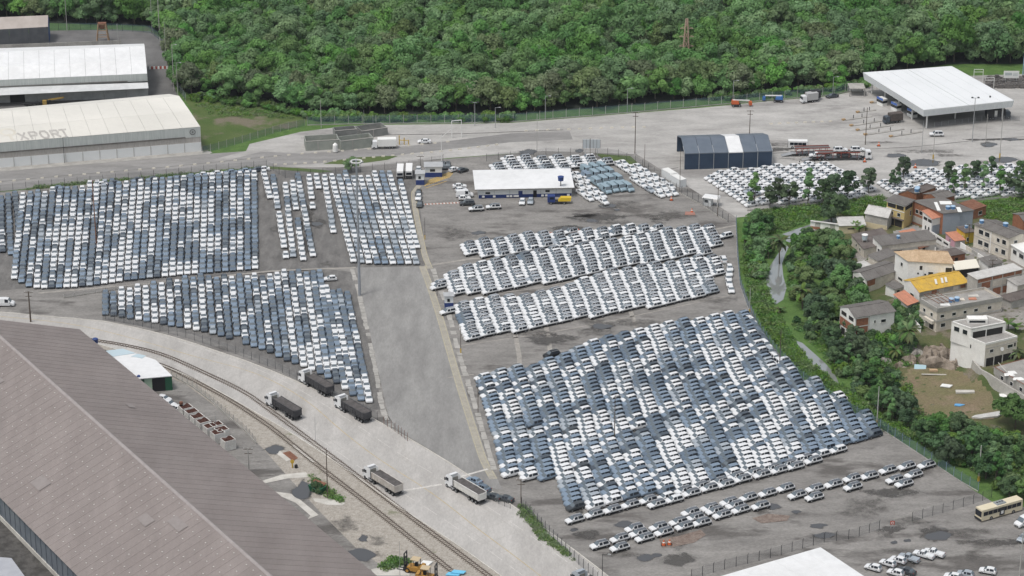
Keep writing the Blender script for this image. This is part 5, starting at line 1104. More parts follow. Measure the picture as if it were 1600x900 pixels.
# ---- forklifts
def forklift(px, rz, label):
    o = empty('forklift', G(*px), rz); tag(o, label, 'forklift'); y = mat('machine_ochre', (.42, .23, .05), (.36, .19, .045), .5, 1.)
    put('chassis', MB().hexa([(-2.2, -1.1, .6), (1.6, -1.1, .6), (1.6, 1.1, .6), (-2.2, 1.1, .6), (-2.0, -1.05, 1.7), (1.3, -1.05, 1.5), (1.3, 1.05, 1.5), (-2.0, 1.05, 1.7)]), y, o)
    put('counterweight', MB().hexa([(-2.7, -1.1, .5), (-1.7, -1.1, .5), (-1.7, 1.1, .5), (-2.7, 1.1, .5), (-2.5, -1.0, 2.0), (-1.7, -1.0, 2.1), (-1.7, 1.0, 2.1), (-2.5, 1.0, 2.0)]), y, o)
    for x, yy in ((-1.3, -.8), (-1.3, .8), (.4, -.8), (.4, .8)): put('cab_post', MB().box(x-.06, x+.06, yy-.06, yy+.06, 1.5, 3.3), M_dark, o)
    put('cab_roof', MB().box(-1.45, .55, -.95, .95, 3.3, 3.42), mat('roof_beige', (.5, .4, .26), None, .6), o); put('seat', MB().box(-.9, -.3, -.35, .35, 1.6, 2.4), M_black, o)
    for sg in (-1, 1):
        put('mast_rail', MB().box(1.9, 2.15, sg*.75-.1, sg*.75+.1, .2, 4.6), M_dark, o); put('fork', MB().box(2.2, 4.0, sg*.5-.09, sg*.5+.09, .2, .3), M_dark, o)
    for z_ in (.6, 1.9, 3.2, 4.4): put('mast_bar', MB().box(1.92, 2.1, -.75, .75, z_, z_+.25), M_dark, o)
    put('carriage', MB().box(2.15, 2.25, -1.0, 1.0, .3, 1.3), M_dark, o)
    wm = wheel_mb(.62, .5).mesh('wheel', [M_black, mat('machine_ochre', (.42, .23, .05))])
    for x in (-1.6, 1.2):
        for sg in (-1, 1): link('wheel', wm, o, (x, sg*1.0, .62))
forklift((647, 893), R(160), 'large ochre forklift with tall dark mast by the rails'); forklift((668, 908), R(-15), 'ochre forklift cut by the bottom edge with mast to the right')
# ---- lorries and machines farther off
def boxtruck(px, rz, L, boxm, cabm, label):
    o = empty('box_truck', G(*px), rz); tag(o, label, 'truck'); put('cargo_box', MB().box(0, L, -1.2, 1.2, .95, 3.4), boxm, o); put('box_door', MB().box(L*.4, L*.55, -1.24, -1.2, 1.1, 3.2), M_white, o)
    put('chassis', MB().box(0, L+1.8, -.4, .4, .55, .95), M_dark, o); c_ = put('cab', MB().hexa([(L+.2, -1.1, .5), (L+2.0, -1.1, .5), (L+2.0, 1.1, .5), (L+.2, 1.1, .5), (L+.2, -1.05, 2.6), (L+1.6, -1.05, 2.6), (L+1.6, 1.05, 2.6), (L+.2, 1.05, 2.6)]), PAINT[cabm], o)
    put('windscreen', MB().box(L+1.78, L+1.9, -.95, .95, 1.5, 2.3), M_cargl, c_); wm = wheel_mb(.42, .35).mesh('wheel', [M_black, M_rim])
    for x in (1.2, 2.2, L+1.2):
        for sg in (-1, 1): link('wheel', wm, o, (x, sg*.95, .42))
    return o
boxtruck((619, 231), R(184), 6.0, M_white, 'white', 'white box truck parked at the grey walled compound')
boxtruck((1276, 158), R(200), 4.0, mat('flatbed_grey', (.4, .4, .4), None, .7), 'white', 'small white lorry on the apron before the forest fence')
boxtruck((1280, 155), R(200), 3.5, M_dark, 'red', 'small red lorry behind the white lorry on the apron')
o = boxtruck((1408, 190), R(200), 4.6, mat('load_brown', (.07, .06, .055), (.11, .09, .08), .8, 1.), 'graphite', 'dark truck leaving the canopy lanes on the left'); boxtruck((1540, 186), R(10), 6.5, M_dark, 'graphite', 'dark truck in the canopy shade near the right columns')
def boomlift(px, rz, label, m=None):
    o = empty('boom_lift', G(*px), rz); tag(o, label, 'boom lift'); m = m or mat('machine_orange', (.48, .11, .04), None, .5)
    put('base', MB().box(-1.5, 1.5, -1.1, 1.1, .4, 1.0), M_dark, o); put('turret', MB().hexa([(-1.6, -1, 1), (1.0, -1, 1), (1.0, 1, 1), (-1.6, 1, 1), (-1.4, -.9, 2.2), (.8, -.9, 1.9), (.8, .9, 1.9), (-1.4, .9, 2.2)]), m, o)
    put('boom', MB().beam((-1.2, 0, 2.3), (4.6, 0, 2.0), .22), M_white, o); put('basket', MB().box(4.4, 5.4, -.9, .9, .5, 1.6), m, o)
    wm = wheel_mb(.45, .35).mesh('wheel', [M_black, M_rim])
    for x in (-1.1, 1.1):
        for sg in (-1, 1): link('wheel', wm, o, (x, sg*1.0, .45))
boomlift((1150, 166), R(3), 'orange boom lift with white arm before the forest fence'); boomlift((1216, 159), R(170), 'blue boom lift before the forest fence', mat('machine_blue', (.05, .14, .36), None, .5))
o = empty('tow_tractor', G(858, 318), R(2)); tag(o, 'navy and yellow service truck before the office', 'service truck')
put('cab', MB().box(-.5, 1.8, -1, 1, .7, 2.7), M_blue, o); put('deck', MB().box(1.8, 5.4, -1, 1, .6, 1.0), M_dark, o); put('tool_body', MB().hexa([(2.8, -1, 1), (6.6, -1, 1), (6.6, 1, 1), (2.8, 1, 1), (3.6, -.9, 2.1), (6.8, -.9, 2.1), (6.8, .9, 2.1), (3.6, .9, 2.1)]), mat('service_yellow', (.6, .42, .03), None, .5), o); put('window', MB().box(.2, 1.4, -1.03, 1.03, 1.7, 2.4), M_cargl, o)
wm = wheel_mb(.45, .35).mesh('wheel', [M_black, M_rim])
for x in (.5, 4.6):
    for sg in (-1, 1): link('wheel', wm, o, (x, sg*.9, .45))
# ---------------------------------------------------------------- houses
W_wht = mat('wall_white', (.82, .81, .78), (.74, .725, .695), .85, .4, detail=6, grain=.06)
W_bei = mat('wall_beige', (.66, .61, .53), (.55, .50, .43), .85, .5, detail=7, grain=.1)
W_gry = mat('wall_grey', (.36, .345, .32), (.44, .425, .395), .9, .5, detail=7, grain=.12)
W_blu = mat('wall_bluegrey', (.29, .325, .385), (.33, .365, .42), .85, .3, detail=5, grain=.05)
W_yel = mat('wall_yellow', (.60, .47, .21), (.54, .42, .19), .85, .5, grain=.06)
W_yel2 = mat('wall_bright_yellow', (.62, .43, .06), (.56, .39, .06), .85, .5, grain=.06)
W_cre = mat('wall_cream', (.62, .54, .36), (.55, .48, .33), .85, .5, grain=.06)
R_gry = mat('fibre_cement_roof', (.125, .115, .108), (.175, .165, .155), .9, .35, detail=7, grain=.14, contrast=.9)
R_brn = mat('brown_roof', (.11, .092, .085), (.15, .13, .12), .9, .35, detail=7, grain=.12)
R_tan = mat('tan_tile_roof', (.42, .30, .19), (.50, .37, .245), .85, .6, detail=7, grain=.15)
R_sal = mat('salmon_tile_roof', (.50, .22, .14), (.44, .20, .13), .85, .6, grain=.12)
R_yel = mat('yellow_sheet_roof', (.58, .37, .055), (.48, .31, .07), .7, .7, detail=7, grain=.12, c3=(.33, .24, .10), s3=.25, t3=.60)
R_lgt = mat('light_fibre_roof', (.46, .45, .43), (.54, .53, .51), .85, .5, detail=7, grain=.1)
R_conc = mat('terrace_concrete', (.25, .24, .225), (.36, .345, .325), .9, .35, detail=7, grain=.15, contrast=.9)
W_open = mat('dark_interior', (.03, .028, .027), None, .9)
class House:
    """house from three roof-level corners seen in the photo: P near, Q left, R right"""
    def __init__(s, name, label, P, Q, Rp, h, z0, left, front, cat='house'):
        zt = z0+h; s.p, s.q, s.r = G(*P, zt), G(*Q, zt), G(*Rp, zt); s.h = h; s.z0 = z0; s.dn = 2.5
        s.o = empty(name, (s.p.x, s.p.y, z0)); tag(s.o, label, cat)
        s.a = Vector((*(s.r-s.p).xy, 0)); s.b = Vector((*(s.q-s.p).xy, 0)); s.la, s.lb = s.a.length, s.b.length
        s.ua, s.ub = s.a.normalized(), s.b.normalized()
        s.na = Vector((s.ua.y, -s.ua.x, 0)); s.nb = Vector((-s.ub.y, s.ub.x, 0))
        if s.na.dot(s.b) > 0: s.na = -s.na
        if s.nb.dot(s.a) > 0: s.nb = -s.nb
        s.wall('front_wall', Vector((0, 0, 0)), s.a, s.na, front); s.wall('side_wall', Vector((0, 0, 0)), s.b, s.nb, left)
        s.wall('rear_wall', s.b, s.a+s.b, -s.na, left); s.wall('side_wall', s.a, s.a+s.b, -s.nb, front)
    def wall(s, name, A, B, n, m):
        t = n*-.18; d = Vector((0, 0, -s.dn)); u = Vector((0, 0, s.h)); put(name, MB().hexa([A+d, B+d, B+d+t, A+d+t, A+u, B+u, B+u+t, A+u+t]), m, s.o)
    def slab(s, m, z=None, over=.25, th=.15, name='roof', inset=0):
        z = s.h if z is None else z; oa, ob = s.ua*over, s.ub*over
        q = [-oa-ob, s.a+oa-ob, s.a+s.b+oa+ob, s.b-oa+ob]; put(name, MB().hexa([v+Vector((0, 0, z)) for v in q]+[v+Vector((0, 0, z+th)) for v in q]), m, s.o)
    def gable(s, m, rise, along='a', over=.35, n=6, hip=0.0, gm=None, asym=.5):
        """sheets of a pitched roof; ridge parallel to the front ('a') or to the side ('b')"""
        e, f = (s.a, s.b) if along == 'a' else (s.b, s.a); ue, uf = e.normalized(), f.normalized()
        lo = Vector((0, 0, s.h+.02-over*rise/(f.length*.5))); hi = Vector((0, 0, s.h+rise)); le = e.length+2*over
        for side in (0, 1):
            for k in range(n):
                x0, x1 = -over+le*k/n, -over+le*(k+1)/n
                base = (-uf*over if side == 0 else f+uf*over); A, B = ue*x0+base+lo, ue*x1+base+lo
                rx0, rx1 = max(x0, hip), max(x1, hip)
                C_, D_ = ue*rx1+f*asym+hi, ue*rx0+f*asym+hi; th = Vector((0, 0, .07+.05*(k % 2)))
                put('roof_sheet', MB().hexa([A, B, C_, D_, A+th, B+th, C_+th, D_+th]), m, s.o)
        put('ridge_cap', MB().beam(ue*max(-over, hip)+f*asym+hi+Vector((0, 0, .1)), ue*(le-over)+f*asym+hi+Vector((0, 0, .1)), .16), m, s.o)
        if hip: put('hip_sheet', MB().hexa([-ue*over-uf*over+lo, -ue*over+f+uf*over+lo, ue*hip+f*asym+hi, ue*hip+f*asym+hi+uf*.01]+[v+Vector((0, 0, .08)) for v in (-ue*over-uf*over+lo, -ue*over+f+uf*over+lo, ue*hip+f*asym+hi, ue*hip+f*asym+hi+uf*.01)]), m, s.o)
        else: put('gable_end', MB().face([Vector((0, 0, s.h)), f+Vector((0, 0, s.h)), f*asym+hi]), gm or W_wht, s.o)
        put('gable_end', MB().face([e+Vector((0, 0, s.h)), e+f+Vector((0, 0, s.h)), e+f*asym+hi]), gm or W_wht, s.o)
    def mono(s, m, rise, over=.3, n=6):
        """single pitch rising away from the front"""
        le = s.la+2*over
        for k in range(n):
            x0, x1 = -over+le*k/n, -over+le*(k+1)/n; A, B = s.ua*x0-s.ub*over, s.ua*x1-s.ub*over; C_, D_ = s.ua*x1+s.b+s.ub*over, s.ua*x0+s.b+s.ub*over; th = Vector((0, 0, .07+.05*(k % 2))); lo, hi = Vector((0, 0, s.h)), Vector((0, 0, s.h+rise))
            put('roof_sheet', MB().hexa([A+lo, B+lo, C_+hi, D_+hi, A+lo+th, B+lo+th, C_+hi+th, D_+hi+th]), m, s.o)
        put('gable_end', MB().face([Vector((0, 0, s.h)), s.b+Vector((0, 0, s.h)), s.b+Vector((0, 0, s.h+rise))]), W_wht, s.o)
    def parapet(s, m, h=.8, t=.2, z=None, cap=None):
        z = s.h if z is None else z
        for A, B, n in ((Vector((0, 0, 0)), s.a, s.na), (Vector((0, 0, 0)), s.b, s.nb), (s.b, s.a+s.b, -s.na), (s.a, s.a+s.b, -s.nb)):
            o_ = n*.03; i_ = n*-t; d = Vector((0, 0, z)); u = Vector((0, 0, z+h)); put('parapet', MB().hexa([A+o_+d, B+o_+d, B+i_+d, A+i_+d, A+o_+u, B+o_+u, B+i_+u, A+i_+u]), m, s.o)
    def rect(s, face, s0, z, w_, hh, m, name, out=.06, parent=None, th=.08):
        """box on a face: s0 metres from the near corner"""
        u, n = (s.ua, s.na) if face == 'f' else (s.ub, s.nb); A = u*s0+n*out; B = u*(s0+w_)+n*out; t = n*-th; d, up = Vector((0, 0, z)), Vector((0, 0, z+hh))
        return put(name, MB().hexa([A+d, B+d, B+t+d, A+t+d, A+up, B+up, B+t+up, A+t+up]), m, parent or s.o)
    def windows(s, face, items, frame=M_white, pane=M_glass):
        L = s.la if face == 'f' else s.lb
        for f, z, w_, hh in items:
            wd = s.rect(face, L*f-w_/2, z, w_, hh, frame, 'window', .05); s.rect(face, L*f-w_/2+.09, z+.09, w_-.18, hh-.18, pane, 'pane', .07, wd, .015)
            s.rect(face, L*f-w_/2-.08, z-.1, w_+.16, .1, M_concl, 'sill', .12, wd, .1)
    def opening(s, face, items, m=W_open, name='opening'):
        L = s.la if face == 'f' else s.lb
        for f, z, w_, hh in items: s.rect(face, L*f-w_/2, z, w_, hh, m, name, .035, None, .04)
    def tank(s, fa, fb, z=None, r=.7, h=1.0):
        z = s.h if z is None else z; c = s.a*fa+s.b*fb+Vector((0, 0, z)); t = empty('water_tank', s.o.location+c); tag(t, '', 'water tank', 'blue roof water tanks')
        put('drum', MB().beam((0, 0, .15), (0, 0, .15+h), r*.88, n=12, r2=r), mat('tank_blue', (.10, .22, .42), None, .5), t); put('lid', MB().beam((0, 0, .15+h), (0, 0, .3+h), r*1.04, n=12, r2=r*.8), mat('tank_lid', (.35, .48, .62), None, .5), t); put('stand', MB().box(-r, r, -r, r, -.1, .15), M_conc, t); return t
# 1 yellow three-storey house
h = House('house', 'yellow house with open dark top storey and grey flat roof', (1414, 321), (1386, 313), (1427, 313), 7.4, 1.2, W_yel, W_yel)
h.slab(R_gry, over=.5); h.windows('l', [(.3, 3.3, 1.2, 1.2), (.7, 3.3, 1.2, 1.2)]); h.opening('l', [(.5, 5.6, h.lb-.8, 1.3), (.3, .1, 2.6, 2.2), (.72, .1, 2.6, 2.2)]); h.opening('f', [(.5, 5.6, h.la-.8, 1.3)]); h.windows('f', [(.75, 3.0, .8, 1.6)])
h.rect('l', 0, 5.0, h.lb, .25, M_white, 'ledge', .12); h.rect('l', 0, 6.95, h.lb, .3, M_white, 'eaves_band', .14); h.rect('f', 0, 6.95, h.la, .3, M_white, 'eaves_band', .14); h.rect('l', h.lb*.45, 5.25, .25, 1.7, W_yel, 'pillar', .1); h.rect('l', 0, 2.5, h.lb, .3, R_brn, 'awning', .6, None, .6)
# 2 grey-white block house
h = House('house', 'pale grey block house with light roof left of the yellow house', (1387, 340), (1352, 333), (1399, 328), 4.4, .6, W_gry, W_gry); h.gable(R_lgt, 1.3, 'b', n=5, gm=W_gry); h.rect('l', 0, 0, h.lb, 1.7, W_cre, 'painted_base', .04); h.opening('l', [(.3, .9, 2.2, .3)])
h = House('house', 'low cream house with pale roof left of the grey block house', (1312, 353), (1308, 340), (1352, 352), 2.4, .4, W_cre, W_cre); h.slab(R_lgt, over=.3); h.opening('f', [(.45, 1.2, 2, .4)])
p, q = G(1266, 358), G(1312, 364); d = q-p; o = empty('garden_wall', p, math.atan2(d.y, d.x)); tag(o, 'white and red patched garden wall at the canal bank', 'wall')
for i in range(6): put('wall_panel', MB().box(i*d.length/6, (i+1)*d.length/6-.06, 0, .25, 0, 2.6), (W_wht, W_gry, W_wht, W_wht, W_gry, W_wht)[i], o); put('base_panel', MB().box(i*d.length/6, (i+1)*d.length/6-.06, -.06, 0, .2, 1.0), (M_brick, M_brick, W_wht, W_gry, W_wht, W_wht)[i], o)
put('coping', MB().box(-.1, d.length+.1, -.3, .6, 2.6, 2.72), R_lgt, o)
# 3 dark-roofed pair
h = House('house', 'low house with dark brown roof behind the grove', (1350, 389), (1331, 367), (1397, 379), 3.2, 1.0, W_bei, W_bei); h.slab(R_brn, over=.3); h.windows('l', [(.3, 1.2, 1, 1), (.6, 1.2, 1, 1)])
h = House('house', 'long low white house with grey roof and small tank', (1378, 384), (1364, 374), (1463, 374), 4.2, 1.4, W_wht, W_gry); h.mono(R_gry, .9, n=10); h.windows('l', [(.3, 1.4, 1.1, 1.3), (.7, 1.4, .9, 1.3)]); h.opening('f', [(.2, .3, 6, 1.9)]); h.rect('f', 0, 2.6, h.la, 1.5, W_bei, 'upper_band', .03); h.tank(.38, .5, 4.6, .55, .8)['label'] = 'small dark blue tank on the long low white house'
h = House('house', 'small grey lean-to roof between the long low house and the tan-roofed house', (1372, 408), (1357, 402), (1402, 397), 2.8, 1.4, W_bei, W_bei); h.mono(R_gry, .6, n=5)
h = House('house', 'grey-roofed house with brick gable patch and row of dark windows', (1355, 438), (1333, 424), (1404, 422), 3.8, 1.0, W_wht, W_bei); h.gable(R_gry, .9, 'a', n=7, gm=W_wht); h.windows('l', [(.2, 1.7, 1.4, 1.1), (.5, 1.7, 1.4, 1.1), (.8, 1.7, 1.4, 1.1)]); h.rect('f', 0, 1.8, 3.2, 1.9, M_brick, 'brick_patch', .03)
st = empty('water_tank_tower', GT(1350, 392)); tag(st, 'round white tank on a slim tower beside the grove', 'water tank'); put('tank', MB().beam((0, 0, 3.6), (0, 0, 5.0), .75, n=12, r2=.9), mat('tank_pale', (.50, .58, .62), None, .5), st); put('lid', MB().beam((0, 0, 5.0), (0, 0, 5.15), .95, n=12), M_white, st)
for x, y in ((-.6, -.6), (.6, -.6), (.6, .6), (-.6, .6)): put('leg', MB().box(x-.1, x+.1, y-.1, y+.1, -.3, 3.6), M_conc, st)
# 4 tall white house with tan roof
h = House('house', 'tall white house with tan tiled hip roof', (1419, 407), (1399, 393), (1489, 411), 8.6, 2.0, W_wht, W_wht); h.gable(R_tan, 2.0, 'a', n=9, hip=3.4, gm=W_wht)
h.windows('l', [(.45, 5.6, 1.2, 1.2)]); h.opening('l', [(.5, 1.2, 2.2, .7)]); h.windows('f', [(.52, 4.4, 1.5, 1.2), (.92, 5.2, 2.0, 2.0)]); h.opening('f', [(.3, 6.0, .8, 1.2), (.24, 4.6, .5, .5), (.40, 4.4, .5, .5)]); h.rect('f', h.la*.33, 0, .3, 8.3, W_wht, 'pilaster', .15); h.rect('f', h.la*.68, 0, .25, 8.3, W_wht, 'pilaster', .12)
# 5 large grey roof with blue-grey wall, brick side, and the salmon-roofed annex
h = House('house', 'big house with dark grey roof, brick side and blank blue-grey wall', (1474, 334), (1427, 314), (1521, 329), 6.6, 1.8, M_brick, W_blu); h.slab(R_gry, over=.25); h.windows('l', [(.72, 3.2, 1.3, 1.3), (.85, 3.2, 1.3, 1.3)]); h.rect('l', h.lb*.62, .2, h.lb*.36, 2.0, W_gry, 'ground_floor', .05); h.opening('l', [(.70, .3, 2.2, 1.6), (.88, .3, 2.2, 1.6)]); h.rect('f', h.la*.55, 0, .25, 6.5, W_blu, 'pilaster', .08)
for k, (fa, fb) in enumerate(((.35, .2), (.5, .18))): h.tank(fa, fb, 6.75, .75, .9)['label'] = 'blue tank on the blue-grey walled house, %s of two' % ('left', 'right')[k]
for k, (fa, fb, w_, l_) in enumerate(((.62, .1, 1.2, 4), (.25, .45, 1., 7), (.7, .62, 3.5, 2.6))): c = h.a*fa+h.b*fb; put('white_sheet', MB().box(c.x-w_/2, c.x+w_/2, c.y-l_/2, c.y+l_/2, 6.8, 6.92), M_white, h.o)
h = House('house', 'small white house with salmon tiled roof against the brick side', (1457, 342), (1442, 334), (1474, 338), 5.4, 1.6, W_wht, W_blu); h.mono(R_sal, .9, n=4); h.windows('l', [(.3, 1.0, .8, 1.4), (.62, 1.0, .8, 1.4)]); h.opening('l', [(.25, 3.9, 1.8, .9), (.7, 3.9, 1.8, .9)]); h.rect('f', 0, 3.2, h.la, 2.1, W_wht, 'upper_band', .04)
h = House('house', 'dark flat roof farthest back above the yellow house', (1432, 303), (1404, 302), (1462, 292), 4.0, .6, M_brick, M_brick); h.gable(R_brn, .8, 'a', n=6, gm=M_brick)
for k, (fa, fb) in enumerate(((.1, .1), (.28, .25))): h.tank(fa, fb, 4.4, .8, 1.0)['label'] = 'blue tank behind the yellow house roof, %s of two' % ('left', 'right')[k]
h = House('house', 'brick house with dark grey roof right of the farthest dark roof', (1466, 311), (1443, 303), (1492, 305), 4.2, .8, M_brick, M_brick); h.gable(R_gry, .7, 'a', n=5, gm=M_brick); h.opening('f', [(.3, 1.0, 3, 1.3)])
h = House('house', 'orange brick house at the edge of the green field', (1521, 328), (1500, 318), (1541, 322), 3.8, 1.2, M_brick, M_brick); h.slab(M_rust, over=.2); h.windows('f', [(.55, 1.6, 1.6, 1.2)])
# 6 bright yellow and pink little houses
h = House('house', 'small bright yellow house with grey roof slab', (1508, 364), (1495, 355), (1524, 362), 3.6, 2.4, W_yel2, W_yel2); h.slab(R_brn, over=.25); h.windows('l', [(.25, 1.0, .7, 1.3)]); h.windows('f', [(.3, .9, .8, 1.2)])
h.tank(.6, .6, 3.75, .55, .7)['label'] = 'dark tank on the small bright yellow house'
h = House('house', 'low house with pink terrace wall left of the bright yellow house', (1492, 377), (1478, 364), (1508, 375), 2.4, 2.2, mat('wall_pink', (.62, .36, .42), None, .85), W_gry); h.slab(R_sal, over=.2); h.windows('l', [(.5, .8, .8, 1.2)])
p, q = GT(1452, 372), GT(1483, 388); d = q-p; o = empty('terrace_wall', p, math.atan2(d.y, d.x)); tag(o, 'white stepped terrace wall in the middle of the village', 'wall')
for i in range(3): put('wall_panel', MB().box(i*d.length/3, (i+1)*d.length/3-.05, 0, .2, -.5, 2.4-.0*i), W_wht, o); put('opening', MB().box(i*d.length/3+.5, (i+1)*d.length/3-.6, -.03, 0, 1.2, 1.8), W_open, o)
# 7 grey apartment house
h = House('apartment_house', 'grey two-storey apartment house with broad grey roof at the right edge', (1577, 372), (1523, 350), (1612, 366), 7.2, 3.6, W_bei, W_bei); h.gable(R_gry, .7, 'b', n=7, gm=W_bei)
h.windows('l', [(.13, 4.6, 1.6, 1.5), (.30, 4.6, 1.2, 1.3), (.62, 4.8, 1.9, 1.5), (.8, 4.8, 1.9, 1.5), (.13, 1.5, 1.7, 1.6), (.32, 1.5, 1.2, 1.3), (.62, 1.6, 1.9, 1.5), (.8, 1.6, 1.9, 1.5)]); h.windows('f', [(.3, 5.2, 1.2, 1.0), (.75, 5.2, 1.2, 1.0)]); h.rect('l', 0, 3.6, h.lb, .22, W_gry, 'floor_band', .06); h.rect('l', h.lb*.5, 0, .3, 7, W_wht, 'pilaster', .12)
h.tank(.6, .5, 7.8, .8, 1.0)['label'] = 'blue tank on the grey apartment house, nearer the edge'; h.tank(.15, .9, 7.6, .7, .9)['label'] = 'pale blue tank on the grey apartment house, at its back'
h = House('house', 'white-roofed house below the grey apartment house at the right edge', (1606, 398), (1580, 382), (1640, 390), 4.6, 4.0, W_wht, W_bei); h.slab(M_white, over=.4); h.windows('l', [(.35, 2.3, 2.4, 1.4), (.75, 2.3, 2.0, 1.4)])
h = House('house', 'orange brick house cut by the right edge behind the apartment house', (1600, 345), (1583, 334), (1640, 340), 4.0, 3.2, M_brick, M_brick); h.gable(R_gry, .7, 'a', n=4, gm=M_brick)
# 8 white tarpaulin shelter, brick infill building, yellow-roofed house
h = House('shelter', 'cream flat shelter roof right of the tan-roofed house', (1494, 422), (1489, 410), (1529, 418), 2.6, 3.2, W_open, W_open, 'shelter'); h.slab(mat('shelter_cream', (.74, .70, .60), None, .7), over=.3)
h = House('brick_building', 'building with concrete frame, brick infill panels and white roof strip', (1527, 437), (1512, 428), (1598, 421), 6.6, 4.2, W_gry, W_gry, 'building'); h.slab(R_lgt, over=.15)
for i, (f0, z, w_, hh, m) in enumerate(((.10, 3.4, .20, 2.0, M_brick), (.34, 3.4, .32, 1.8, W_bei), (.70, 3.6, .26, 1.6, W_bei), (.36, .4, .18, 2.4, M_brick), (.58, .4, .22, 2.4, M_brick), (.06, .6, .22, 2.2, M_brick), (.0, 5.5, 1.0, 1.0, M_brick))): h.rect('f', h.la*f0+.1, z, h.la*w_-.2, hh, m, 'infill_panel', .04)
for f0 in (.0, .32, .55, .82, .98): h.rect('f', h.la*f0, 0, .25, 6.5, M_concl, 'frame_post', .08)
h.rect('f', 0, 3.0, h.la, .25, M_concl, 'frame_beam', .075); h.rect('f', 0, 5.3, h.la, .2, M_concl, 'frame_beam', .075)
h = House('house', 'house with weathered yellow sheet roof', (1437, 456), (1413, 438), (1512, 441), 4.4, 3.0, W_wht, W_bei); h.gable(R_yel, 1.0, 'a', n=10, asym=.62, gm=W_wht); h.windows('l', [(.45, 1.2, 2.0, 1.2)]); h.rect('f', 0, 2.9, h.la, 1.4, W_gry, 'upper_band', .03)
for i in range(5): h.rect('f', h.la*(.25+.15*i), 3.0, 1.7, 1.0, (M_brick, W_bei, W_gry, W_bei, M_brick)[i], 'infill_panel', .06)
for k, x in enumerate((.42, .55, .63)): c = h.a*x+h.b*.3; put('clear_sheet', MB().hexa([c+Vector((-.2, -1.2, 4.9)), c+Vector((.4, -1.2, 4.9)), c+Vector((.4, 1, 5.45)), c+Vector((-.2, 1, 5.45)), c+Vector((-.2, -1.2, 5.05)), c+Vector((.4, -1.2, 5.05)), c+Vector((.4, 1, 5.6)), c+Vector((-.2, 1, 5.6))]), M_cream, h.o)
h = House('annex', 'lean-to with orange tiled roof below the yellow-roofed house', (1418, 477), (1397, 464), (1434, 471), 2.4, 3.0, W_gry, W_gry, 'annex'); h.mono(R_sal, .7, n=4)
h = House('house', 'dark hipped roof right of the beige building', (1580, 470), (1562, 462), (1612, 462), 2.8, 5.2, W_gry, W_gry); h.gable(R_brn, 1.1, 'a', n=4, hip=2., gm=W_gry)
# 9 beige building with roof terrace
h = House('beige_building', 'beige two-storey building with concrete roof terrace', (1465, 482), (1438, 466), (1566, 464), 6.4, 3.6, W_bei, W_bei, 'building'); h.dn = 4
h.slab(R_conc, z=5.55, over=-.1, name='terrace'); h.parapet(W_gry, .05, .25, 6.4); 
for fc, L in (('f', h.la), ('l', h.lb)): h.rect(fc, -.1, 5.2, L+.2, 1.2, M_conc, 'parapet_band', .14); h.rect(fc, -.1, 2.4, L+.2, .5, W_gry, 'floor_band', .22)
h.windows('f', [(.08, 3.4, 1.3, 1.0), (.26, 3.4, 1.3, 1.0), (.43, 3.4, 1.1, 1.0), (.60, 3.4, 1.3, 1.0), (.81, 3.4, 1.3, 1.0), (.10, .6, 1.5, 1.2), (.36, 1.4, .8, .6)]); h.windows('l', [(.3, 3.2, 1.1, 1.1), (.72, 3.2, 1.1, 1.1), (.6, .6, 1.4, 1.4)]); h.opening('l', [(.28, -.4, 1.8, 2.2)])
for k, fa in enumerate((.33, .42)): h.tank(fa, .45, 5.7, .75, 1.0)['label'] = 'blue tank on the beige roof terrace, %s of two' % ('left', 'right')[k]
for i in range(4): c = h.a*(.03+.07*i)+h.b*.05; e = h.a*(.03+.07*i)+h.b*.9; put('pergola_beam', MB().beam(c+Vector((0, 0, 7.6)), e+Vector((0, 0, 7.6)), .09), M_rust, h.o)
for fb in (.05, .5, .9): put('pergola_beam', MB().beam(h.a*.02+h.b*fb+Vector((0, 0, 7.75)), h.a*.26+h.b*fb+Vector((0, 0, 7.75)), .08), M_rust if fb != .5 else M_white, h.o)
for fa in (.03, .24):
    for fb in (.05, .9): put('pergola_post', MB().beam(h.a*fa+h.b*fb+Vector((0, 0, 5.6)), h.a*fa+h.b*fb+Vector((0, 0, 7.6)), .08), M_concl, h.o)
for fa, fb, w_, m in ((.2, .3, 1.4, M_white), (.5, .5, 1.0, W_bei), (.72, .6, 1.5, M_concl), (.65, .4, 1.1, R_sal)): c = h.a*fa+h.b*fb; put('roof_clutter', MB().hexa([c+Vector((-w_, -.6, 5.7)), c+Vector((w_, -.5, 5.7)), c+Vector((w_*.8, .6, 5.7)), c+Vector((-w_*.9, .7, 5.7)), c+Vector((-w_, -.6, 5.95)), c+Vector((w_, -.5, 5.85)), c+Vector((w_*.8, .6, 6.1)), c+Vector((-w_*.9, .7, 5.9))]), m, h.o)
h.rect('l', h.lb*.1, 1.6, h.lb*.5, .9, W_bei, 'balcony', 1.0, None, 1.0)
h = House('stilt_house', 'three-storey house with brick panels and grey roof standing on stilts', (1337, 496), (1313, 479), (1398, 486), 6.6, 1.4, W_wht, W_wht); h.gable(R_gry, 1.1, 'a', n=8, gm=W_wht)
h.rect('l', 0, 1.6, h.lb*.98, 2.4, M_brick, 'brick_panel', .03); h.windows('l', [(.25, 2.2, 1.0, 1.0), (.7, 2.2, 1.0, 1.0)]); h.opening('l', [(.27, 4.8, 2.4, 1.1), (.74, 4.8, 2.6, 1.1), (.3, -.8, 2.0, 1.9), (.75, -.8, 2.0, 1.9)])
for x, z_ in ((.3, 1.5), (.3, 3.9)): h.rect('f', x, z_, 3.6, 2.1, M_brick, 'brick_panel', .03)
for x in (0, 4.0): h.rect('f', x, -1, .25, 7.4, M_concl, 'frame_post', .08)
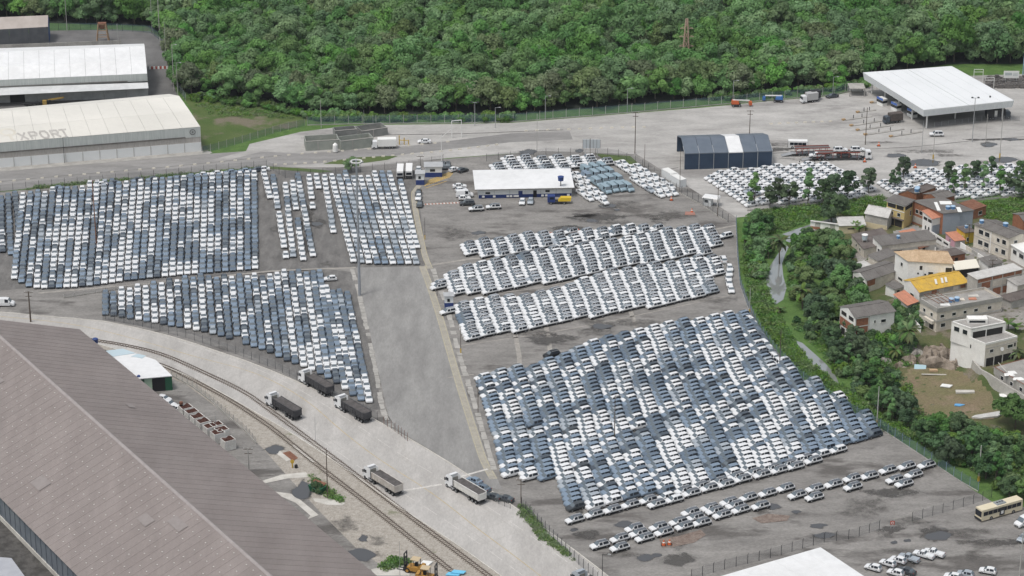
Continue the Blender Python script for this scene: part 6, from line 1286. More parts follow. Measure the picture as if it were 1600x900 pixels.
h.rect('f', 0, 3.6, 4.2, .25, M_concl, 'frame_beam', .075); h.windows('f', [(.5, 4.0, .6, .9), (.72, 3.8, 1.6, 1.0)]); h.opening('f', [(.14, -.9, 3.4, 1.9)])
# 10 white modern house: lower block, set-back upper block
h = House('modern_house', 'white modern house with open terrace and pillared ground floor', (1540, 539), (1487, 517), (1590, 527), 6.4, 4.0, W_wht, W_bei); h.dn = 4  # beige front puts the dimmer light on that white wall into colour
h.slab(R_conc, z=6.2, over=-.1, name='terrace'); h.parapet(W_wht, .5, .2, 6.3); h.windows('f', [(.2, 3.8, 1.3, 1.0), (.78, 3.9, 1.8, 1.0)]); h.opening('l', [(.42, 3.8, .35, 1.0)]); h.opening('f', [(.5, -.2, h.la-.6, 2.6)]); h.rect('f', -.1, 5.2, h.la+.2, .2, W_gry, 'floor_band', .2); h.opening('f', [(.93, 4.0, .5, 1.0)])
put('satellite_dish', MB().beam(h.a*.5+h.na*.3+Vector((0, 0, 4.3)), h.a*.5+h.na*.5+Vector((0, 0, 4.35)), .5, n=12, r2=.56), M_white, h.o)
for f0 in (.02, .28, .55, .82, .985): h.rect('f', h.la*f0, -.4, .28, 2.8, M_concl, 'pillar', .12)
h2 = House('modern_house_upper', 'set-back white upper storey of the modern house', (1518, 514), (1487, 503), (1572, 504), 3.0, 10.2, W_wht, W_wht); h2.dn = .2
h2.o.parent = None
h2.slab(R_conc, over=.0, z=2.75, name='roof'); h2.parapet(W_wht, .3, .25, 2.9); h2.windows('l', [(.3, .8, 1.6, 1.4), (.72, .8, 1.8, 1.4)]); h2.opening('f', [(.48, .1, h2.la*.86, 1.9)]); h2.rect('f', h2.la*.42, 0, .25, 2.1, W_wht, 'pillar', .08)
c = h2.a*.5+h2.b*.6; put('tank_box', MB().box(c.x-2.6, c.x+2.6, c.y-1.2, c.y+1.2, 2.9, 4.2), W_wht, h2.o); put('window', MB().box(c.x-2.2, c.x+2.0, c.y-1.26, c.y-1.2, 3.2, 3.8), M_glass, h2.o)
for ch in list(h2.o.children):
    ch.parent = h.o; ch.location = ch.location+(h2.o.location-h.o.location)
bpy.data.objects.remove(h2.o)
# 11 concrete house at the right edge
h = House('concrete_house', 'unfinished grey concrete house with littered flat roof at the right edge', (1602, 603), (1553, 574), (1650, 590), 3.6, 1.6, W_gry, W_gry); h.slab(R_conc, over=.1); h.parapet(M_rust, .25, .2); h.windows('l', [(.72, 1.4, 1.2, 1.2), (.42, 1.4, 1.2, 1.2), (.12, 1.4, 1.2, 1.2)])
for fa, fb, w_ in ((.1, .3, 1.6), (.2, .6, 1.2), (.05, .55, 1.4)): c = h.a*fa+h.b*fb; put('rubble', MB().hexa([c+Vector((-w_, -.8, 3.75)), c+Vector((w_, -.6, 3.75)), c+Vector((w_*.7, .8, 3.75)), c+Vector((-w_*.9, .9, 3.75)), c+Vector((-w_*.6, -.4, 4.0)), c+Vector((w_*.6, -.3, 3.9)), c+Vector((w_*.4, .4, 4.1)), c+Vector((-w_*.5, .5, 3.95))]), M_white, h.o)
c = h.a*.03+h.b*.75; put('plank', MB().beam(c+Vector((-1, 1.5, 5.5)), c+Vector((1, -1.5, 3.9)), .12), M_concl, h.o)
for i, (P, Q, Rp, hh, z0, ml, mf, rf, lab) in enumerate((
  ((1420, 372), (1406, 364), (1440, 368), 2.4, 1.6, M_brick, M_brick, R_sal, 'low terracotta walled yard shed below the yellow house'),
  ((1486, 400), (1470, 392), (1508, 396), 2.6, 2.8, W_gry, M_brick, R_brn, 'low brick shed with rusty roof between the tan roof and the street'),
  ((1545, 415), (1530, 406), (1566, 410), 2.6, 3.8, W_wht, W_gry, R_gry, 'small grey-roofed shed at the upper street corner'),
  ((1560, 388), (1548, 380), (1574, 384), 2.0, 3.4, W_gry, W_gry, R_conc, 'small concrete outbuilding below the apartment house'),
  ((1398, 452), (1384, 446), (1412, 448), 2.4, 2.0, W_wht, W_bei, R_gry, 'small white outbuilding beside the tall white house'),
  ((1346, 418), (1336, 412), (1360, 414), 2.0, 1.0, W_wht, W_wht, R_lgt, 'tiny white shed at the grove edge'),
  ((1590, 446), (1574, 438), (1620, 440), 4.2, 5.0, W_wht, W_bei, R_conc, 'pale concrete house right of the brick infill building'),
  ((1536, 372), (1526, 380), (1552, 384), 1.6, 2.8, W_gry, W_gry, R_conc, 'stepped concrete landing before the apartment house'),
  ((1438, 388), (1424, 382), (1452, 384), 1.8, 1.9, M_brick, W_gry, M_rust, 'rusty roofed lean-to behind the tan-roofed house'))):
    h = House('outbuilding', lab, P, Q, Rp, hh, z0, ml, mf); h.mono(rf, .4, n=4) if i % 2 == 0 else h.slab(rf); h.opening('f', [(.4, .3, 1.0, 1.5)])
for k, (a, b, z0) in enumerate((((1404, 372), (1462, 392), 1.6), ((1500, 388), (1545, 412), 3.0), ((1420, 500), (1438, 520), 3.2), ((1585, 470), (1625, 480), 5.2))):
    p, q = GT(*a), GT(*b); d = q-p; o = empty('yard_wall', p, math.atan2(d.y, d.x)); tag(o, ('grey yard wall beside the village street, leftmost', 'grey yard wall along the upper street', 'grey yard wall below the orange lean-to', 'grey yard wall at the right edge above the modern house')[k], 'wall')
    n = max(2, int(d.length/3))
    for i in range(n): put('wall_panel', MB().box(i*d.length/n, (i+1)*d.length/n-.05, 0, .2, -1, 1.9), (W_gry, W_wht, W_bei)[(i+k) % 3], o)
# retaining wall stepping down to the lot, cliff boulders, rubbish
rp = [(1487, 524), (1503, 536), (1512, 552), (1524, 568), (1532, 577), (1545, 584), (1570, 600), (1600, 618), (1625, 634)]; o = empty('retaining_wall', GT(1532, 577)); tag(o, 'grey rendered retaining wall below the white modern house', 'retaining wall')
P = [G(x, y, z) for (x, y), z in zip(rp, (5.4, 5.2, 4.9, 4.6, 4.4, 4.2, 3.6, 3.2, 3.0))]
for a, b in zip(P, P[1:]):
    d = (b-a); d.z = 0; n = Vector((-d.y, d.x, 0)).normalized()*.4; c = o.location
    put('wall_segment', MB().hexa([Vector((a.x, a.y, -.5))-c-n*1.2, Vector((b.x, b.y, -.5))-c-n*1.2, Vector((b.x, b.y, -.5))-c+n, Vector((a.x, a.y, -.5))-c+n, a-c-n*.2, b-c-n*.2, b-c+n, a-c+n]), W_gry, o)
M_rock = mat('cliff_rock', (.20, .165, .13), (.32, .27, .225), .95, .5, grain=.25, detail=8, contrast=.9, c3=(.11, .09, .065), s3=.25, t3=.55)
M_rockg = mat('rock_grey', (.22, .205, .185), (.32, .30, .275), .95, .5, grain=.2, detail=7)
def rock(px, r, sq, m, label, z=None, seed=0):
    g = GT(*px); rr = np.random.default_rng(seed); n1, n2 = 7, 11; mb = MB(); ph = rr.uniform(0, 6, 6)
    def pt(i, j):
        th = math.pi*(i/n1)*.62; f = 2*math.pi*j/n2; k = 1+.22*math.sin(2*f+ph[0]+3*th)+.14*math.sin(3*f+ph[1])+.12*math.sin(5*th+ph[2]+f)+rr.uniform(-.05, .05)
        return (r*k*math.sin(th)*math.cos(f), r*k*math.sin(th)*math.sin(f)*.8, r*sq*(k*math.cos(th)-.15))
    Gd = [[pt(i, j) for j in range(n2)] for i in range(n1+1)]
    for i in range(n1):
        for j in range(n2): mb.face([Gd[i+1][j], Gd[i+1][(j+1) % n2], Gd[i][(j+1) % n2], Gd[i][j]])
    ob = put('rock', mb, m, None, (g.x, g.y, g.z-.6), rr.uniform(0, 6)); tag(ob, label, 'rock', 'rocks of the slope below the houses')
for i, (px, r, sq, lab) in enumerate((((1466, 572), 3.8, 1.0, 'largest brown boulder at the foot of the rocky slope'), ((1446, 568), 2.6, 1.1, 'rounded brown boulder left of the largest one'), ((1452, 555), 3.0, .9, 'brown rock face above the boulders, left part'), ((1480, 558), 3.4, .9, 'brown rock face above the boulders, right part'), ((1492, 570), 2.8, .8, 'brown rock beside the retaining wall'), ((1420, 565), 2.2, 1.1, 'ochre stained rock below the palm'), ((1405, 572), 1.8, .9, 'small rock left of the ochre stained one'), ((1385, 565), 2.0, .8, 'low grey rock among the shrubs left of the slope'), ((1430, 552), 2.4, .8, 'grey ledge under the palm'), ((1468, 545), 2.4, .7, 'rock ledge just below the beige building'), ((1370, 560), 1.8, .7, 'leftmost grey rock of the slope'))): rock(px, r, sq, M_rock if i not in (7, 8, 10) else M_rockg, lab, seed=i)
def junk(px, pts, th, m, label, name, rot=0):
    g = GT(*px); mb = MB(); mb.prism(pts, .1, .1+th); o = put(name, mb, m, None, (g.x, g.y, g.z+.05), rot); tag(o, label, 'debris'); return o
junk((1437, 576), [(-1.6, -1), (1.5, -.8), (1.8, .9), (-1.3, 1.2)], .12, mat('pale_blue_board', (.36, .50, .55), None, .6), 'pale blue board leaning at the foot of the rocks', 'loose_board').rotation_euler = (R(35), 0, 0)
junk((1459, 586), [(-3.2, -.2), (3.2, -.5), (3.2, -.1), (-3.2, .25)], .15, M_concl, 'long thin white beam lying on the lot', 'loose_beam'); junk((1458, 581), [(-1, -.5), (1.1, -.5), (1.1, .6), (-1, .6)], .5, mat('cardboard', (.45, .32, .2), None, .8), 'brown box behind the white beam on the lot', 'brown_box')
junk((1507, 614), [(-2.4, -.8), (2.5, -.6), (2.6, .7), (-2.2, .8)], .4, M_concl, 'pale bed-sized slab lying on the dirt lot', 'loose_slab'); junk((1478, 604), [(-1.6, -.5), (.8, -1.2), (1.8, .2), (-.8, 1.0)], .25, M_white, 'crumpled white sheet on the dirt lot', 'loose_sheet'); junk((1498, 634), [(-1.2, -.4), (.2, -.8), (1.6, .1), (.3, .5), (-.9, .6)], .2, mat('blue_plastic', (.12, .35, .62), None, .5), 'crumpled blue plastic on the dirt lot', 'plastic_scrap')
junk((1569, 621), [(-1.2, -2), (1.4, -1.6), (1.0, 1.6), (-1.0, 1.8)], .12, M_white, 'white board leaning near the concrete house, upper one', 'white_board'); junk((1561, 634), [(-1.3, -1.2), (1.2, -1.4), (1.2, 1.2), (-1.2, 1.0)], .12, M_white, 'white board lying near the concrete house, lower one', 'white_board'); junk((1542, 650), [(-4.2, -1.6), (-3.2, -.6), (3.4, 1.8), (3.8, .2), (2.6, -1.0), (-2, -2.2)], .4, R_lgt, 'long pale grey broken slab at the edge of the lot', 'broken_slab')
# ---------------------------------------------------------------- trees and undergrowth
L_man = leafmat('mangrove_leaf', (.115, .245, .080), (.225, .410, .135), .42, .03)
L_olive = leafmat('olive_leaf', (.150, .225, .092), (.245, .325, .145), .42, .03)
L_dark = leafmat('dark_leaf', (.042, .098, .042), (.12, .21, .078), .35, .04)
L_bright = leafmat('bright_leaf', (.080, .175, .042), (.18, .305, .085), .4, .05)
L_palm = leafmat('palm_leaf', (.045, .075, .022), (.12, .145, .055), .25, .04)
L_grass = leafmat('tall_grass_leaf', (.085, .185, .034), (.19, .32, .075), .35, .04)
M_bark = mat('bark', (.10, .08, .06), (.15, .125, .10), .95, 2.)
def quads_mesh(name, cen, nor, size, tint, m, extra=None, aspect=1.0):
    """one small leaf-clump face per point"""
    n = len(cen); r_ = rng.normal(size=(n, 3)); t = np.cross(nor, r_); t /= np.linalg.norm(t, axis=1)[:, None]+1e-9; b = np.cross(nor, t)
    s = size[:, None]; bend = nor*(s*.25)
    V = np.stack([cen-t*s-b*s*aspect*.5-bend, cen+t*s*.2-b*s*aspect, cen+t*s-bend*.5+b*s*.3, cen+b*s*aspect-t*s*.3-bend], 1).reshape(-1, 3)
    mb_v = V; nf = n; faces = np.arange(4*n).reshape(n, 4)
    me = bpy.data.meshes.new(name)
    ev, ef = (extra.v, extra.f) if extra else ([], [])
    allv = np.concatenate([mb_v, np.array(ev, dtype=float).reshape(-1, 3)]) if ev else mb_v
    me.from_pydata(allv.tolist(), [], faces.tolist()+[tuple(i+4*n for i in f) for f in ef])
    me.materials.append(m)
    if extra: me.materials.append(M_bark); me.polygons.foreach_set('material_index', np.array([0]*n+[1]*len(ef), dtype=np.int32))
    a = me.attributes.new('tint', 'FLOAT', 'FACE'); a.data.foreach_set('value', np.concatenate([tint, np.zeros(len(ef))]).astype(np.float32))
    me.update(); return me
def crown_pts(rx, z0, z1, lobes, n, ls, shape='round'):
    """points on the surfaces of many small lobes filling an uneven crown"""
    C = []; zc, hz = (z0+z1)/2, (z1-z0)/2
    while len(C) < lobes:
        d = rng.normal(size=3); d /= np.linalg.norm(d); rad = rng.uniform(.45, .95)
        z = zc+d[2]*hz*rad; w_ = rx*rad
        if shape == 'cone': f = 1.15-.85*(z-z0)/(z1-z0); w_ *= max(.15, f)
        if shape == 'flat' and z < zc-.2*hz: continue
        C.append((d[0]*w_*rng.uniform(.8, 1.15), d[1]*w_*rng.uniform(.8, 1.15), z))
    C = np.array(C); lr = rng.uniform(.7, 1.3, lobes)*ls; lt = rng.uniform(0, 1, lobes)
    pr = lr**2; k = rng.choice(lobes, n, p=pr/pr.sum())
    d = rng.normal(size=(n, 3)); d[:, 2] = np.abs(d[:, 2])*1.1-.35; d /= np.linalg.norm(d, axis=1)[:, None]
    P = C[k]+d*(lr[k]*rng.uniform(.72, 1.08, n))[:, None]*np.array([1, 1, .8])
    nor = d+rng.normal(size=(n, 3))*.26+np.array([0, 0, .2]); nor /= np.linalg.norm(nor, axis=1)[:, None]
    tint = np.clip(lt[k]*.6+rng.uniform(0, .35, n), 0, 1)
    return P, nor, tint, C
def trunk_mb(C, z0, r0, top):
    mb = MB(); fork = Vector((rng.uniform(-.2, .2), rng.uniform(-.2, .2), z0*.8+.6)); mb.beam((0, 0, -.2), fork, r0, n=6, r2=r0*.75)
    for c in C[:: max(1, len(C)//7)]: mb.beam(fork, fork.lerp(Vector(c), .9), r0*.5, n=4, r2=r0*.14)
    return mb
def tree_var(rx, z0, z1, lobes, n, ls, leaf, q=.42, shape='round', r0=.2):
    P, nor, tint, C = crown_pts(rx, z0, z1, lobes, n, ls, shape); tm = trunk_mb(C, z0, r0, z1); sz = rng.uniform(.6, 1.2, n)*q
    crown = quads_mesh('crown', P, nor, sz, tint, leaf); whole = quads_mesh('tree', P, nor, sz, tint, leaf, tm); trunk = tm.mesh('trunk', M_bark)
    return dict(crown=crown, trunk=trunk, whole=whole)
MAN = [tree_var(3.4+.4*(k % 4), 1.6, 7.2+.7*(k % 4), 15+2*k, 2300, 1.4, L_man if k < 7 else L_olive, .30) for k in range(8)]
BROAD = [tree_var(4.2, 1.8, 7.2, 26, 2000, 1.25, m, .36) for m in (L_man, L_dark, L_bright, L_bright, L_dark)]
SLIM = [tree_var(rx, 1.4, zz, lb, 1050, ls, m, .30, 'cone', .15) for m, rx, zz, lb, ls in ((L_dark, 2.5, 8.6, 13, .95), (L_man, 2.1, 9.6, 15, .85), (L_dark, 2.9, 7.8, 16, .9), (L_dark, 1.9, 9.0, 11, .9))]
BUSH = [tree_var(1.6, .1, 2.4, 10, 420, .8, m, .30, 'round', .08) for m in (L_bright, L_man, L_dark, L_olive)]
def tree(var, p, s, rz, label, group, name='tree', cat='tree', z=1.0):
    o = empty(name, p, rz); o.scale = (s, s, s*z); tag(o, label, cat, group); link('trunk', var['trunk'], o); link('crown', var['crown'], o); return o
FP = [G(*p).xy for p in FOREST]
xs = [p.x for p in FP]; ys = [p.y for p in FP]; step = 5.1; F_ = []
clear = [G(1040, 100).xy, G(1000, 88).xy]
y = min(ys); row = 0
while y < max(ys):
    x = min(xs)+(row % 2)*step*.5
    while x < max(xs):
        q = Vector((x+jit(1.5), y+jit(1.5)))
        px, py = toP((q.x, q.y, 0))
        if inpoly(q.x, q.y, FP) and -45 < px < 1645:
            cl = ((px-1032)/34)**2+((py-98)/11)**2
            if cl > 1: F_.append((q, random.choice((random.uniform(.7, 1.1), random.uniform(1.0, 1.3), random.uniform(1.2, 1.6))), px, py))
        x += step
    y += step*.9; row += 1
F_.sort(key=lambda t: t[0].y); edge = []; deep = []
def fdist(px, py):
    return py-interp(sorted([(p[0], p[1]) for p in FOREST[:20]]), max(-100, min(1700, px)))
for t in F_: (edge if fdist(t[2], t[3]) > -26 else deep).append(t)
deep.sort(key=lambda t: t[0].y)
NI = 175
indiv = [(t, True) for t in edge if -20 < t[2] < 1620][:NI]
use = {id(t) for t, _ in indiv}
def landmark(px):
    for x, s in ((110, 'above the grey corner warehouse'), (265, 'above the back yard'), (420, 'behind the roadside lawn'), (520, 'left of the walled compound'), (640, 'above the walled compound'), (760, 'above the white gantry frame'), (900, 'above the white office'), (1020, 'left of the lattice pylon'), (1120, 'right below the lattice pylon'), (1240, 'above the boom lift'), (1345, 'left of the gate canopy'), (1500, 'behind the gate canopy'), (1700, 'right of the gate canopy')):
        if px < x: return s
cnt = {}
for t, e in indiv:
    q, s, px, py = t; k = random.randrange(7) if random.random() < .7 else 7
    lm = landmark(px); tone = 'olive' if k >= 7 else 'green'; key = (tone, lm); cnt[key] = cnt.get(key, 0)+1
    tree(MAN[k], (q.x, q.y, 0), s*random.uniform(.8, 1.0), random.uniform(0, 6.28), '%s %s mangrove tree at the forest edge %s' % ('low' if s < .95 else 'tall' if s > 1.25 else 'middling', tone, lm), 'mangrove trees at the forest edge '+lm, 'mangrove_tree')
rest = [t for t in F_ if id(t) not in use]
scatter('mangrove_forest', 'dense green mangrove forest filling the top of the view', [v['whole'] for v in MAN], [(t[0].x, t[0].y, 0) for t in rest], [(jit(.08), jit(.08), random.uniform(0, 6.28)) for t in rest], [(t[1], t[1], t[1]*random.uniform(.85, 1.25)) for t in rest], [random.randrange(8) if random.random() < .45 else random.randrange(7) for t in rest])
# undergrowth in front of the forest
us = []
for pl, n in (([(300, 158), (420, 172), (482, 188), (560, 190), (560, 182), (480, 180), (420, 164), (320, 150)], 130), ([(560, 184), (800, 184), (800, 190), (560, 192)], 60), ([(1110, 160), (1350, 138), (1350, 132), (1110, 154)], 60)):
    P = [G(*p) for p in pl]; c = 0
    while c < n:
        px, py = random.uniform(min(p[0] for p in pl), max(p[0] for p in pl)), random.uniform(min(p[1] for p in pl), max(p[1] for p in pl))
        if inpoly(px, py, pl): us.append((G(px, py), random.uniform(.5, 1.1), random.choice((0, 0, 1)))); c += 1
# rows and clumps on the canal side
VEG = []
def clump(poly, n, kinds, smin, smax, group, text, md=2.6, name='tree'):
    pts = []; tries = 0
    while len(pts) < n and tries < 4000:
        tries += 1
        px = random.uniform(min(p[0] for p in poly), max(p[0] for p in poly)); py = random.uniform(min(p[1] for p in poly), max(p[1] for p in poly))
        if not inpoly(px, py, poly): continue
        g = GT(px, py)
        if all((g-h[0]).length > md for h in pts): pts.append((g, px, py))
    pts.sort(key=lambda t: t[2])
    for i, (g, px, py) in enumerate(pts):
        v, tone = random.choice(kinds); tree(v, (g.x, g.y, hz(g.x, g.y)), random.uniform(smin, smax), random.uniform(0, 6.28), '%s %s, %s from the top' % (tone, text, ordinal(i+1)), group, name)
B_ = [(BROAD[0], 'green'), (BROAD[1], 'dark green'), (BROAD[2], 'bright green'), (BROAD[4], 'dark green')]
S_ = [(SLIM[0], 'dark green'), (SLIM[1], 'green')]
clump([(1156, 338), (1178, 336), (1200, 360), (1208, 392), (1196, 412), (1178, 420), (1166, 400), (1158, 370)], 13, [(BROAD[0], 'green'), (BROAD[1], 'dark green'), (SLIM[1], 'slim green')], .55, .85, 'trees between lot fence and canal', 'tree between the lot fence and the canal head')
clump([(1262, 398), (1295, 384), (1325, 396), (1342, 430), (1344, 492), (1325, 510), (1272, 512), (1258, 474), (1256, 430)], 24, [(BROAD[2], 'bright green'), (BROAD[3], 'leafy bright green'), (BROAD[0], 'green'), (BROAD[1], 'dark green'), (BROAD[1], 'dark green')], .62, .98, 'trees on the far canal bank', 'tree in the grove between canal and houses', 3.4)
clump([(1262, 520), (1330, 515), (1360, 560), (1330, 585), (1290, 560)], 10, B_+S_, .55, .8, 'trees by the lower canal', 'tree beside the lower canal')
clump([(1318, 592), (1345, 580), (1400, 620), (1440, 670), (1400, 668), (1350, 625)], 15, [(SLIM[0], 'slim dark green'), (SLIM[1], 'slim green'), (BROAD[1], 'dark green')], .6, .85, 'trees along the canal fence', 'tree in the row along the canal fence', 2.2)
clump([(1430, 690), (1470, 668), (1560, 700), (1625, 720), (1625, 785), (1575, 782), (1500, 738)], 26, [(BROAD[0], 'green'), (BROAD[1], 'dark green'), (SLIM[1], 'slim green'), (BROAD[2], 'bright green'), (BROAD[4], 'dark')], .6, .95, 'trees behind the bus', 'tree in the thicket behind the bus', 2.8)
tree(BROAD[4], G(1586, 672), 1.35, 0, 'large round dark tree at the right edge below the concrete house', None)
tree(BROAD[1], G(1299, 346), 1.25, 1, 'round dark tree on the grass bank above the white garden wall', None)
tree(BROAD[0], G(549, 268), .62, .5, 'small olive tree beside the high mast on the grass island', None)
for i, (x, y, s) in enumerate([(1178, 322, .95), (1203, 326, .9), (1217, 312, .85), (1233, 322, .95), (1262, 318, 1.0), (1286, 322, .95), (1302, 314, .95), (1324, 312, 1.05), (1357, 302, .9), (1398, 294, .7), (1411, 282, .85), (1481, 288, .85), (1507, 300, .8), (1523, 286, .8), (1536, 296, .8), (1549, 278, .7), (1562, 306, .85), (1577, 300, .75), (1594, 286, .8), (1596, 310, .9), (1490, 308, .7)]):
    tree(random.choice(SLIM), G(x, y), s*1.2, random.uniform(0, 6.28), '%s tree in the row hiding the white car lots, %s from the left' % ('dark' if i % 2 else 'slim', ordinal(i+1)), 'tree row before the white car lots')
tree(BUSH[2], G(497, 770), 1.1, 0, 'dark green bush at the edge of the puddle by the rails', None, 'bush', 'bush')
tree(BUSH[3], G(120, 318), .1, 0, 'tiny weed', None, 'bush', 'bush') if False else None
# palms: every frond a part
def frond_mesh(L, m):
    n = 7; V = []; Fc = []; T = []
    for side in (-1, 1):
        for i in range(n):
            t0, t1 = i/n, (i+1)/n; f = lambda t: (L*t, 0, .9*math.sin(t*2.6)*L*.22-.55*L*t*t*.7)
            w0, w1 = .55*math.sin(math.pi*min(1, t0*.9+.08)), .55*math.sin(math.pi*min(1, t1*.9+.08))
            a, b = f(t0), f(t1); k = len(V); V += [a, b, (b[0]+.15, side*w1, b[2]-.28*w1), (a[0]+.15, side*w0, a[2]-.28*w0)]; Fc.append((k, k+1, k+2, k+3) if side > 0 else (k+3, k+2, k+1, k)); T.append(random.uniform(.2, 1))
    me = bpy.data.meshes.new('frond'); me.from_pydata(V, [], Fc); me.materials.append(m); a = me.attributes.new('tint', 'FLOAT', 'FACE'); a.data.foreach_set('value', np.array(T, dtype=np.float32)); me.update(); return me
FR = [frond_mesh(3.2, L_palm), frond_mesh(2.8, L_palm), frond_mesh(3.4, L_bright)]
M_deadfr = mat('dead_frond', (.22, .12, .05), None, .9)
FRD = frond_mesh(2.4, M_deadfr)
def palm(px, h, s, label, nf=20):
    g = GT(*px); o = empty('palm_tree', (g.x, g.y, hz(g.x, g.y)), random.uniform(0, 6)); o.scale = (s,)*3; tag(o, label, 'palm tree')
    mb = MB(); mb.beam((0, 0, -.3), (.15, .1, h*.5), .22, n=7, r2=.16); mb.beam((.15, .1, h*.5), (.1, .25, h), .16, n=7, r2=.13); put('trunk', mb, M_bark, o)
    for i in range(nf):
        fr = link('frond', FR[i % 3], o, (.1, .25, h)); fr.rotation_euler = (0, R(random.choice((-35, -15, 5, 25))+jit(8)), i*2*math.pi*.382)
    for i in range(4):
        fr = link('dead_frond', FRD, o, (.1, .25, h-.2)); fr.rotation_euler = (0, R(62), i*1.6)
palm((1218, 412), 6.0, 1.15, 'coconut palm at the head of the canal')
palm((1254, 482), 5.0, 1.05, 'dark coconut palm in the grove by the canal bend')
palm((1420, 548), 5.0, 1.15, 'coconut palm with dry fronds above the rocky slope')
palm((1216, 488), 1.2, .7, 'small brown palm at the lower end of the canal pool', 12)
palm((1398, 560), 3.2, .8, 'low palm among shrubs left of the rocky slope', 14)
palm((1592, 560), 2.0, .85, 'leafy low palm right of the white modern house', 14)
# banana plants with large leaves
BL = frond_mesh(2.2, L_bright)
for i, (x, y) in enumerate([(1336, 362), (1342, 366), (1290, 515), (1575, 515), (1586, 520), (1306, 520)]):
    g = GT(x, y); o = empty('banana_plant', (g.x, g.y, hz(g.x, g.y))); tag(o, 'banana plant with broad upright leaves %s' % ('beside the cream wall, left', 'beside the cream wall, right', 'in the grove, left of the pair', 'behind the white modern house, left', 'behind the white modern house, right', 'in the grove, right of the pair')[i].replace(',', ''), 'banana plant', 'banana plants')
    put('stem', MB().beam((0, 0, -.2), (0, 0, 1.6), .16, n=6), L_palm, o)
    for k in range(9): fr = link('leaf', BL, o, (0, 0, 1.5)); fr.rotation_euler = (0, R(-50+random.uniform(-15, 30)), k*2.4)
# tall grass and low weeds
def tuft(m, n, h, r):
    a = rng.uniform(0, 6.28, n); rr = r*np.sqrt(rng.uniform(0, 1, n)); c = np.stack([rr*np.cos(a), rr*np.sin(a), rng.uniform(.15, .8, n)*h], 1)
    nor = rng.normal(size=(n, 3)); nor[:, 2] = np.abs(nor[:, 2])*.6+.9; nor /= np.linalg.norm(nor, axis=1)[:, None]
    return quads_mesh('tuft', c, nor, rng.uniform(.12, .3, n)*h, rng.uniform(0, 1, n), m)
TF = [tuft(L_grass, 46, .8, 1.0), tuft(L_grass, 46, .65, 1.1), tuft(L_bright, 46, .8, 1.0), tuft(L_olive, 40, .6, .9)]
def fill(poly, n, zf=None):
    out = []; tries = 0
    while len(out) < n and tries < 60*n:
        tries += 1
        px = random.uniform(min(p[0] for p in poly), max(p[0] for p in poly)); py = random.uniform(min(p[1] for p in poly), max(p[1] for p in poly))
        if inpoly(px, py, poly) and not any(inpoly(px, py, c_) for c_ in CANALS): out.append(GT(px, py))
    return out
gp = []; gi = []
for poly, n, ks in (([(1160, 400), (1172, 392), (1196, 432), (1204, 470), (1216, 490), (1240, 536), (1300, 592), (1380, 650), (1440, 690), (1400, 682), (1330, 640), (1250, 582), (1200, 520), (1170, 460)], 1300, (0, 1, 0, 2)),
                    ([(1170, 338), (1210, 326), (1290, 318), (1380, 306), (1392, 330), (1340, 338), (1300, 332), (1250, 352), (1210, 366), (1180, 360)], 900, (0, 0, 1, 2)),
                    ([(1530, 318), (1620, 306), (1620, 340), (1560, 345), (1535, 338)], 420, (0, 0, 1)),
                    ([(1230, 500), (1330, 500), (1420, 600), (1440, 640), (1480, 690), (1400, 650), (1300, 570)], 800, (2, 3, 1)),
                    ([(1400, 640), (1470, 655), (1540, 665), (1620, 690), (1620, 760), (1540, 745), (1440, 700)], 700, (2, 1, 3)),
                    ([(815, 785), (850, 830), (900, 878), (885, 868), (842, 838), (812, 802)], 140, (3, 3, 1)),
                    ([(484, 742), (500, 752), (540, 785), (520, 785), (490, 765)], 60, (3, 1)), ([(596, 880), (622, 870), (640, 878), (600, 892)], 50, (2, 1)),
                    ([(40, 297), (230, 280), (420, 264), (420, 260), (230, 276), (60, 291)], 160, (3, 1)), ([(300, 160), (420, 172), (460, 186), (330, 180)], 130, (1, 3)),
                    ([(1330, 540), (1420, 530), (1440, 560), (1380, 590)], 260, (2, 2, 1))):
    pts = fill(poly, n); gp += [Vector((p.x, p.y, hz(p.x, p.y)-.05)) for p in pts]; gi += [random.choice(ks) for _ in pts]
scatter('tall_grass', 'tall green grass and reeds on the canal banks and verges', TF, gp, [(0, 0, random.uniform(0, 6.28)) for _ in gp], [(s, s, s*random.uniform(.6, 1.3)) for s in [random.uniform(.6, 1.3) for _ in gp]], gi)
for poly, n, ks in (([(1238, 376), (1266, 366), (1266, 478), (1236, 470), (1230, 420)], 75, (0, 1, 2, 1)), ([(1172, 400), (1196, 400), (1192, 440), (1180, 440)], 30, (0, 1)), ([(1230, 505), (1330, 505), (1400, 590), (1440, 660), (1380, 655), (1300, 575)], 90, (0, 1, 2, 2)), ([(1440, 675), (1520, 665), (1625, 690), (1625, 770), (1560, 770), (1480, 715)], 110, (0, 1, 2, 3)), ([(1330, 520), (1400, 500), (1430, 540), (1400, 570), (1350, 560)], 60, (0, 1, 2)), ([(1262, 380), (1345, 376), (1345, 500), (1256, 505)], 70, (0, 2, 1)), ([(1395, 470), (1440, 470), (1445, 515), (1400, 520)], 40, (0, 1, 2)), ([(1162, 350), (1196, 352), (1206, 410), (1172, 420)], 50, (0, 1, 2))):
    for p in fill(poly, n): us.append((p, random.uniform(.5, 1.15), random.choice(ks)))
scatter('undergrowth', 'low leafy undergrowth below the trees', [v['whole'] for v in BUSH], [Vector((u[0].x, u[0].y, hz(u[0].x, u[0].y)-.1)) for u in us], [(0, 0, random.uniform(0, 6.28)) for u in us], [(u[1],)*3 for u in us], [u[2] for u in us])
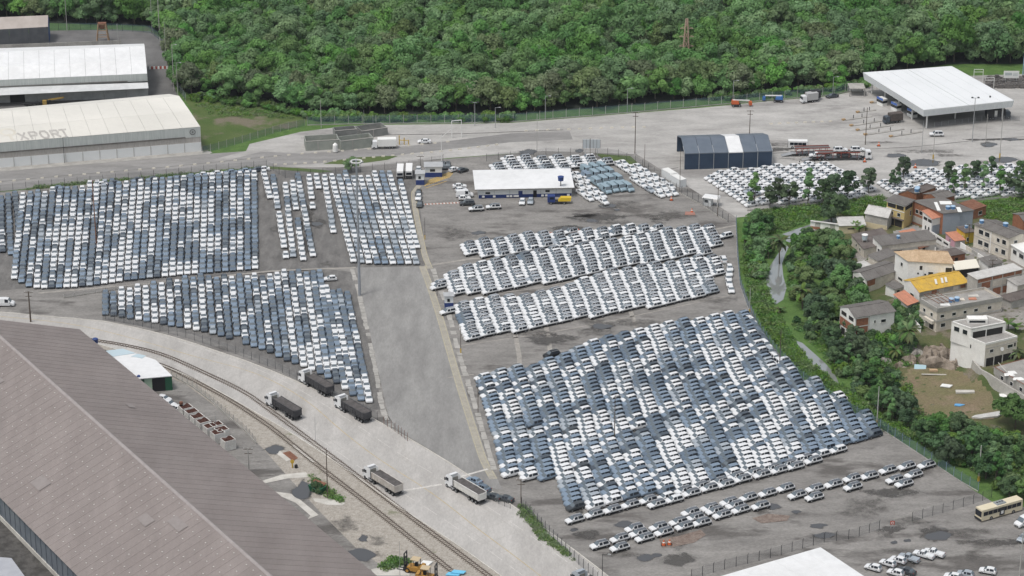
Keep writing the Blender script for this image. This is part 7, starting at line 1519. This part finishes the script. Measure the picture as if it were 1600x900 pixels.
# ---------------------------------------------------------------- fences
_fm = {}
def fence(label, line, hgt=2.4, step=3.0, net=NET, pm=M_dark, pr=.06, plinth=0.0, name='wire_fence', lean=True):
    P = [G(*p) for p in line]; pts = resample(P, step); o = empty(name, pts[0][0]); tag(o, label, 'fence'); c = o.location
    key = (hgt, pm.name, pr)
    if key not in _fm: 
        mb = MB().beam((0, 0, 0), (0, 0, hgt), pr, n=5)
        if lean: mb.beam((0, 0, hgt), (.12, -.3, hgt+.4), pr*.7, n=4)
        _fm[key] = mb.mesh('post', pm)
    if ('n', hgt, net.name) not in _fm: _fm['n', hgt, net.name] = MB().face([(0, 0, .05), (1, 0, .05), (1, 0, hgt), (0, 0, hgt)]).mesh('mesh_panel', net)
    if ('p', plinth) not in _fm and plinth: _fm['p', plinth] = MB().box(0, 1, -.08, .08, 0, plinth).mesh('plinth', M_conc)
    for i, (p, d) in enumerate(pts):
        if not seen(p, 30): continue
        link('post', _fm[key], o, p-c)
        if i+1 < len(pts):
            q = pts[i+1][0]; v = q-p; a = math.atan2(v.y, v.x); link('mesh_panel', _fm['n', hgt, net.name], o, p-c, a, (v.length, 1, 1))
            if plinth: link('plinth', _fm['p', plinth], o, p-c, a, (v.length, 1, 1))
    return o
M_fpost = mat('concrete_post', (.40, .39, .37), None, .9)
fence('tall blue-green wire fence with pale posts along the forest', [(480, 196), (560, 194), (640, 193), (700, 193), (800, 191), (900, 183), (1000, 175), (1100, 166), (1200, 157), (1300, 149), (1348, 139)], 3.0, 4.6, NETG, M_fpost, .08, .3)
fence('wire fence around the roadside lawn', [(316, 240), (340, 234), (400, 217), (440, 205), (480, 196)], 2.4, 3.2, NETG, M_fpost, .07)
fence('thin dark wire fence between outer road and upper left lot', [(-20, 302), (60, 294), (150, 286), (250, 277), (340, 268), (420, 262), (445, 278), (520, 274), (640, 262), (700, 252)], 2.4, 4.0, NET, M_dark, .06)
fence('dark wire fence on the kerb between lower left lot and haul road', [(165, 499), (230, 512), (300, 531), (370, 554), (430, 577), (500, 612), (560, 640), (592, 658)], 2.2, 3.0, NET, M_dark, .05)
fence('short rusty wire fence at the street mouth', [(600, 664), (620, 676), (640, 692)], 2.2, 1.6, NET, M_rust, .06)
fence('wire fence on a low kerb dividing the two left lots', [(100, 466), (200, 450), (280, 443)], 1.2, 3.0, NET, M_fpost, .07, .3, lean=False)
fence('blue-grey wire fence between the lots and the canal', [(1150, 350), (1152, 400), (1156, 445), (1168, 480), (1185, 515), (1210, 550), (1245, 588), (1290, 620), (1335, 648), (1385, 676), (1440, 712), (1500, 752), (1535, 772)], 2.6, 3.0, NETG, mat('bluish_post', (.20, .26, .34), None, .7), .07, .2)
fence('dark wire fence from the kiosk down to the yard corner', [(1030, 286), (1062, 302), (1095, 320), (1128, 342), (1146, 352)], 2.6, 3.0, NET, M_dark, .07, .3)
fence('wire fence before the tree row and grass bank', [(1168, 330), (1250, 324), (1365, 306), (1400, 312), (1500, 316), (1610, 306)], 2.0, 4.0, NET, M_fpost, .07, .5)
fence('dark wire fence behind the white hall roof', [(1080, 905), (1130, 890), (1200, 873), (1285, 848), (1330, 842), (1385, 824)], 2.4, 3.0, NET, M_dark, .07)
fence('thin wire fence between the front lot and the bus', [(1425, 815), (1470, 802), (1520, 788), (1550, 777)], 2.4, 3.0, NET, M_dark, .06)
fence('dark wire fence on the weedy verge beside the haul road', [(815, 792), (832, 808), (850, 828), (870, 848), (893, 872), (915, 892), (935, 910)], 2.4, 2.2, NET, M_dark, .07)
fence('pale post fence on the retaining kerb beside the rails', [(268, 588), (300, 605), (330, 628), (360, 655), (385, 676), (405, 700)], 1.8, 2.4, NET, M_fpost, .09, .5)
fence('blue-grey fence at the back yard edge below the forest', [(75, 48), (130, 47), (180, 48), (235, 51), (258, 70), (262, 103)], 2.8, 4.0, NETG, M_dark, .06)
fence('fence from the back yard down to the lettered warehouse', [(270, 125), (280, 142), (292, 160)], 2.6, 3.0, NETG, M_fpost, .07)
fence('wire fence behind the north lot of white cars', [(760, 252), (850, 243), (960, 243), (1000, 258), (1035, 282)], 2.4, 4.0, NET, M_dark, .06)
fence('dark railing at the street mouth before the two dark sedans', [(752, 770), (775, 786), (800, 796)], 1.2, 1.8, NET, M_dark, .05, lean=False)
fence('grey railing along the canopy lanes', [(1460, 199), (1500, 194), (1545, 187), (1600, 190)], 1.8, 2.6, NET, M_steel, .05, lean=False)
# ---------------------------------------------------------------- poles and masts
def pole(px, top, label, kind='lamp', m=M_steel, r=.13, cat='light pole', arm=0.0):
    """post whose foot is at pixel px and whose top reaches photo row top"""
    g = G(*px); z = 1.0
    for _ in range(30):
        e = toP((g.x, g.y, z))[1]-top; z = max(.5, z+e/5.2)
    o = empty({'lamp': 'light_pole', 'power': 'utility_pole', 'plain': 'post'}.get(kind, 'light_pole'), g); tag(o, label, cat)
    put('shaft', MB().beam((0, 0, 0), (0, 0, z), r, n=8, r2=r*.65), m, o)
    if kind == 'lamp':
        put('arm', MB().beam((0, 0, z-.1), (1.3, -.3, z+.2), .06), m, o); put('lamp_head', MB().hexa([(1.1, -.5, z+.12), (1.8, -.6, z+.12), (1.9, -.3, z+.12), (1.2, -.2, z+.12), (1.15, -.45, z+.3), (1.7, -.55, z+.28), (1.8, -.33, z+.28), (1.25, -.22, z+.3)]), M_steel, o)
    if kind == 'power':
        for k, zz in enumerate((z-.3, z-1.5)): put('crossarm', MB().box(-1.2+.3*k, 1.2-.3*k, -.06, .06, zz-.07, zz+.07), M_wood, o)
        for x in (-1, 0, 1): put('insulator', MB().beam((x, 0, z-.22), (x, 0, z+.05), .06, n=6), M_white, o)
    if kind == 'flood':
        put('crossarm', MB().box(-1.1, 1.1, -.06, .06, z-.1, z+.05), m, o)
        for x in (-1, 1): put('floodlight', MB().hexa([(x-.35, -.3, z), (x+.35, -.3, z), (x+.35, .1, z), (x-.35, .1, z), (x-.3, -.2, z+.3), (x+.3, -.2, z+.3), (x+.3, .15, z+.35), (x-.3, .15, z+.35)]), M_dark, o)
    if kind == 'yellow': put('foot', MB().beam((0, 0, 0), (0, 0, 1.4), r*1.8, n=8), M_yel, o)
    return o
pole((105, 49), -12, 'tall pale lamp pole left of the timber frame in the back yard', m=M_fpost)
pole((238, 50), -12, 'tall pale lamp pole at the back yard corner, left of the pair', m=M_fpost)
pole((250, 65), -14, 'tall pale lamp pole at the back yard corner, right of the pair', m=M_fpost, r=.18)
pole((260, 103), 35, 'grey pole beside the red and white barrier in the back yard', 'plain', M_fpost, .12, 'pole')
pole((272, 142), 70, 'pale lamp pole above the lettered warehouse corner, taller one', m=M_fpost, r=.15)
pole((278, 150), 98, 'pale lamp pole above the lettered warehouse corner, shorter one', m=M_fpost)
pole((185, 73), 37, 'pale pole behind the white warehouse ridge', 'plain', M_fpost, .12, 'pole')
pole((502, 200), 157, 'slim white post behind the walled compound', 'plain', M_fpost, .12, 'pole')
pole((569, 200), 172, 'thin grey post right behind the compound, left of two', 'plain', M_steel, .07, 'pole'); pole((583, 202), 180, 'thin grey post right behind the compound, right of two', 'plain', M_steel, .07, 'pole')
pole((742, 197), 160, 'grey lamp pole with crossarm on the outer road', 'flood'); pole((774, 200), 168, 'grey curved lamp pole right of the crossarm lamp pole')
pole((852, 188), 150, 'lamp pole at the forest fence, left of the middle one'); pole((980, 176), 138, 'lamp pole at the forest fence with white box'); pole((1145, 164), 126, 'lamp pole at the forest fence beside the boom lift'); pole((1301, 150), 120, 'lamp pole at the forest fence by the canopy corner')
pole((992, 240), 175, 'dark wooden utility pole above the north lot', 'power', M_wood, .16, 'utility pole'); pole((1171, 212), 172, 'dark wooden utility pole behind the tent hall', 'power', M_wood, .15, 'utility pole'); pole((1352, 226), 168, 'dark pole before the canopy lanes', 'plain', M_wood, .14, 'pole')
pole((1519, 222), 153, 'grey double floodlight pole before the canopy', 'flood', M_steel, .16); pole((1458, 248), 206, 'grey pole with yellow foot left of the floodlight pole', 'yellow', M_fpost, .13, 'pole'); pole((1562, 246), 182, 'grey pole with yellow foot at the right of the apron', 'yellow', M_fpost, .13, 'pole'); pole((1440, 240), 190, 'slim grey post on the apron between the two yellow-footed poles', 'plain', M_steel, .09, 'pole'); pole((1598, 118), 82, 'pale blue post cut by the right edge behind the canopy', 'plain', mat('post_blue', (.25, .38, .5), None, .6), .2, 'pole'); pole((1540, 222), 178, 'pale post right of the floodlight pole', 'plain', M_fpost, .12, 'pole')
pole((839, 244), 178, 'slim white pole behind the north lot', 'plain', M_fpost, .1, 'pole'); pole((690, 255), 210, 'slim white pole above the guard house', 'plain', M_white, .12, 'pole'); pole((657, 262), 243, 'dark mast with bracket beside the guard house', 'power', M_dark, .08, 'mast'); pole((922, 250), 216, 'dark post left of the billboard frame', 'plain', M_wood, .1, 'pole')
pole((1007, 262), 225, 'thin dark pole at the north lot fence', 'plain', M_wood, .1, 'pole'); pole((1062, 298), 232, 'thin grey pole beside the nearer white container', 'plain', M_wood, .1, 'pole'); pole((1121, 338), 290, 'dark pole right of the kiosk', 'plain', M_wood, .12, 'pole')
pole((48, 503), 455, 'thick rusty pole at the left edge of the haul road', 'power', M_wood, .25, 'utility pole'); pole((101, 255), 214, 'slim dark lamp pole before the lettered warehouse', 'lamp', M_dark, .09); pole((151, 385), 282, 'rusty lamp mast in the middle of the upper left lot', 'lamp', M_rust, .2)
pole((664, 374), 340, 'thin dark pole with yellow foot on the walkway', 'yellow', M_dark, .08, 'pole'); pole((720, 552), 510, 'double dark pole with yellow foot below the white rows', 'yellow', M_wood, .1, 'pole'); pole((747, 645), 590, 'thin dark pole at the left side of the big block', 'plain', M_wood, .1, 'pole'); pole((960, 690), 618, 'rusty lamp mast in the middle of the big block', 'lamp', M_wood, .14); pole((683, 462), 440, 'thin pole at the left end of the white rows', 'plain', M_wood, .09, 'pole')
pole((1171, 490), 450, 'lamp pole with yellow foot at the canal fence beside the file of cars', 'yellow', M_fpost, .12); pole((1218, 572), 515, 'lamp pole with yellow foot by the big block corner', 'yellow', M_wood, .13); pole((1370, 664), 604, 'white lamp pole with yellow foot at the right tip of the big block', 'yellow', M_fpost, .16); pole((1529, 752), 696, 'pale leaning pole with yellow foot near the bus', 'yellow', M_fpost, .18); pole((1593, 900), 830, 'pale pole at the bottom right corner', 'plain', M_fpost, .16, 'pole')
pole((814, 785), 748, 'wooden pole at the left of the front lot', 'power', M_wood, .13, 'utility pole'); pole((941, 902), 866, 'slim dark lamp pole before the front rows', 'lamp', M_dark, .09); pole((512, 778), 700, 'slim dark wooden pole by the puddle and rails', 'plain', M_wood, .15, 'pole'); pole((389, 738), 700, 'concrete power pole with crossarms beside the brown roof', 'power', M_fpost, .2, 'utility pole'); pole((338, 684), 645, 'thin grey post among the ore bins', 'plain', M_steel, .06, 'pole'); pole((493, 690), 652, 'thin signal post between haul road and rails', 'plain', M_steel, .06, 'pole'); pole((625, 905), 846, 'thin grey post beside the forklift', 'plain', M_steel, .06, 'pole'); pole((113, 903), 848, 'thin grey post over the brown roof edge', 'plain', M_steel, .05, 'pole')
for k, (x, y, t) in enumerate(((1512, 395, 350), (1535, 402, 372), (1548, 450, 405))): pole((x, y), t, 'village utility pole, %s from the left' % ordinal(k+1), 'power', M_wood, .13, 'utility pole')
# high mast with lamp ring
o = pole((562, 462), 250, 'tall grey high mast with white lamp ring between the left lots', 'plain', M_steel, .42, 'high mast'); o.name = 'high_mast'; z = o.children[0].data.vertices[-1].co.z
o.children[0].data.materials[0] = mat('mast_steel', (.34, .36, .39), None, .55, metal=.3)
zt = max(v.co.z for v in o.children[0].data.vertices)
ring = MB()
for i in range(16):
    a, b = 2*math.pi*i/16, 2*math.pi*(i+1)/16; ring.beam((1.5*math.cos(a), 1.5*math.sin(a), zt-.4), (1.5*math.cos(b), 1.5*math.sin(b), zt-.4), .2, n=4)
put('lamp_ring', ring, M_white, o)
for i in range(8): a = 2*math.pi*i/8; put('lamp', MB().box(1.7*math.cos(a)-.22, 1.7*math.cos(a)+.22, 1.7*math.sin(a)-.22, 1.7*math.sin(a)+.22, zt-.75, zt-.35), M_steel, o)
for i in range(4): a = math.pi*i/2; put('spoke', MB().beam((0, 0, zt-.2), (1.5*math.cos(a), 1.5*math.sin(a), zt-.4), .05), M_steel, o)
# lattice pylon in the forest
g = G(1071, 112); o = empty('lattice_pylon', g); tag(o, 'rust-brown lattice pylon standing in the mangrove forest', 'pylon'); M_pyl = mat('pylon_rust', (.40, .27, .21), (.46, .34, .28), .8, .5); hh = 19.5
lv = [(0, 2.0), (4.5, 1.45), (8.5, 1.0), (12, .75), (15, .6), (hh, .3)]
for sx in (-1, 1):
    for sy in (-1, 1):
        mb = MB()
        for (z0, w0), (z1, w1) in zip(lv, lv[1:]): mb.beam((sx*w0, sy*w0, z0), (sx*w1, sy*w1, z1), .2)
        put('leg', mb, M_pyl, o)
for (z0, w0), (z1, w1) in zip(lv, lv[1:]):
    for q in range(4):
        a = [(-1, -1), (1, -1), (1, 1), (-1, 1)][q]; b = [(-1, -1), (1, -1), (1, 1), (-1, 1)][(q+1) % 4]; mb = MB()
        mb.beam((a[0]*w0, a[1]*w0, z0), (b[0]*w1, b[1]*w1, z1), .1); mb.beam((b[0]*w0, b[1]*w0, z0), (a[0]*w1, a[1]*w1, z1), .1); mb.beam((a[0]*w1, a[1]*w1, z1), (b[0]*w1, b[1]*w1, z1), .07); put('brace', mb, M_pyl, o)
for z_, L in ((9.5, 2.6), (13, 2.6), (16, 2.4)): put('crossarm', MB().beam((-L, 0, z_), (L, 0, z_), .14), M_pyl, o); put('crossarm_tie', MB().beam((-L, 0, z_), (0, 0, z_+1.1), .07).beam((L, 0, z_), (0, 0, z_+1.1), .07), M_pyl, o)
# timber loading frame in the back yard
g = G(161, 65); o = empty('hopper_frame', g, R(5)); tag(o, 'orange-brown timber loading frame in the back yard', 'frame'); M_tim = mat('frame_timber', (.32, .20, .12), (.40, .28, .18), .85, 1.)
for x in (-2.2, 2.2):
    for y in (-1.6, 1.6): put('leg', MB().beam((x, y, 0), (x*.6, y*.6, 7), .22), M_tim, o)
for z_, f in ((2.2, .88), (4.6, .74), (6.8, .62)):
    for y in (-1.6, 1.6): put('rail', MB().beam((-2.2*f, y*f, z_), (2.2*f, y*f, z_), .14), M_tim, o)
    for x in (-2.2, 2.2): put('rail', MB().beam((x*f, -1.6*f, z_), (x*f, 1.6*f, z_), .14), M_tim, o)
put('hopper', MB().hexa([(-.8, -.7, 5.0), (.8, -.7, 5.0), (.8, .7, 5.0), (-.8, .7, 5.0), (-1.5, -1.1, 7.2), (1.5, -1.1, 7.2), (1.5, 1.1, 7.2), (-1.5, 1.1, 7.2)]), M_rust, o)
p, q = G(233, 108), G(263, 107); d = q-p; o = empty('barrier', p, math.atan2(d.y, d.x)); tag(o, 'red and white striped barrier row in the back yard', 'barrier')
for i in range(9): put('block', MB().hexa([(i*d.length/9, -.3, 0), ((i+.85)*d.length/9, -.3, 0), ((i+.85)*d.length/9, .3, 0), (i*d.length/9, .3, 0), (i*d.length/9+.05, -.12, .9), ((i+.8)*d.length/9, -.12, .9), ((i+.8)*d.length/9, .12, .9), (i*d.length/9+.05, .12, .9)]), M_red if i % 2 else M_white, o)
o = empty('back_yard_wall', G(-20, 79)); tag(o, 'long low pale wall between the grey and white warehouses', 'wall'); p, q = G(-20, 79), G(190, 71); d = q-p; o.rotation_euler = (0, 0, math.atan2(d.y, d.x))
for i in range(15): put('wall_panel', MB().box(i*d.length/15, (i+1)*d.length/15-.06, 0, .2, 0, 2.0), M_conc, o)
o = empty('conveyor', G(38, 166), R(9)); tag(o, 'ochre and dark conveyor machine between the white warehouses', 'machine'); M_och = mat('conveyor_ochre', (.40, .27, .08), None, .6)
put('belt', MB().hexa([(0, -.6, .6), (9, -.6, 1.6), (9, .6, 1.6), (0, .6, .6), (0, -.6, .9), (9, -.6, 1.9), (9, .6, 1.9), (0, .6, .9)]), M_dark, o); put('drive_box', MB().box(6.2, 7.6, -.8, .8, .3, 1.8), M_och, o); put('boom', MB().beam((8, 0, 1.8), (13.5, .3, 2.4), .35), M_och, o)
for x in (1, 4, 8): put('support', MB().box(x-.1, x+.1, -.6, .6, 0, .8), M_dark, o)
# concrete dividers along the outer road and apron
def dividers(label, line, step, nm='lane_divider', m=None):
    m = m or mat('divider_pale', (.55, .52, .45), None, .9)
    P = polyline(line, 4); pts = resample(P, step); o = empty(nm, pts[0][0]); tag(o, label, 'road divider'); me = MB().hexa([(-.55, -.25, 0), (.55, -.25, 0), (.55, .25, 0), (-.55, .25, 0), (-.5, -.1, .45), (.5, -.1, .45), (.5, .1, .45), (-.5, .1, .45)]).mesh('block', m)
    for p, d in pts:
        if seen(p): link('block', me, o, p-o.location, math.atan2(d.y, d.x)+jit(.15))
dividers('row of spaced concrete blocks along the apron lane', [(822, 205), (900, 202), (1000, 199), (1010, 199)], 3.6); dividers('row of spaced concrete blocks leading to the gate lanes', [(1205, 194), (1250, 192), (1300, 190)], 2.9)
M_div = mat('divider_pale', (.55, .52, .45), None, .9)
dividers('broken row of pale blocks in the middle of the outer road', [(0, 285), (120, 274), (260, 262), (400, 248), (470, 241), (540, 236), (640, 228), (700, 222)], 4.4, m=M_div); dividers('row of pale blocks along the lower side of the outer road', [(430, 258), (500, 254), (620, 243), (700, 236), (780, 226)], 3.2, m=M_div)
mb = MB(); ribbon(mb, polyline([(-40, 288), (0, 284), (120, 273), (260, 261), (400, 247), (440, 243)], 5), .15, .15, .05); structure('road_seam', mb, M_gutter)
mb = MB(); ribbon(mb, polyline([(470, 216), (600, 211), (720, 209), (880, 203)], 5), .25, .25, .06); ribbon(mb, polyline([(990, 263), (1030, 267), (1060, 262)], 5), .25, .25, .05); ribbon(mb, polyline([(1205, 240), (1280, 236), (1420, 230), (1520, 220), (1600, 214)], 6), .2, .2, .05); structure('apron_seam', mb, M_gutter)
# gantry, billboards, signs
o = empty('white_gantry', G(706, 216)); tag(o, 'white goalpost gantry frame on the side lane', 'gantry')
for x in (0, 3.2): put('post', MB().beam((x, x*.3, 0), (x, x*.3, 6.0), .13, n=6), M_white, o)
put('beam', MB().beam((0, 0, 6), (3.2, .96, 6), .16), M_white, o); put('brace', MB().beam((-4, -.5, 0), (0, 0, 3.4), .07), M_white, o)
def board(px, w_, h_, z0, m, label, nm='billboard', rz=0, frames=0):
    o = empty(nm, G(*px), rz); tag(o, label, 'sign'); put('panel', MB().box(-w_/2, w_/2, -.05, .05, z0, z0+h_), m, o)
    for x in (-w_*.35, w_*.35): put('post', MB().box(x-.08, x+.08, .05, .2, 0, z0+h_), M_steel, o)
    for i in range(frames): put('frame_bar', MB().box(-w_/2+i*w_/(frames-1)-.04, -w_/2+i*w_/(frames-1)+.04, -.1, -.05, z0, z0+h_), M_dark, o)
    return o
board((924, 248), 5.6, 3.0, 3.6, mat('board_back', (.50, .53, .55), None, .7), 'framed pale billboard seen over the north lot', frames=6)
b = board((1579, 133), 5.4, 2.6, 2.6, M_white, 'white signboard behind the canopy at the right'); put('print_block', MB().box(-2.2, .2, -.07, -.05, 3.6, 4.6), mat('print_grey', (.42, .46, .46), None, .8), b)
for k in range(3): put('print_line', MB().box(.5, 2.3, -.07, -.05, 4.3-.45*k, 4.5-.45*k), MATS['print_grey'], b)
b = board((1394, 826), 1.0, 1.0, 1.0, M_red, 'small square red sign with white ring on the front lot fence', 'warning_sign'); put('ring', MB().beam((0, -.06, 1.5), (0, -.08, 1.5), .34, n=16), M_white, b); put('dot', MB().beam((0, -.08, 1.5), (0, -.10, 1.5), .2, n=12), M_red, b)
for k, (x, y) in enumerate(((1528, 108), (1545, 121))):
    o = empty('stair_rail', G(x, y+20)); tag(o, 'white railing frame standing behind the canopy roof, %s one' % ('upper', 'lower')[k], 'railing')
    for dx in (-1.6, 1.6): put('post', MB().box(dx-.08, dx+.08, -.08, .08, 0, 4.6), M_white, o)
    for z_ in (3.6, 4.55): put('rail', MB().box(-1.6, 1.6, -.06, .06, z_, z_+.12), M_white, o)
# scrap heap behind the canopy
mb = MB()
for i in range(420):
    x, y = random.uniform(1540, 1615), random.uniform(123, 138)
    if (x-1540)*.2+123 > y+14: continue
    g = G(x, y); s = random.uniform(.25, .8); mb.box(g.x-s, g.x+s, g.y-s*.6, g.y+s*.6, 0, random.uniform(.4, 1.6))
o = put('scrap_heap', mb, mat('scrap_dark', (.07, .07, .075), (.2, .18, .165), .8, 1.5, contrast=.9)); o['kind'] = 'stuff'; o['label'] = 'dark heap of scrap behind the gate canopy'
# motorbikes / cones / small orange gear in the yard
def cone(px, label, s=1.0, m=None):
    o = empty('traffic_cone', G(*px)); o.scale = (s, s, s); tag(o, label, 'cone'); put('cone', MB().beam((0, 0, .05), (0, 0, .9), .32, n=10, r2=.06), m or mat('cone_orange', (.55, .12, .04), None, .6), o); put('base', MB().box(-.4, .4, -.4, .4, 0, .06), M_black, o); put('stripe', MB().beam((0, 0, .45), (0, 0, .62), .2, n=10, r2=.15), M_white, o)
M_tuf = mat('cone_dark', (.03, .03, .03), None, .7)
for k, (x, y, t) in enumerate(((1249, 258, 'left'), (1261, 258, 'second'), (1272, 257, 'third'))): cone((x, y), 'dark cone before the fenced lot, %s of three' % t, 1.6, M_tuf)
for k, (x, y, t) in enumerate(((904, 364, 'beside the oil-stained puddle'), (1081, 332, 'alone on the bare yard left of the kiosk'), (1430, 262, 'on the wet apron by the yellow-footed pole'), (1037, 852, 'on the rubble patch, left one'), (1046, 851, 'on the rubble patch, right one'), (1373, 228, 'before the carrier cab'), (1351, 253, 'red, under the carrier'), (1049, 313, 'below the north lot corner'))): cone((x, y), 'orange cone '+t, 1.5)
for k, (px, wd, lab) in enumerate((((862, 366), 3.6, 'flattened orange tarpaulin with cones on the yard, left one'), ((1078, 334), 1.6, 'small orange tarpaulin left of the kiosk'), ((904, 366), 1.8, 'small orange tarpaulin right of the puddle'))):
    g = G(*px); mb = MB().prism([(-wd, -1.2), (wd, -1.4), (wd*.9, 1.2), (-wd*.8, 1.5)], 0, .12); o = put('tarpaulin', mb, mat('tarp_orange', (.36, .18, .14), (.30, .17, .14), .8, 1.), None, (g.x, g.y, .06)); tag(o, lab, 'tarpaulin')
# ore bins in a double row at the brown roof's edge
for k, (x, y) in enumerate(((300, 657), (309, 665), (318, 672), (329, 680), (341, 690), (338, 677), (347, 685), (357, 701), (291, 650))):
    o = empty('ore_bin', G(x, y), R(-57)); o.scale = (1.2, 1.25, 1.15); tag(o, 'white open-top bin filled with red-brown ore, %s from the top' % ordinal(sorted([657, 665, 672, 680, 690, 677.1, 685, 701, 650]).index([657, 665, 672, 680, 690, 677.1, 685, 701, 650][k])+1), 'bin', 'ore bins beside the brown roof'); m = mat('bin_white', (.72, .71, .68), (.60, .58, .55), .7, .8, grain=.1)
    for x0, x1, y0, y1 in ((-1.1, 1.1, -1.2, -1.1), (-1.1, 1.1, 1.1, 1.2), (-1.1, -1.0, -1.1, 1.1), (1.0, 1.1, -1.1, 1.1)): put('side', MB().box(x0, x1, y0, y1, .1, 2.4), m, o)
    mb = MB(); n = 6
    for i in range(n):
        for j in range(n):
            f = lambda a, b: (-1+2*a/n, -1.1+2.2*b/n, 2.28+.3*math.sin(a*1.7+k)*math.cos(b*1.3)+random.Random(a*9+b+k*100).uniform(-.06, .06)); mb.face([f(i, j), f(i+1, j), f(i+1, j+1), f(i, j+1)])
    put('ore', mb, mat('red_ore', (.055, .024, .018), (.085, .038, .028), .95, 1.5), o)
o = empty('rusty_post', G(284, 648)); tag(o, 'thick dark post with rusty top at the brown roof edge', 'post'); put('shaft', MB().beam((0, 0, 0), (0, 0, 3.0), .42, n=8), M_black, o); put('cap', MB().beam((0, 0, 3.0), (0, 0, 3.6), .5, n=8), M_rust, o)
def water_tank(px, z, r, label, m):
    t = empty('water_tank', G(*px, z)); tag(t, label, 'water tank'); put('drum', MB().beam((0, 0, 0), (0, 0, 1.2), r*.9, n=12, r2=r), m, t); put('lid', MB().beam((0, 0, 1.2), (0, 0, 1.4), r*1.05, n=12, r2=r*.7), m, t); put('stand', MB().beam((0, 0, -z), (0, 0, 0), .2, n=6), M_conc, t)
water_tank((149, 536), 3.0, .8, 'navy water tank at the upper right corner of the brown roof', mat('tank_navy', (.03, .06, .2))); water_tank((217, 594), 3.2, .45, 'small navy tank in front of the green-walled hut', mat('tank_navy', (.03, .06, .2)))
# skip at the puddle, blue sheets, white slab by the forklift
o = empty('waste_skip', G(496, 768), R(-35)); tag(o, 'green waste skip with rusty lid at the puddle edge', 'skip'); put('tub', MB().hexa([(-1.6, -.9, .1), (1.6, -.9, .1), (1.6, .9, .1), (-1.6, .9, .1), (-2, -1.1, 1.6), (2, -1.1, 1.6), (2, 1.1, 1.6), (-2, 1.1, 1.6)]), mat('skip_green', (.02, .10, .05), None, .6), o); put('lid', MB().hexa([(-2, .3, 1.65), (1.6, .3, 1.65), (1.6, 1.6, 2.0), (-2, 1.6, 2.0), (-2, .3, 1.75), (1.6, .3, 1.75), (1.6, 1.6, 2.1), (-2, 1.6, 2.1)]), M_rust, o); put('sticker', MB().box(-.6, .5, -1.06, -.98, .8, 1.3), mat('sticker_mint', (.2, .5, .33), None, .6), o)
for k, (x, y) in enumerate(((708, 898), (716, 896))): g = G(x, y); o = put('blue_sheet', MB().prism([(-1.7, -.5), (1.2, -1.0), (1.8, .2), (-1.0, .8)], 0, .2), mat('sheet_cyan', (.16, .50, .72), None, .5), None, (g.x, g.y, .1+.25*k)); tag(o, 'bright blue sheet on the ground near the rails, %s one' % ('left', 'right')[k], 'sheet')
g = G(663, 884); o = put('white_slab', MB().prism([(-1.8, -1.5), (.2, -1.9), (1.9, 1.4), (-.3, 1.9)], 0, .3), M_white, None, (g.x, g.y, .08)); tag(o, 'white slab leaning behind the forklift', 'slab')
o = empty('yellow_valve', G(457, 731)); tag(o, 'yellow valve stand beside the rust plate', 'valve'); put('stem', MB().beam((0, 0, 0), (0, 0, 1.7), .16, n=6), M_yel, o); put('wheel', MB().beam((0, -.08, 1.7), (0, .08, 1.7), .5, n=10), M_yel, o); put('drum', MB().beam((.9, 0, 0), (.9, 0, .8), .4, n=10), M_black, o)
o = empty('pipe_frame', G(624, 226)); tag(o, 'yellow pipe frame right of the box truck', 'pipe frame')
for x in (0, 1.6, 3.0): put('pipe', MB().beam((x, 0, 0), (x, 0, 3.2-x*.5), .16, n=6), M_yel, o)
put('cross_pipe', MB().beam((0, 0, 1.6), (3.0, 0, 1.4), .14, n=6), M_yel, o)
o = empty('spherical_tank', G(524, 238)); tag(o, 'white upright tank between the two walled bays', 'tank'); put('vessel', MB().beam((0, 0, .3), (0, 0, 2.6), .85, n=14, r2=.8), M_white, o); put('dome', MB().beam((0, 0, 2.6), (0, 0, 3.2), .8, n=14, r2=.25), M_white, o); put('skirt', MB().beam((0, 0, 0), (0, 0, .3), .6, n=10), M_conc, o)
# power lines between the wooden poles (thin wires)
o = empty('open_shed', G(1327, 151)); tag(o, 'small open shed with flat roof at the canopy corner', 'shed'); put('roof', MB().box(0, 5.5, 0, 6, 2.7, 2.95), M_conc, o)
for x, y in ((.2, .2), (5.2, .2), (.2, 5.8), (5.2, 5.8)): put('post', MB().box(x-.12, x+.12, y-.12, y+.12, 0, 2.7), M_conc, o)
put('rear_wall', MB().box(0, 5.5, 5.8, 6, 0, 2.7), M_white, o)

# ---------------------------------------------------------------- the air: thin even haze round camera and scene
def haze(density):
    m = bpy.data.materials.new('haze_air'); m.use_nodes = True; t = m.node_tree; t.nodes.remove(t.nodes['Principled BSDF'])
    v = t.nodes.new('ShaderNodeVolumePrincipled'); v.inputs['Color'].default_value = (.86, .92, 1, 1); v.inputs['Density'].default_value = density; v.inputs['Anisotropy'].default_value = .2
    t.links.new(v.outputs[0], t.nodes['Material Output'].inputs['Volume'])
    o = put('haze', MB().box(-2700, 2700, -1000, 3700, -3.5, H+12), m); o['kind'] = 'stuff'; o['label'] = 'thin pale haze in the air over the port'
haze(.00004)
